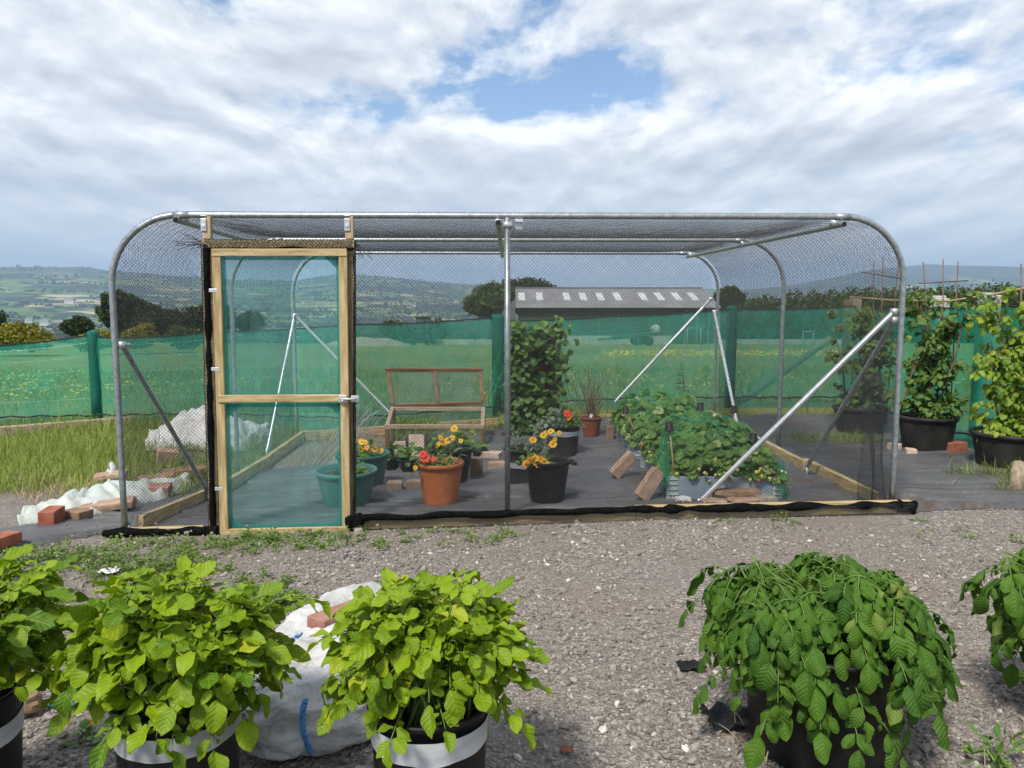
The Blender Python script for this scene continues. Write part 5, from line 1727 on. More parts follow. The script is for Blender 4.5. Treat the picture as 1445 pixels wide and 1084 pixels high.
brick('red brick lying between the two right hand tubs', 1350, 644, (.20, .12, .10), .2, 'brick_red', group=BO)
for lab, px, py, sx, sz, mt, lf in (('broken buff slab lying on the left bank sheet top', 152, 696, .26, .04, 'brick', .09), ('long buff stone slab holding the lower sheet edge', 138, 731, .42, .055, 'brick', 0), ('rough buff brick at the sheet edge by the cage leg', 165, 725, .20, .05, 'brick', 0),
                            ('dusty buff slab behind the sheet inside the left panel', 262, 681, .45, .06, 'brick_pink', .02), ('thin pinkish slab on the sheet near the concrete block', 217, 693, .30, .04, 'brick_pink', .05)):
    brick(lab, px, py, (sx, .14, sz), .35 if px < 200 else .3, mt, (.05, -.06), lf, 'slab', 'slabs holding the sheet down', 'stone_slab')

def rock(label, px, py, sx, sy, sz, mat, rz=0.0, lift=0.0, group='stones piled before the strawberry bed', seed=0):
    p = GG(px, py); p = Vector((p.x, p.y + sy * .4, gz(p.x, p.y)))
    import bmesh as _b
    bm = _b.new(); _b.ops.create_icosphere(bm, subdivisions=3, radius=1)
    for v in bm.verts:
        d = v.co.normalized()
        f = 1 + .30 * mnoise.noise(d * 1.6 + Vector((seed, 0, 0))) + .12 * mnoise.noise(d * 5 + Vector((seed, 4, 0)))
        q = Vector((max(-.8, min(.8, d.x * f)), max(-.8, min(.8, d.y * f)), max(-.7, min(.62, d.z * f))))
        v.co = Vector((q.x * sx * .62, q.y * sy * .62, q.z * sz * .75))
    bm.transform(Matrix.Rotation(rz, 4, 'Z'))
    me = bpy.data.meshes.new('stone'); bm.to_mesh(me); bm.free()
    o = link('stone', me, M[mat]); o.location = (p.x, p.y, p.z + sz * .5 + .02 + lift)
    return tag(o, label, 'stone', group)
rock('round white stone left of the bright brace foot', 966, 722, .10, .09, .075, 'rock_white', .2, 0, seed=3)
rock('flat brown stone slab on top of the stone pile', 1041, 716, .33, .14, .05, 'brick_brown', .08, .05, seed=4)
rock('flat pinkish stone right of the brace foot at the pile bottom', 1010, 721, .17, .13, .05, 'brick', .0, 0, seed=5)
rock('long buff stone at the pile bottom centre', 1052, 721, .24, .14, .06, 'brick', .05, 0, seed=6)
rock('rough grey stone at the right end of the pile', 1082, 719, .15, .13, .07, 'rock', .3, 0, seed=7)
rock('jagged dark grey stone at the back of the pile', 1022, 706, .30, .12, .12, 'rock', .1, .03, seed=8)
rock('loose grey stone at the door post foot', 505, 759, .05, .05, .035, 'rock', .3, 0, None, seed=9)
rock('brown stone beside the far left tub', 30, 1017, .09, .08, .06, 'brick_brown', .3, 0, None, seed=12)
# ------------------------------------------------------------------ cold frame
def cold_frame():
    f = GG(610, 638); Yf = f.y
    g = gz(f.x, Yf)
    a = AT(546, 604, Yf); b = AT(681, 600, Yf)
    xl, xr = a.x, b.x; zf = (a.z + b.z) / 2
    Yb = Yf + .52
    zb = AT(615, 577, Yb).z
    xlb, xrb = AT(554, 577, Yb).x, AT(682, 572, Yb).x
    root = thing('cold_frame', 'wooden cold frame with its two pane lid propped open', 'cold frame', ((xl + xr) / 2, Yf + .26, g))
    w = .042
    def bar(p, q, mat, name='rail', up=(0, 0, 1), par=root, ww=w):
        m = MB(); m.bar(p, q, ww, ww, up); return m.build(name, M[mat], par, bevel=.003)
    for (x, y, zt) in ((xl, Yf, zf), (xr, Yf, zf), (xlb, Yb, zb), (xrb, Yb, zb)):
        bar((x, y, g), (x, y, zt - w / 2 - .001), 'brownwood_z', 'leg', (0, 1, 0))
    bar((xl - w / 2, Yf, zf), (xr + w / 2, Yf, zf), 'greywood'); bar((xlb - w / 2, Yb, zb), (xrb + w / 2, Yb, zb), 'greywood')
    bar((xl, Yf + w / 2, zf), (xlb, Yb - w / 2, zb), 'greywood'); bar((xr, Yf + w / 2, zf), (xrb, Yb - w / 2, zb), 'greywood')
    bar((xl + w / 2, Yf, g + .03), (xr - w / 2, Yf, g + .03), 'brownwood_x')
    def sheet(P, nm, par):
        n = (Vector(P[1]) - Vector(P[0])).cross(Vector(P[2]) - Vector(P[0])).normalized() * .002
        m = MB(); m.add([Vector(p) + n for p in P] + [Vector(p) - n for p in P], [(0, 1, 2, 3), (7, 6, 5, 4), (0, 4, 5, 1), (1, 5, 6, 2), (2, 6, 7, 3), (3, 7, 4, 0)])
        m.build(nm, M['clear_sheet'], par)
    e = w / 2
    sheet([(xl + e, Yf, g + .05), (xr - e, Yf, g + .05), (xr - e, Yf, zf - e), (xl + e, Yf, zf - e)], 'side_sheet', root)
    sheet([(xlb + e, Yb, g + .05), (xrb - e, Yb, g + .05), (xrb - e, Yb, zb - e), (xlb + e, Yb, zb - e)], 'side_sheet', root)
    for x, x2 in ((xl, xlb), (xr, xrb)):
        sheet([(x, Yf + e, g + .05), (x2, Yb - e, g + .05), (x2, Yb - e, zb - e), (x, Yf + e, zf - e)], 'side_sheet', root)
    # lid
    lid = bpy.data.objects.new('lid', None); COL.objects.link(lid); lid.parent = root; ROOTLOC[lid.name] = ROOTLOC[root.name]
    Yt = Yb + .16
    A = AT(555, 573, Yb + .03); B = AT(681, 569, Yb + .03); Cc = AT(678, 522, Yt); D = AT(547, 522, Yt)
    for p, q, mt, nm in ((A, B, 'brownwood_x', 'lid_rail'), (D - Vector((.025, 0, 0)), Cc + Vector((.025, 0, 0)), 'brownwood_x', 'lid_rail'), (A.lerp(D, .06), A.lerp(D, .94), 'brownwood_z', 'lid_stile'), (B.lerp(Cc, .06), B.lerp(Cc, .94), 'brownwood_z', 'lid_stile'), (A.lerp(B, .505).lerp(D.lerp(Cc, .505), .06), A.lerp(B, .505).lerp(D.lerp(Cc, .505), .94), 'brownwood_z', 'lid_stile')):
        m = MB(); m.bar(p, q, .034, .044, (0, -.3, 1) if nm == 'lid_rail' else (1, 0, 0)); m.build(nm, M[mt], lid, bevel=.003)
    for s, t in ((.02, .49), (.52, .98)):
        sheet([A.lerp(B, s).lerp(D.lerp(Cc, s), .04), A.lerp(B, t).lerp(D.lerp(Cc, t), .04), A.lerp(B, t).lerp(D.lerp(Cc, t), .96), A.lerp(B, s).lerp(D.lerp(Cc, s), .96)], 'lid_pane', lid)
    # seedlings inside
    r2 = thing('seed_tray', 'tray of lime green seedlings inside the cold frame left half', 'seedlings', (xl + .28, Yf + .28, g + .012))
    m = MB(); m.box((xl + .28, Yf + .28, g + .05), (.42, .3, .07)); m.build('tray', M['black_plastic'], r2, bevel=.006)
    L = Leaves(T_NARROW); n = 520
    P = np.array([xl + .28, Yf + .28, g + .07]) + np.stack([rng.uniform(-.22, .22, n), rng.uniform(-.14, .14, n), rng.uniform(.0, .22, n)], -1)
    L.add(P, rng.normal(0, .5, (n, 3)) + np.array([0, 0, .8]), rng.normal(0, 1, (n, 3)), rng.uniform(.03, .07, n)); L.build('seedlings', M['leaf_lime'], r2)
cold_frame()

# ------------------------------------------------------------------ strawberry tower
def tower():
    base = GG(748, 616); Y = base.y + .1; g = gz(base.x, Y)
    xl, xr = AT(717, 600, Y).x, AT(788, 600, Y).x
    zt = AT(750, 464, Y).z
    root = thing('strawberry_tower', 'upright rack of brown planters full of strawberry leaves behind the post', 'strawberry planter', ((xl + xr) / 2, Y, g))
    for x in (xl, xr):
        m = MB(); m.tube([(x, Y + .1, g), (x, Y + .1, zt)], .018, 10); m.build('upright', M['dusty_black'], root, True)
    m = MB(); m.box(((xl + xr) / 2, Y + .12, (zt + g) / 2 + .05), (xr - xl - .05, .02, zt - g - .25)); m.build('back_panel', M['machine_dark'], root)
    zs = [AT(750, py, Y).z for py in (488, 512, 541, 571)]
    for z in zs:
        m = MB(); w = xr - xl - .06; cx = (xl + xr) / 2
        d = .12; h = .11
        m.add([(cx - w / 2, Y + .1, z - h), (cx + w / 2, Y + .1, z - h), (cx + w / 2, Y + .1, z), (cx - w / 2, Y + .1, z), (cx - w / 2, Y - d * .5, z - h), (cx + w / 2, Y - d * .5, z - h), (cx + w / 2, Y - d, z), (cx - w / 2, Y - d, z)],
              [(0, 1, 5, 4), (4, 5, 6, 7), (0, 4, 7, 3), (1, 2, 6, 5), (0, 3, 2, 1)])
        p = m.build('planter', M['trough'], root, bevel=.006)
    m = MB(); z0 = g + .01; h = AT(750, 598, Y - .1).z - z0
    cx = (xl + xr) / 2; w = xr - xl + .05
    V = [(cx - w / 2 + .03, Y - .14, z0), (cx + w / 2 - .03, Y - .14, z0), (cx + w / 2 - .03, Y + .08, z0), (cx - w / 2 + .03, Y + .08, z0), (cx - w / 2, Y - .17, z0 + h), (cx + w / 2, Y - .17, z0 + h), (cx + w / 2, Y + .08, z0 + h), (cx - w / 2, Y + .08, z0 + h)]
    m.add(V, [(3, 2, 1, 0), (0, 1, 5, 4), (1, 2, 6, 5), (2, 3, 7, 6), (3, 0, 4, 7), (4, 5, 6, 7)]); m.build('base_trough', M['trough'], root, bevel=.01)
    L = Leaves(T_STRAW)
    for z in [zt - .02] + zs + [g + h + .03]:
        n = 120
        cl = rng.uniform(xl + .04, xr + .04, 5); x = cl[rng.integers(0, 5, n)] + rng.normal(0, .055, n); dd = rng.random(n)
        P = np.stack([x, Y - .10 - .16 * dd, z + .03 + rng.normal(.0, .06, n) - .09 * dd * rng.random(n)], -1)
        L.add(P, np.stack([rng.normal(0, .5, n), -rng.uniform(.3, 1, n), rng.normal(-.1, .5, n)], -1), np.stack([rng.normal(0, .4, n), -rng.uniform(0, .8, n), rng.uniform(.5, 1, n)], -1), rng.uniform(.05, .095, n))
    n = 100
    L.add(np.stack([xl + (xr - xl) * rng.random(n) + .16 * np.abs(rng.normal(0, 1, n)) * (rng.random(n) > .6), Y - .1 - .16 * rng.random(n), g + .15 + (zt - g - .25) * rng.random(n) ** 1.5], -1), np.stack([rng.normal(0, .6, n), -rng.uniform(.2, 1, n), rng.normal(-.2, .5, n)], -1), np.stack([rng.normal(0, .4, n), -rng.uniform(.2, 1, n), rng.uniform(.3, 1, n)], -1), rng.uniform(.05, .10, n))
    L.build('foliage', M['leaf_tower'], root)
    # green net remnants hanging from its top and left side
    A = []; B = []
    def chain(p, q, sagz, k=10):
        p = np.array(p); q = np.array(q); pr = None
        for i in range(k + 1):
            t = i / k; c = p * (1 - t) + q * t + np.array([0.01 * math.sin(i * 2.2), .01 * math.cos(i * 1.7), -sagz * math.sin(PI * t)])
            if pr is not None: A.append(pr); B.append(c)
            pr = c
    topc = AT(741, 456, Y)
    for k in range(26):
        chain((xl - random.uniform(.0, .14), Y - random.uniform(0, .12), random.uniform(zt - .45, zt - .02)), (xl - random.uniform(.02, .20), Y - random.uniform(0, .12), random.uniform(g + .15, g + .7)), .03)
    for k in range(8):
        chain((topc.x + random.gauss(0, .02), Y, topc.z), (random.uniform(xl, xr), Y + random.uniform(-.1, .1), zt - random.uniform(0, .06)), .02)
        chain((xr + random.uniform(-.02, .03), Y, zt - .1), (xr + random.uniform(.0, .12), Y, g + random.uniform(.1, .6)), .02)
    V, F = prisms(A, B, .0035); link('net_remnant', pymesh('net_remnant', V, F), M['green_cord'], root)
    m = MB()
    for a, b in (((782, 489), (792, 496)), ((795, 493), (783, 540)), ((797, 564), (788, 588)), ((733, 504), (741, 516))):
        m.tube([AT(*a, Y - .22), AT(*b, Y - .22)], .004, 6)
    m.build('cane_bits', M['cane'], root)
tower()

# ------------------------------------------------------------------ strawberry beds
def bed(label, x0, x1, y0, y1, h, top, seed, g=0.0):
    rs = np.random.default_rng(seed)
    root = thing('strawberry_bed', label, 'strawberry bed', ((x0 + x1) / 2, (y0 + y1) / 2, g), 'strawberry beds in grey blue collars')
    th = .02
    z0 = g + .015
    for a, b, nm in (((x0, y0), (x1, y0), 'collar_board'), ((x0, y1), (x1, y1), 'collar_board'), ((x0, y0 + .012), (x0, y1 - .012), 'collar_board'), ((x1, y0 + .012), (x1, y1 - .012), 'collar_board')):
        m = MB(); m.bar((a[0], a[1], z0 + h / 2), (b[0], b[1], z0 + h / 2), th, h); m.build(nm, M['crate_blue'], root, bevel=.003)
    for (x, y) in ((x0, y0), (x1, y0), (x0, y1), (x1, y1)):
        m = MB()
        sx = 1 if x == x0 else -1; sy = 1 if y == y0 else -1
        m.box((x + sx * .012, y - sy * .012, z0 + h / 2), (.085, .006, h + .008)); m.box((x - sx * .013, y + sy * .028, z0 + h / 2), (.006, .07, h + .008))
        for k in range(5):
            zz = z0 + h * (.1 + .2 * k)
            m.tube([(x - sx * .014, y - sy * .018, zz), (x + sx * .05, y - sy * .018, zz)], .005, 6); m.tube([(x - sx * .018, y - sy * .01, zz), (x - sx * .018, y + sy * .05, zz)], .005, 6)
        m.build('corner_hinge', M['crate_clear'], root, bevel=.001)
    cx, cy = (x0 + x1) / 2, (y0 + y1) / 2; wx, wy = (x1 - x0) / 2, (y1 - y0) / 2
    m = MB(); m.box((cx, cy, z0 + h * .45), (2 * wx - .03, 2 * wy - .03, h * .7)); m.build('soil', M['soil'], root)
    def mound(u, v):
        d = max(0.0, 1 - abs(u) ** 3.2) ** .55 * max(0.0, 1 - abs(v) ** 3.0) ** .55
        return z0 + h * .95 + (top - z0 - h * .95) * d * (1 + .34 * mnoise.noise(Vector((u * 2.6 + seed, v * 2.6, 1))))
    L = Leaves(T_STRAW)
    n = 950
    u = rs.uniform(-1.04, 1.06, n); v = rs.uniform(-1.0, 1.06, n)
    t = rs.random(n) ** .35
    zm = np.array([mound(a, b) for a, b in zip(u, v)])
    z = z0 + h * .98 + (zm + .02 - z0 - h * .98) * t
    P = np.stack([cx + u * wx, cy + v * wy, z], -1)
    outw = np.stack([u * .6 + rs.normal(0, .4, n), v * .6 + rs.normal(0, .4, n) - .15, rs.normal(.0, .25, n)], -1)
    for k in range(3):
        an = (k - 1) * 1.25
        ca, sa = math.cos(an), math.sin(an)
        ax = np.stack([outw[:, 0] * ca - outw[:, 1] * sa, outw[:, 0] * sa + outw[:, 1] * ca, outw[:, 2] - .15], -1)
        L.add(P, ax, np.stack([u * .5 + rs.normal(0, .3, n), v * .5 - .3 + rs.normal(0, .3, n), np.ones(n)], -1), rs.uniform(.048, .088, n), np.clip(rs.normal(.45, .32, n), 0, 1))
    L.build('foliage', M['leaf_straw'], root)
    m = MB()
    for i in range(0, n, 5):
        p = P[i]; m.tube([(p[0] * .7 + cx * .3, p[1] * .7 + cy * .3, z0 + h * .7), tuple(p)], [.003, .002], 4, False)
    m.build('stems', M['stem'], root)
    # berries
    for mt, k in (('berry_green', 44), ('berry_red', 4)):
        for i in range(k):
            m = MB()
            side = rs.random()
            if side < .62: x = rs.uniform(x0 + .03, x1 - .02); y = y0 - rs.uniform(.015, .05)
            elif side < .85: x = x0 - rs.uniform(.015, .05); y = rs.uniform(y0, y1)
            else: x = x1 + rs.uniform(.015, .04); y = rs.uniform(y0, y0 + .5)
            z = z0 + h + rs.uniform(-.05, .07); s = rs.uniform(.009, .015)
            m.lathe([(.001, -s * 1.3), (s * .6, -s * .8), (s, .1 * s), (s * .8, s * .8), (.001, s)], (x, y, z), 8)
            m.build('strawberry', M[mt], root, True)
    L = Leaves(T_PETAL)
    for i in range(12):
        j = rs.integers(0, n); p = P[j] + np.array([0, -.03, .03])
        for k in range(5):
            a = 2 * PI * k / 5; L.add(p, (math.cos(a), .3, math.sin(a)), (0, -1, .6), .012)
    L.build('blossoms', M['labelwhite'], root)
    # draped green net
    def S(a, b):
        uu = a / (2.5 * wx) * 2.44 - 1.22; vv = b / (2.5 * wy) * 2.44 - 1.22
        X = cx + uu * wx; Y = cy + vv * wy
        Z = np.array([max(mound(max(-1, min(1, p)), max(-1, min(1, q))) + .035, z0 + .02) - 3.0 * (max(0, abs(p) - 1.06) + max(0, abs(q) - 1.06)) for p, q in zip(uu, vv)])
        Z = np.maximum(Z, z0 + .005)
        return np.stack([X, Y, Z], -1)
    P0, P1 = net_lines(S, 2.5 * wx, 2.5 * wy, .036, .045, lambda a, b: (b / (2.5 * wy) * 2.44 - 1.22 > -.97) & (np.abs(a / (2.5 * wx) * 2.44 - 1.22) < 1.1), .005)
    V, F = prisms(P0, P1, .0009)
    nt = link('draped_netting', pymesh('draped_netting', V, F), M['green_cord'], root)
    return root
bx0 = G(947, 713).x; bx1 = G(1100, 711).x
by0 = G(1020, 712).y
bed('nearer strawberry bed in a grey blue collar under green net', bx0, bx1, by0 + .02, by0 + 1.10, .185, .50, 3)
bed('farther strawberry bed in a grey blue collar under green net', bx0 - .02, bx1 - .04, by0 + 1.42, by0 + 2.95, .185, .50, 4)
def gathered(label, pts, seed):
    random.seed(seed)
    A = []; B = []
    for k in range(32):
        off_ = [Vector((random.gauss(0, .025), random.gauss(0, .025), random.gauss(0, .025))) for _ in pts]
        path = []
        for i in range(len(pts) - 1):
            for t in (0, .33, .66): path.append(pts[i].lerp(pts[i + 1], t) + off_[i].lerp(off_[i + 1], t) + Vector((random.gauss(0, .006),) * 3))
        A += [tuple(p) for p in path[:-1]]; B += [tuple(p) for p in path[1:]]
    V, F = prisms(A, B, .0014)
    o = link('bunched_net', pymesh('bunched_net', V, F), M['green_cord'], None, 0, pts[-1])
    tag(o, label, 'garden net', 'green net bunched by the strawberry beds')
gathered('green net gathered at the near collar left front corner', [AT(944, 603, 5.5), AT(938, 640, 5.45), AT(940, 680, 5.35), Vector((G(938, 708).x, G(938, 708).y, .03))], 1)
gathered('green net bunched on the ground at the near collar right corner', [AT(1102, 650, 5.45), AT(1106, 690, 5.35), Vector((G(1108, 712).x, G(1108, 712).y, .03))], 2)

def capped_cane(label, cx_, cy_, bx_, by_, Y, zb=None):
    top = AT(cx_, cy_, Y); bot = AT(bx_, by_, Y - .02)
    if zb is not None: bot.z = zb
    root = thing('capped_cane', label, 'garden cane', bot, 'canes topped with little black pots')
    m = MB(); m.tube([bot, bot.lerp(top, .5) + Vector((.004, 0, 0)), top], .006, 8); m.build('cane', M['cane'], root, True)
    m = MB(); m.lathe([(.034, -.035), (.036, -.028), (.032, -.026), (.026, .028), (.012, .030)], top, 18, Matrix.Rotation(random.uniform(-.2, .2), 3, 'Y')); m.build('cap', M['black_plastic'], root, True)
capped_cane('cane with black cap at the near bed left front', 944.5, 601, 952, 690, 5.42)
capped_cane('cane with black cap at the near bed right front', 1063, 617, 1072, 662, 5.55)
capped_cane('cane with black cap between the two beds centre', 988, 573, 990, 612, 6.5)
capped_cane('slanting cane with black cap on the far bed left side', 882.5, 578, 898, 618, 6.9)
capped_cane('cane with black cap near the back right brace', 1036, 577, 1033, 603, 6.9)

# ------------------------------------------------------------------ net tangle and canes by the door
root = thing('net_bundle', 'tangle of pale net and slim canes leaning by the door post inside', 'net bundle', GG(470, 668))
A = []; B = []
top = AT(497, 578, 7.6); foot = [GG(452 + 12 * k, 672 - 4 * k) for k in range(7)]
for k in range(90):
    f = foot[k % 7] + Vector((random.gauss(0, .10), random.gauss(0, .06), .02)); t = top + Vector((random.gauss(.06, .12), random.gauss(0, .08), random.gauss(0, .05)))
    pr = None
    for i in range(9):
        s = i / 8; p = t.lerp(f, s) + Vector((.03 * math.sin(i * 2 + k), .02, -.06 * math.sin(PI * s) + random.gauss(0, .01)))
        if pr is not None: A.append(tuple(pr)); B.append(tuple(p))
        pr = p
V, F = prisms(A, B, .0011); link('net_tangle', pymesh('net_tangle', V, F), M['wire'], root)
m = MB()
for (a, b, Y) in (((441, 668), (497, 600), 6.9), ((436, 669), (494, 588), 6.95), ((447, 670), (503, 604), 6.85), ((440, 664), (486, 590), 7.0)):
    p = GG(*a); q = AT(*b, Y + .3); m.tube([(p.x, p.y, p.z + .02), q], .007, 7)
m.build('canes', M['cane'], root, True)

# ------------------------------------------------------------------ tall climbers in black tubs at the right
def climber(label, px, pyb, pyr, w, top_py, spread_px, mat, n, size, canes, lime=False, lean=0.0, seed=0, taper=.80, bands=()):
    rs = np.random.default_rng(seed)
    f = GG(px, pyb); depth = f.y * math.cos(TH) + (CAMZ - f.z) * math.sin(TH)
    r = w * depth / FPX / 2 / 1.05
    c = Vector((f.x * (f.y + r * .8) / f.y, f.y + r * .8, 0)); c.z = gz(c.x, c.y) + .012
    h = AT(px, pyr, c.y).z - c.z
    root = thing('potted_climber', label, 'climbing plant', c, 'tall climbers in black tubs at the right')
    pot(root, c, r, r * taper, h, 'dusty_black', ribs=False, rim=.04, soil_drop=.04)
    m = MB()
    for (a, b) in canes:
        m.tube([AT(*a, c.y - .02), AT(*b, c.y + random.uniform(-.1, .1))], .0055, 8)
    if canes: m.build('canes', M['cane_red'], root, True)
    zt = AT(px, top_py, c.y).z; zs = c.z + h
    sw = spread_px * depth / FPX
    # stems then leaves strung along side shoots
    m = MB(); L = Leaves(T_OVAL); pts = []
    ns = 6
    for k in range(ns):
        x1 = rs.normal(0, sw * .42); y1 = rs.normal(0, sw * .25)
        b0 = Vector((c.x + rs.normal(0, r * .3), c.y + rs.normal(0, r * .25), zs - .05)); tp = Vector((c.x + x1 + lean, c.y + y1, zt - rs.uniform(0, .35) * (zt - zs)))
        mid = b0.lerp(tp, .5) + Vector((rs.normal(0, .06), rs.normal(0, .04), 0))
        path = [b0, b0.lerp(mid, .5), mid, mid.lerp(tp, .5) + Vector((rs.normal(0, .03), 0, 0)), tp]
        m.tube(path, [.011, .010, .008, .006, .003], 7)
        for q in range(max(5, n // ns // 9)):
            t = rs.uniform(.03, 1) ** .8; i = min(3, int(t * 4)); p = path[i].lerp(path[i + 1], t * 4 - i)
            a = rs.uniform(0, 2 * PI); ln = rs.uniform(.08, .30) * (.85 if lime else .8)
            e_ = p + Vector((math.cos(a) * ln, math.sin(a) * ln * .8, rs.normal(.02, .08) - (.05 if lime else 0)))
            m.tube([p, p.lerp(e_, .5) + Vector((0, 0, .03)), e_], [.003, .0025, .0015], 4, False)
            kk = 9
            tt = rs.uniform(.25, 1.05, kk)
            P = np.array(p)[None] + (np.array(e_) - np.array(p))[None] * tt[:, None] + np.array([0, 0, .03])[None] * np.sin(PI * tt)[:, None] + rs.normal(0, .018, (kk, 3))
            sidev = np.array([-math.sin(a), math.cos(a), 0])
            ax = np.array([math.cos(a), math.sin(a), -.35 if not lime else -.5])[None] * .6 + sidev[None] * rs.choice([-1, 1], kk)[:, None] * .7 + rs.normal(0, .25, (kk, 3)) + np.array([0, 0, -.3])
            L.add(P, ax, rs.normal(0, .35, (kk, 3)) + np.array([0, -.45, .8]), size * rs.uniform(.6, 1.25, kk), np.clip(rs.normal(.5, .28, kk), 0, 1))
    # foliage skirt at the pot
    kk = n // 9
    d = norm(rs.normal(0, 1, (kk, 3)))
    P = np.array([c.x + .08, c.y - .1, zs + .10]) + d * np.array([r * .8, r * .6, .16]) * rs.random((kk, 1)) ** .4
    L.add(P, d + rs.normal(0, .3, (kk, 3)), rs.normal(0, .35, (kk, 3)) + np.array([0, -.4, .9]), size * rs.uniform(.7, 1.2, kk))
    m.build('stems', M['twig'], root, True)
    L.build('foliage', M[mat], root)
    return root
climber('farthest right tub climber inside tall red canes by the corner post', 1212, 619, 573, 76, 398, 55, 'leaf_rasp', 950, .075,
        [((1232, 600), (1233, 368)), ((1240, 600), (1246, 364)), ((1250, 600), (1267, 374)), ((1216, 384), (1270, 393))], seed=2)
climber('middle right tub climber with dark leaves and three tall canes', 1306, 644, 586, 80, 402, 42, 'leaf_rasp', 1150, .068,
        [((1316, 600), (1303, 370)), ((1330, 600), (1331, 366)), ((1340, 600), (1352, 369)), ((1296, 400), (1366, 396))], seed=3)
climber('lime green climber in the nearest right tub at the photo edge', 1424, 672, 609, 108, 420, 54, 'leaf_lime', 1150, .068,
        [((1440, 640), (1441, 372))], lime=True, seed=4)
m = MB(); pts = [AT(1200, 419, 9.2), AT(1260, 424, 8.6), AT(1340, 425, 8.0), AT(1400, 416, 7.5), AT(1470, 402, 7.0)]
m.tube(pts, .011, 8); o = m.build('long_cane', M['cane'], None, True, origin=pts[2]); tag(o, 'long pale cane laid across the post tops at the right', 'cane')
def log():
    p = GG(1440, 700); m = MB()
    m.tube([(p.x + .03, p.y + .1, p.z), (p.x + .11, p.y + .2, p.z + .20)], [.052, .05], 16)
    m.tube([(p.x + .108, p.y + .198, p.z + .196), (p.x + .114, p.y + .205, p.z + .21)], [.048, .04], 16)
    o = m.build('log', M['greypost'], None, True, origin=p); tag(o, 'leaning sawn log end beside the nearest right tub', 'log')
log()

# ------------------------------------------------------------------ sheet and sacks
def drape(name, label, low, high, hfun, mat, n=46, m_=18, cat='sheet', amp=.05):
    def poly(pts, t):
        k = t * (len(pts) - 1); i = min(int(k), len(pts) - 2); return pts[i].lerp(pts[i + 1], k - i)
    lo = [GG(*p) for p in low]; hi = [GG(*p) for p in high]
    V = []; F = []
    for i in range(n + 1):
        for j in range(m_ + 1):
            s, t = i / n, j / m_
            p = poly(lo, s).lerp(poly(hi, s), t)
            rag = .05 * (mnoise.noise(Vector((s * 9, t * 3, 2))))
            p = p + Vector((rag * (1 if t in (0, 1) else .3), rag * .5, 0))
            b = hfun(s, t) + amp * (.9 - 2.4 * abs(mnoise.noise(Vector((s * 6 + t * 2, t * 4 - s * 2, 5)))) + .6 * mnoise.noise(Vector((s * 19, t * 8, 8)))) * math.sin(PI * min(1, max(0, t))) ** .5
            b += .017 * math.sin(s * 61 + t * 14 + 3 * mnoise.noise(Vector((s * 5, t * 5, 1)))) * math.sin(PI * t)
            V.append((p.x, p.y, gz(p.x, p.y) + .022 + max(0, b)))
    for i in range(n):
        for j in range(m_):
            F.append((i * (m_ + 1) + j, (i + 1) * (m_ + 1) + j, (i + 1) * (m_ + 1) + j + 1, i * (m_ + 1) + j + 1))
    me = pymesh(name, V, F, True)
    o = link(name, me, M[mat], None, 0, lo[0])
    so = o.modifiers.new('Solid', 'SOLIDIFY'); so.thickness = .004
    return tag(o, label, cat)
drape('plastic_sheet', 'crumpled pale green plastic sheet stretched along the bank left of the cage', [(28, 748), (80, 742), (128, 735), (178, 726), (232, 712), (276, 690)], [(34, 738), (92, 716), (130, 700), (160, 694), (215, 690), (262, 682)],
      lambda s, t: .11 * math.sin(PI * t) ** .7 * (.5 + .5 * math.sin(PI * s)), 'sheet')
drape('fleece_flap', 'white fleece flap peaking up beside the left front hoop', [(132, 700), (150, 698), (172, 694)], [(140, 690), (160, 678), (174, 682)],
      lambda s, t: .20 * math.exp(-((s - .62) / .25) ** 2) * math.sin(PI * t) ** .6, 'sack', 20, 14, 'fleece', .02)
drape('fleece_sheet', 'white crumpled fleece heaped on the ground behind the cage left side', [(206, 640), (250, 636), (300, 640), (345, 640), (383, 622)], [(214, 622), (255, 606), (300, 604), (340, 606), (380, 612)],
      lambda s, t: (.25 * math.exp(-((s - .45) / .26) ** 2) + .08) * math.sin(PI * t) ** .8, 'sack', 50, 24, 'fleece', .07)

def sack(name, label, px, py, Lx, Wy, hz, rz, seed, mat='sack', cat='sack', flat=.35, dz=0.0):
    p = GG(px, py); V = []; F = []; nu, nv = 180, 80
    for i in range(nu):
        a = 2 * PI * i / nu
        for j in range(nv + 1):
            b = -PI / 2 + PI * j / nv
            ca, sa, cb, sb = math.cos(a), math.sin(a), math.cos(b), math.sin(b)
            e = .62
            X = math.copysign(abs(ca) ** e, ca) * abs(cb) ** .75; Y = math.copysign(abs(sa) ** e, sa) * abs(cb) ** .75; Z = math.copysign(abs(sb) ** .85, sb)
            d = Vector((X, Y, Z))
            w = 1 + .10 * mnoise.noise(d * 1.5 + Vector((seed, 0, 0))) 
            cr_ = .022 * mnoise.noise(Vector((X * 2.1 + seed, Y * 2.6, Z * 3))) + .016 * (1 - 2.2 * abs(mnoise.noise(Vector((X * 1.6 + Y * 1.2, Y * 3.4 - X + seed, Z * 2.5))))) + .006 * (1 - 3 * abs(mnoise.noise(Vector((X * 4 + seed, Y * 7 - X * 3, Z * 5)))))
            q = Vector((X * Lx / 2, Y * Wy / 2, Z * hz / 2)) * w
            q += d.normalized() * cr_
            if q.z < -hz * flat: q.z = -hz * flat
            q.z += hz * flat
            q = Matrix.Rotation(rz, 3, 'Z') @ q
            V.append((p.x + q.x, p.y + q.y, p.z + .012 + q.z + dz))
    for i in range(nu):
        i2 = (i + 1) % nu
        for j in range(nv):
            F.append((i * (nv + 1) + j, i2 * (nv + 1) + j, i2 * (nv + 1) + j + 1, i * (nv + 1) + j + 1))
    me = pymesh(name, V, F, True)
    return me, p
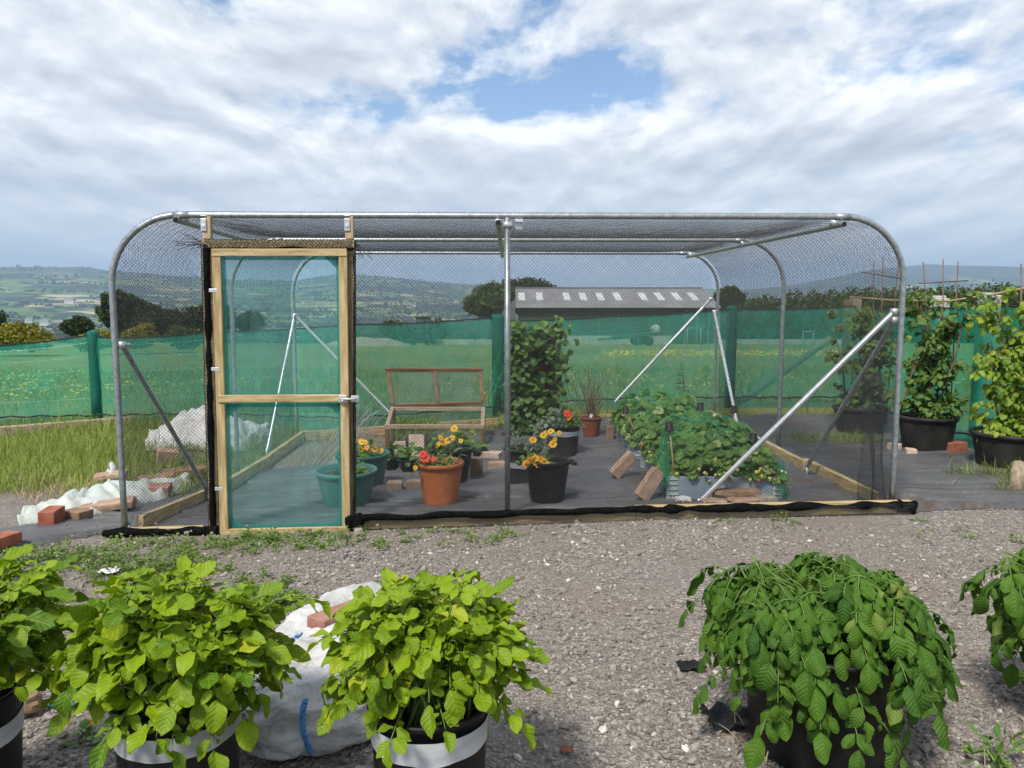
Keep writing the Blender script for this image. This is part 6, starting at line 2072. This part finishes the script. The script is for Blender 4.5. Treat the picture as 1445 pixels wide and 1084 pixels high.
bulk = thing('bulk_bag', 'slumped white woven bulk bag with blue ropes between two potato tubs', 'bulk bag', GG(430, 1000))
me, p = sack('bag_body', '', 438, 1018, .50, .52, .25, .35, 3); link('bag_body', me, M['sack'], bulk)
me, p = sack('bag_end', '', 520, 985, .45, .55, .24, -.25, 8); link('bag_fold', me, M['sack'], bulk)
me, p = sack('bag_side', '', 462, 925, .40, 1.05, .17, -.28, 5); link('bag_flap', me, M['sack'], bulk)
def rope(pts, par, r=.009):
    m = MB(); pts = [Vector(q) for q in pts]; path = []
    for i in range(len(pts) - 1):
        for t in np.linspace(0, 1, 12, endpoint=False): path.append(pts[i].lerp(pts[i + 1], t))
    path.append(pts[-1])
    for s in range(2):
        q = [pp + Vector((math.cos(k * .9 + PI * s), 0, math.sin(k * .9 + PI * s))) * r * .55 for k, pp in enumerate(path)]
        m.tube(q, r * .62, 6)
    return m.build('rope', M['rope_blue'], par, True)
def on_bag(px, py, Y): return AT(px, py, Y)
rope([on_bag(431, 988, 2.26), on_bag(427, 1004, 2.21), on_bag(428, 1030, 2.19), on_bag(434, 1052, 2.20), on_bag(438, 1062, 2.24)], bulk)
rope([on_bag(340, 915, 2.95), on_bag(372, 917, 2.9), on_bag(395, 912, 2.85), on_bag(425, 895, 2.75)], bulk, .008)
# brick resting on the bag
def bag_brick():
    a = AT(440, 884, 2.84); b = AT(528, 850, 3.12)
    m = MB(); d = (b - a); m.bar(a + Vector((0, .05, -.02)), b + Vector((0, .05, -.02)), .10, .060)
    o = m.build('brick', M['brick_pink'], None, bevel=.005, origin=a)
    tag(o, 'long pinkish brick resting upon the white bulk bag', 'brick')
bag_brick()
m = MB(); a = GG(20, 1004); b = GG(130, 1002)
m.tube([(a.x, a.y, .02), ((a.x + b.x) / 2, (a.y + b.y) / 2, .022), (b.x, b.y, .02)], .008, 8); o = m.build('hose', M['green_plastic'], None, True, origin=a); tag(o, 'thin green hose lying behind the far left tubs', 'hose')
def scrap(label, px, py, s, mat, name='scrap'):
    p = GG(px, py); V = []; F = []; n = 8
    for i in range(n + 1):
        for j in range(n + 1):
            u, v = i / n - .5, j / n - .5
            V.append((p.x + u * s * (1 + .4 * mnoise.noise(Vector((u * 4, v * 4, px)))), p.y + v * s * .7 * (1 + .4 * mnoise.noise(Vector((v * 4, u * 4, px)))), p.z + .015 + .25 * s * abs(mnoise.noise(Vector((u * 5, v * 5, px + 2))))))
    for i in range(n):
        for j in range(n): F.append((i * (n + 1) + j, (i + 1) * (n + 1) + j, (i + 1) * (n + 1) + j + 1, i * (n + 1) + j + 1))
    o = link(name, pymesh(name, V, F, True), M[mat], None, 0, p); so = o.modifiers.new('Solid', 'SOLIDIFY'); so.thickness = .003
    tag(o, label, 'scrap')
scrap('white plastic scrap on the gravel behind the left potato plant', 155, 810, .10, 'labelwhite', 'plastic_scrap')
scrap('torn black fabric scrap at the foot of the big tub', 1040, 1022, .20, 'black_plastic', 'fabric_scrap')
scrap('small black plastic shred on the gravel left of the big tub', 975, 945, .10, 'black_plastic', 'fabric_scrap')
scrap('orange red tile chip on the gravel in the foreground', 800, 1064, .035, 'brick_red', 'tile_chip')

# ------------------------------------------------------------------ potato plants in the foreground
def potato(label, c, rt, rb, h, crown, rad, kind, ncomp, band=None, band_at=(.62, .76), seed=0, size=.075, tilt=0.0, sprigs=()):
    global rng
    rs = np.random.default_rng(seed)
    c = Vector(c)
    root = thing('potted_potato', label, 'potato plant', c, 'potato plants in black tubs in the foreground')
    pot(root, c + Vector((0, 0, .01)), rt, rb, h, 'black_plastic', band=band, band_at=band_at, rim=.02, soil_drop=.05, tilt=tilt)
    soil = c + Vector((0, 0, h - .05))
    cr_ = np.array(crown, float); rad = np.array(rad, float)
    L = Leaves(T_POT if kind == 'yellow' else T_DROOP)
    st = MB(); ra = MB()
    droop = kind == 'deep'
    nsh = ncomp // 5
    sprigs = [np.array(q) for q in sprigs]
    tall = [q for q in sprigs if q[2] > crown[2] + .08]
    sprigs = sprigs + [q + rs.normal(0, .012, 3) - np.array([0, 0, .02 * (j + 1)]) for q in tall for j in range(3)]
    sdir = []
    while len(sdir) < nsh:
        q = norm(rs.normal(0, 1, 3))
        if q[2] > (-.30 if q[1] > -.5 else -.12) and (q[1] < .6 or rs.random() < .5): sdir.append(q)
    sd_ = np.array(sdir); sd_ = np.sign(sd_) * np.abs(sd_) ** .78
    sq = rs.uniform(.62, 1.0, nsh) ** .7
    phase = rs.uniform(0, 2 * PI, nsh)
    starts = []
    ncomp = nsh * 5
    for k in range(ncomp + len(sprigs)):
        if k < ncomp:
            i_ = k // 5; d = sd_[i_]
            bumpy = 1 + .16 * mnoise.noise(Vector(tuple(d * 2.1 + seed)))
            shoot = cr_ + d * rad * sq[i_] * bumpy
            an = phase[i_] + 2.4 * (k % 5) + rs.normal(0, .25)
            out = np.array([math.cos(an), math.sin(an), 0]) + .75 * np.array([d[0], d[1], 0])
            base = shoot - np.array([0, 0, .016]) * (k % 5) + rs.normal(0, .008, 3)
            lr = rs.uniform(.065, .125) * (.8 + .05 * (k % 5))
            up_ = (.75 - .22 * (k % 5) + rs.normal(0, .28)) if not droop else (.35 - .13 * (k % 5) + rs.normal(0, .18))
        else:
            tip_ = np.array(sprigs[k - ncomp]); d = norm(tip_ - cr_)
            out = np.array([d[0], d[1], 0]) + (rs.normal(0, 1.1, 3) * np.array([1, 1, 0]) if tip_[2] > crown[2] + .08 else 0); up_ = .3 * d[2] if not droop else -.2
            lr = rs.uniform(.07, .12); base = tip_ - norm(d) * lr * (.8 if tip_[2] < crown[2] + .08 else .35)
        hor = norm(out + 1e-6)
        a0 = norm(hor + np.array([0, 0, up_]))
        tip = base + a0 * lr
        pts = []; g_ = .65 if droop else .26
        for i in range(6):
            t = i / 5
            pts.append(base + a0 * lr * t + np.array([0, 0, -1]) * g_ * lr * t * t)
        pts = np.array(pts)
        ra.tube([Vector(p) for p in pts], [.0024, .0022, .002, .0018, .0016, .0012], 5, False)
        starts.append((base, tip))
        rn = float(np.clip(.48 + .24 * rs.normal() + .12 * d[2], 0, .91)) if rs.random() > .035 else float(rs.uniform(.92, 1))
        sd = norm(np.cross(a0, np.array([0, 0, 1.0])))
        locs = []; axs = []; nrs = []; szs = []
        for t, sg, s in ((1.0, 0, 1.0), (.80, 1, .82), (.78, -1, .82), (.52, 1, .70), (.50, -1, .68), (.25, 1, .45), (.24, -1, .45)):
            i = min(4, int(t * 5)); f_ = t * 5 - i
            p = pts[i] * (1 - f_) + pts[i + 1] * f_
            tang = norm(pts[i + 1] - pts[i])
            if sg == 0: ax = tang + np.array([0, 0, -.15])
            else: ax = tang * .55 + sd * sg * .85 + np.array([0, 0, -.06])
            if droop: ax = ax + np.array([0, 0, -.15 - .4 * rs.random()]) + hor * .25
            ax = ax + rs.normal(0, .24 if droop else .28, 3)
            nr = np.array([0, 0, 1.0]) + hor * (.75 if droop else .25) + rs.normal(0, .28 if droop else .38, 3) + np.array([0, -.12, 0])
            s_ = size * s * rs.uniform(.66, 1.22) * (1.15 if t == 1 else 1)
            locs.append(p + norm(ax) * .006); axs.append(ax); nrs.append(nr); szs.append(s_)
        L.add(np.array(locs), np.array(axs), np.array(nrs), np.array(szs), np.clip(rn + rs.normal(0, .07, len(locs)), 0, 1))
    for k in list(range(0, ncomp, 5)) + list(range(ncomp, len(starts))):
        b, tip = starts[k]
        s0 = np.array(soil) + np.append(rs.normal(0, rt * .35, 2), 0)
        mid = s0 * .5 + b * .5 + np.array([0, 0, .05]); 
        st.tube([Vector(s0), Vector(s0 * .7 + mid * .3 + np.array([0, 0, .02])), Vector(mid), Vector(b)], [.0055, .005, .0042, .0028], 7, False)
    rng = np.random.default_rng(seed + 100)
    L.build('foliage', M['leaf_yellow' if kind == 'yellow' else 'leaf_deep'], root)
    st.build('stems', M['stem'], root, True); ra.build('leaf_stalks', M['stem'], root, True)
    return root

def px_pt(px, py, Y): 
    return AT(px, py, Y)
# left middle
def place(px, Y): 
    p = AT(px, 1020, Y); return Vector((p.x, Y, 0))
Y1 = 1.98
cA = place(252, Y1)
cc = AT(258, 918, Y1)
potato('yellow green potato plant in the silver banded tub left of the white bag', cA, .160, .145, .385, (cc.x, Y1 + .0, .518), (.190, .17, .160), 'yellow', 290, 'tape', (.70, .86), 21, .064, .0,
       [AT(175, 812, Y1), AT(200, 806, Y1 + .05), AT(330, 825, Y1), AT(395, 830, Y1), AT(245, 825, Y1), AT(95, 975, Y1 - .05), AT(225, 1030, Y1 - .22), AT(245, 1045, Y1 - .22), AT(180, 1010, Y1 - .2), AT(388, 930, Y1 - .05)])
cB = place(606, Y1)
cc = AT(598, 925, Y1)
potato('yellow green potato plant in the white banded tub right of the white bag', cB, .158, .142, .365, (cc.x, Y1 + .0, .520), (.168, .155, .145), 'yellow', 250, 'tape_white', (.70, .88), 35, .062, .0,
       [AT(590, 808, Y1), AT(645, 806, Y1), AT(560, 850, Y1), AT(700, 860, Y1), AT(735, 905, Y1), AT(730, 950, Y1 - .05), AT(470, 880, Y1 - .05), AT(475, 950, Y1 - .1), AT(555, 1045, Y1 - .22), AT(625, 1020, Y1 - .2), AT(500, 985, Y1 - .15)])
cC = place(-75, Y1 - .03)
cc = AT(-50, 930, Y1 - .03)
potato('yellow green potato plant cut off by the left photo edge', cC, .175, .155, .39, (cc.x, Y1 - .02, .55), (.165, .17, .155), 'yellow', 240, 'tape_white', (.66, .80), 47, .064, .0,
       [AT(40, 855, Y1), AT(65, 905, Y1), AT(50, 945, Y1)])
Y2 = 2.36
cD = place(1155, Y2)
cc = AT(1152, 925, Y2)
potato('big dark green drooping potato plant in the plain black tub', cD, .25, .21, .385, (cc.x, Y2 - .02, .435), (.315, .25, .20), 'deep', 460, None, seed=58, size=.076,
       sprigs=[AT(1030, 790, Y2), AT(1050, 775, Y2), AT(1005, 900, Y2), AT(1000, 960, Y2), AT(1082, 1005, Y2 - .26), AT(1165, 1015, Y2 - .28), AT(1205, 1025, Y2 - .28), AT(1255, 1045, Y2 - .25), AT(1262, 1000, Y2 - .2), AT(1330, 900, Y2), AT(1335, 860, Y2), AT(1215, 985, Y2 - .27), AT(1150, 975, Y2 - .27)])
cE = place(1575, 2.50)
cc = AT(1565, 850, 2.50)
potato('dark green drooping potato plant cut off by the right photo edge', cE, .22, .19, .345, (cc.x, 2.50, cc.z), (.25, .23, .22), 'deep', 200, None, seed=66, size=.08,
       sprigs=[AT(1405, 772, 2.5), AT(1418, 895, 2.45), AT(1425, 800, 2.5)])
# self sown plants on the gravel
root = thing('weed_plant', 'small heart leaved weed growing in front of the white bag', 'weed', GG(392, 1046))
bushy(root, GG(392, 1046, .0) + Vector((0, 0, .08)), .05, .04, .06, 6, .055, 'leaf_mid', T_STRAW, nstems=6)
root = thing('weed_plant', 'young bright weed rising at the bottom right corner', 'weed', GG(1405, 1090))
bushy(root, GG(1405, 1090) + Vector((0, 0, .04)), .09, .08, .10, 40, .05, 'leaf_mid', T_NARROW, nstems=8)
root = thing('weed_plant', 'tall dock weed by the back fence right of the brace', 'weed', GG(962, 580))
m = MB(); p = GG(962, 580); q = AT(962, 512, p.y); m.tube([p, p.lerp(q, .5) + Vector((.03, 0, 0)), q], [.008, .006, .003], 6); m.build('stems', M['twig'], root)
L = Leaves(T_NARROW)
for k in range(46):
    t = random.random() ** .7; b_ = p.lerp(q, t); a = random.uniform(0, 6.3); L.add(b_, (math.cos(a), math.sin(a), .2), (0, -.3, 1), .05 + .14 * (1 - t))
L.build('foliage', M['leaf_rasp'], root)
root = thing('weed_plant', 'small marigold weed with two yellow blooms by the left hose', 'weed', GG(120, 1050))
bushy(root, GG(120, 1050) + Vector((0, 0, .02)), .07, .05, .03, 14, .035, 'leaf_mid', T_SMALL, nstems=3)
flower(root, GG(127, 1040) + Vector((0, 0, .05)), .012, 'petal_yellow'); flower(root, GG(97, 1038) + Vector((0, 0, .05)), .010, 'petal_yellow')

# ------------------------------------------------------------------ air
def haze():
    m = MB(); m.box((0, 0, 170), (20000, 20000, 520))
    k = NT('air')
    v = k.n('ShaderNodeVolumePrincipled'); v.inputs['Color'].default_value = (.52, .73, 1.0, 1); v.inputs['Density'].default_value = HAZE; v.inputs['Anisotropy'].default_value = .1
    k.l(v.outputs[0], k.out.inputs[1])
    o = m.build('haze', k.m); o['kind'] = 'stuff'; o['label'] = 'thin blue air haze over the valley'; o['category'] = 'haze'
HAZE = 0.00018
haze()

# ------------------------------------------------------------------ sky, sun, camera
SUN_EL, SUN_AZ = 54.0, -150.0     # azimuth clockwise from +Y (the view direction)
w = bpy.data.worlds.new('World'); scene.world = w; w.use_nodes = True
t = w.node_tree; t.nodes.clear()
class WN(NT):
    def __init__(self, tree):
        self.t = tree
k = WN(t)
out = t.nodes.new('ShaderNodeOutputWorld')
sky = t.nodes.new('ShaderNodeTexSky'); sky.sky_type = 'NISHITA'; sky.sun_disc = False
sky.sun_elevation = R(SUN_EL); sky.sun_rotation = R(SUN_AZ); sky.altitude = 150; sky.air_density = 1.0; sky.dust_density = .2; sky.ozone_density = 3.0
bg = t.nodes.new('ShaderNodeBackground'); bg.inputs[1].default_value = .10
k.l(sky.outputs[0], bg.inputs[0])
tc = t.nodes.new('ShaderNodeTexCoord')
sx = t.nodes.new('ShaderNodeSeparateXYZ'); k.l(tc.outputs['Generated'], sx.inputs[0])
X_, Y_, Z_ = sx.outputs
dz = k.math('MAXIMUM', Z_, 0.0)
def cloud_co(up):
    # looking up at a flat cloud layer: nearer the horizon the clouds crowd together and flatten
    z = k.math('ADD', dz, up)
    cb = t.nodes.new('ShaderNodeCombineXYZ')
    k.l(k.math('MULTIPLY', k.math('DIVIDE', X_, k.math('ADD', z, .50)), 1.65), cb.inputs[0])
    k.l(k.math('MULTIPLY', k.math('LOGARITHM', k.math('ADD', z, .07), 2.718), 1.15), cb.inputs[1])
    k.l(k.math('MULTIPLY', Y_, .4), cb.inputs[2])
    mp = t.nodes.new('ShaderNodeMapping'); mp.inputs['Location'].default_value = (3.1, 6.4, .7); k.l(cb.outputs[0], mp.inputs[0])
    return mp.outputs[0]
c0_ = cloud_co(0.0); c1_ = cloud_co(.018)
n1 = k.noise(c0_, 2.3, 10, .56, .25)
n1u = k.noise(c1_, 2.3, 10, .56, .25)
n2 = k.noise(c0_, 7.5, 7, .62, .3)
# where the photograph's sky opens to the blue (direction, spread, depth)
gaps = None
for (px, py, wx_, wy_, am) in ((335, 8, 90, 24, .22), (565, 38, 55, 20, .20), (620, 120, 110, 42, .26), (530, 165, 90, 24, .20), (740, 155, 110, 34, .22), (70, 172, 110, 18, .20), (1200, 132, 170, 26, .20), (1085, 172, 60, 12, .16), (880, 105, 90, 30, .10), (1000, 60, 160, 20, .06)):
    d_ = ray(px, py).normalized(); s_ = FPX
    am *= .66
    ex = k.math('POWER', k.math('MULTIPLY', k.math('SUBTRACT', X_, d_.x), s_ / wx_), 2.0)
    ez = k.math('POWER', k.math('MULTIPLY', k.math('SUBTRACT', Z_, d_.z), s_ / wy_), 2.0)
    g1 = k.math('MULTIPLY', k.math('EXPONENT', k.math('MULTIPLY', k.math('ADD', ex, ez), -1.0)), am)
    gaps = g1 if gaps is None else k.math('ADD', gaps, g1)
front = k.math('GREATER_THAN', Y_, 0.0)
gaps = k.math('MULTIPLY', gaps, front)
base = k.ramp(dz, [(0.0, .34), (.20, .26), (.40, .17), (.8, .12)])
cov = k.math('SUBTRACT', k.math('ADD', k.math('ADD', n1, k.math('MULTIPLY', k.math('SUBTRACT', n2, .5), .42)), base), gaps)
mask = k.ramp(cov, [(.51, 0.0), (.585, .6), (.67, 1.0)])
rel = k.math('SUBTRACT', n1, n1u)         # brighter where the layer thins upwards: lit tops, grey bases
lum = k.math('ADD', k.math('ADD', k.math('MULTIPLY', rel, 3.0), .62), k.math('MULTIPLY', k.math('SUBTRACT', .72, cov), .42))
lum = k.math('ADD', lum, k.math('MULTIPLY', k.math('SUBTRACT', n2, .5), .55))
ccol = k.ramp(lum, [(.15, (.35, .385, .43)), (.42, (.45, .485, .53)), (.66, (.57, .60, .635)), (.95, (.76, .775, .79))])
low = k.ramp(dz, [(.0, .75), (.10, .40), (.20, .0)])
ccol = k.mix(low, ccol, (.45, .52, .58))
cbg = t.nodes.new('ShaderNodeBackground'); k.l(ccol, cbg.inputs[0]); cbg.inputs[1].default_value = 1.0
mxs = t.nodes.new('ShaderNodeMixShader'); k.l(mask, mxs.inputs[0]); k.l(bg.outputs[0], mxs.inputs[1]); k.l(cbg.outputs[0], mxs.inputs[2])
k.l(mxs.outputs[0], out.inputs[0])

sd = bpy.data.lights.new('sun', 'SUN'); sd.energy = 2.9; sd.angle = R(9); sd.color = (1.0, .95, .86)
so = bpy.data.objects.new('sun', sd); COL.objects.link(so)
el, az = R(SUN_EL), R(SUN_AZ)
to_sun = Vector((math.cos(el) * math.sin(az), math.cos(el) * math.cos(az), math.sin(el)))
so.rotation_euler = to_sun.to_track_quat('Z', 'Y').to_euler()

cd = bpy.data.cameras.new('camera'); cam = bpy.data.objects.new('camera', cd); COL.objects.link(cam)
cam.location = (0, 0, CAMZ); cam.rotation_euler = (R(90) - TH, 0, 0)
cd.sensor_width = 36; cd.lens = 36 * FPX / 1445.0; cd.clip_start = .05; cd.clip_end = 30000
scene.camera = cam

scene.view_settings.view_transform = 'Standard'; scene.view_settings.look = 'None'
scene.view_settings.exposure = 0.72; scene.view_settings.gamma = 1.0
scene.render.engine = 'CYCLES'
cy = scene.cycles
cy.max_bounces = 8; cy.diffuse_bounces = 3; cy.glossy_bounces = 2; cy.transmission_bounces = 4; cy.transparent_max_bounces = 24; cy.volume_bounces = 0
cy.caustics_reflective = False; cy.caustics_refractive = False
cy.use_adaptive_sampling = True; cy.adaptive_threshold = .015
try:
    cy.use_denoising = True; cy.denoiser = 'OPENIMAGEDENOISE'; cy.denoising_input_passes = 'RGB_ALBEDO_NORMAL'
except Exception:
    pass
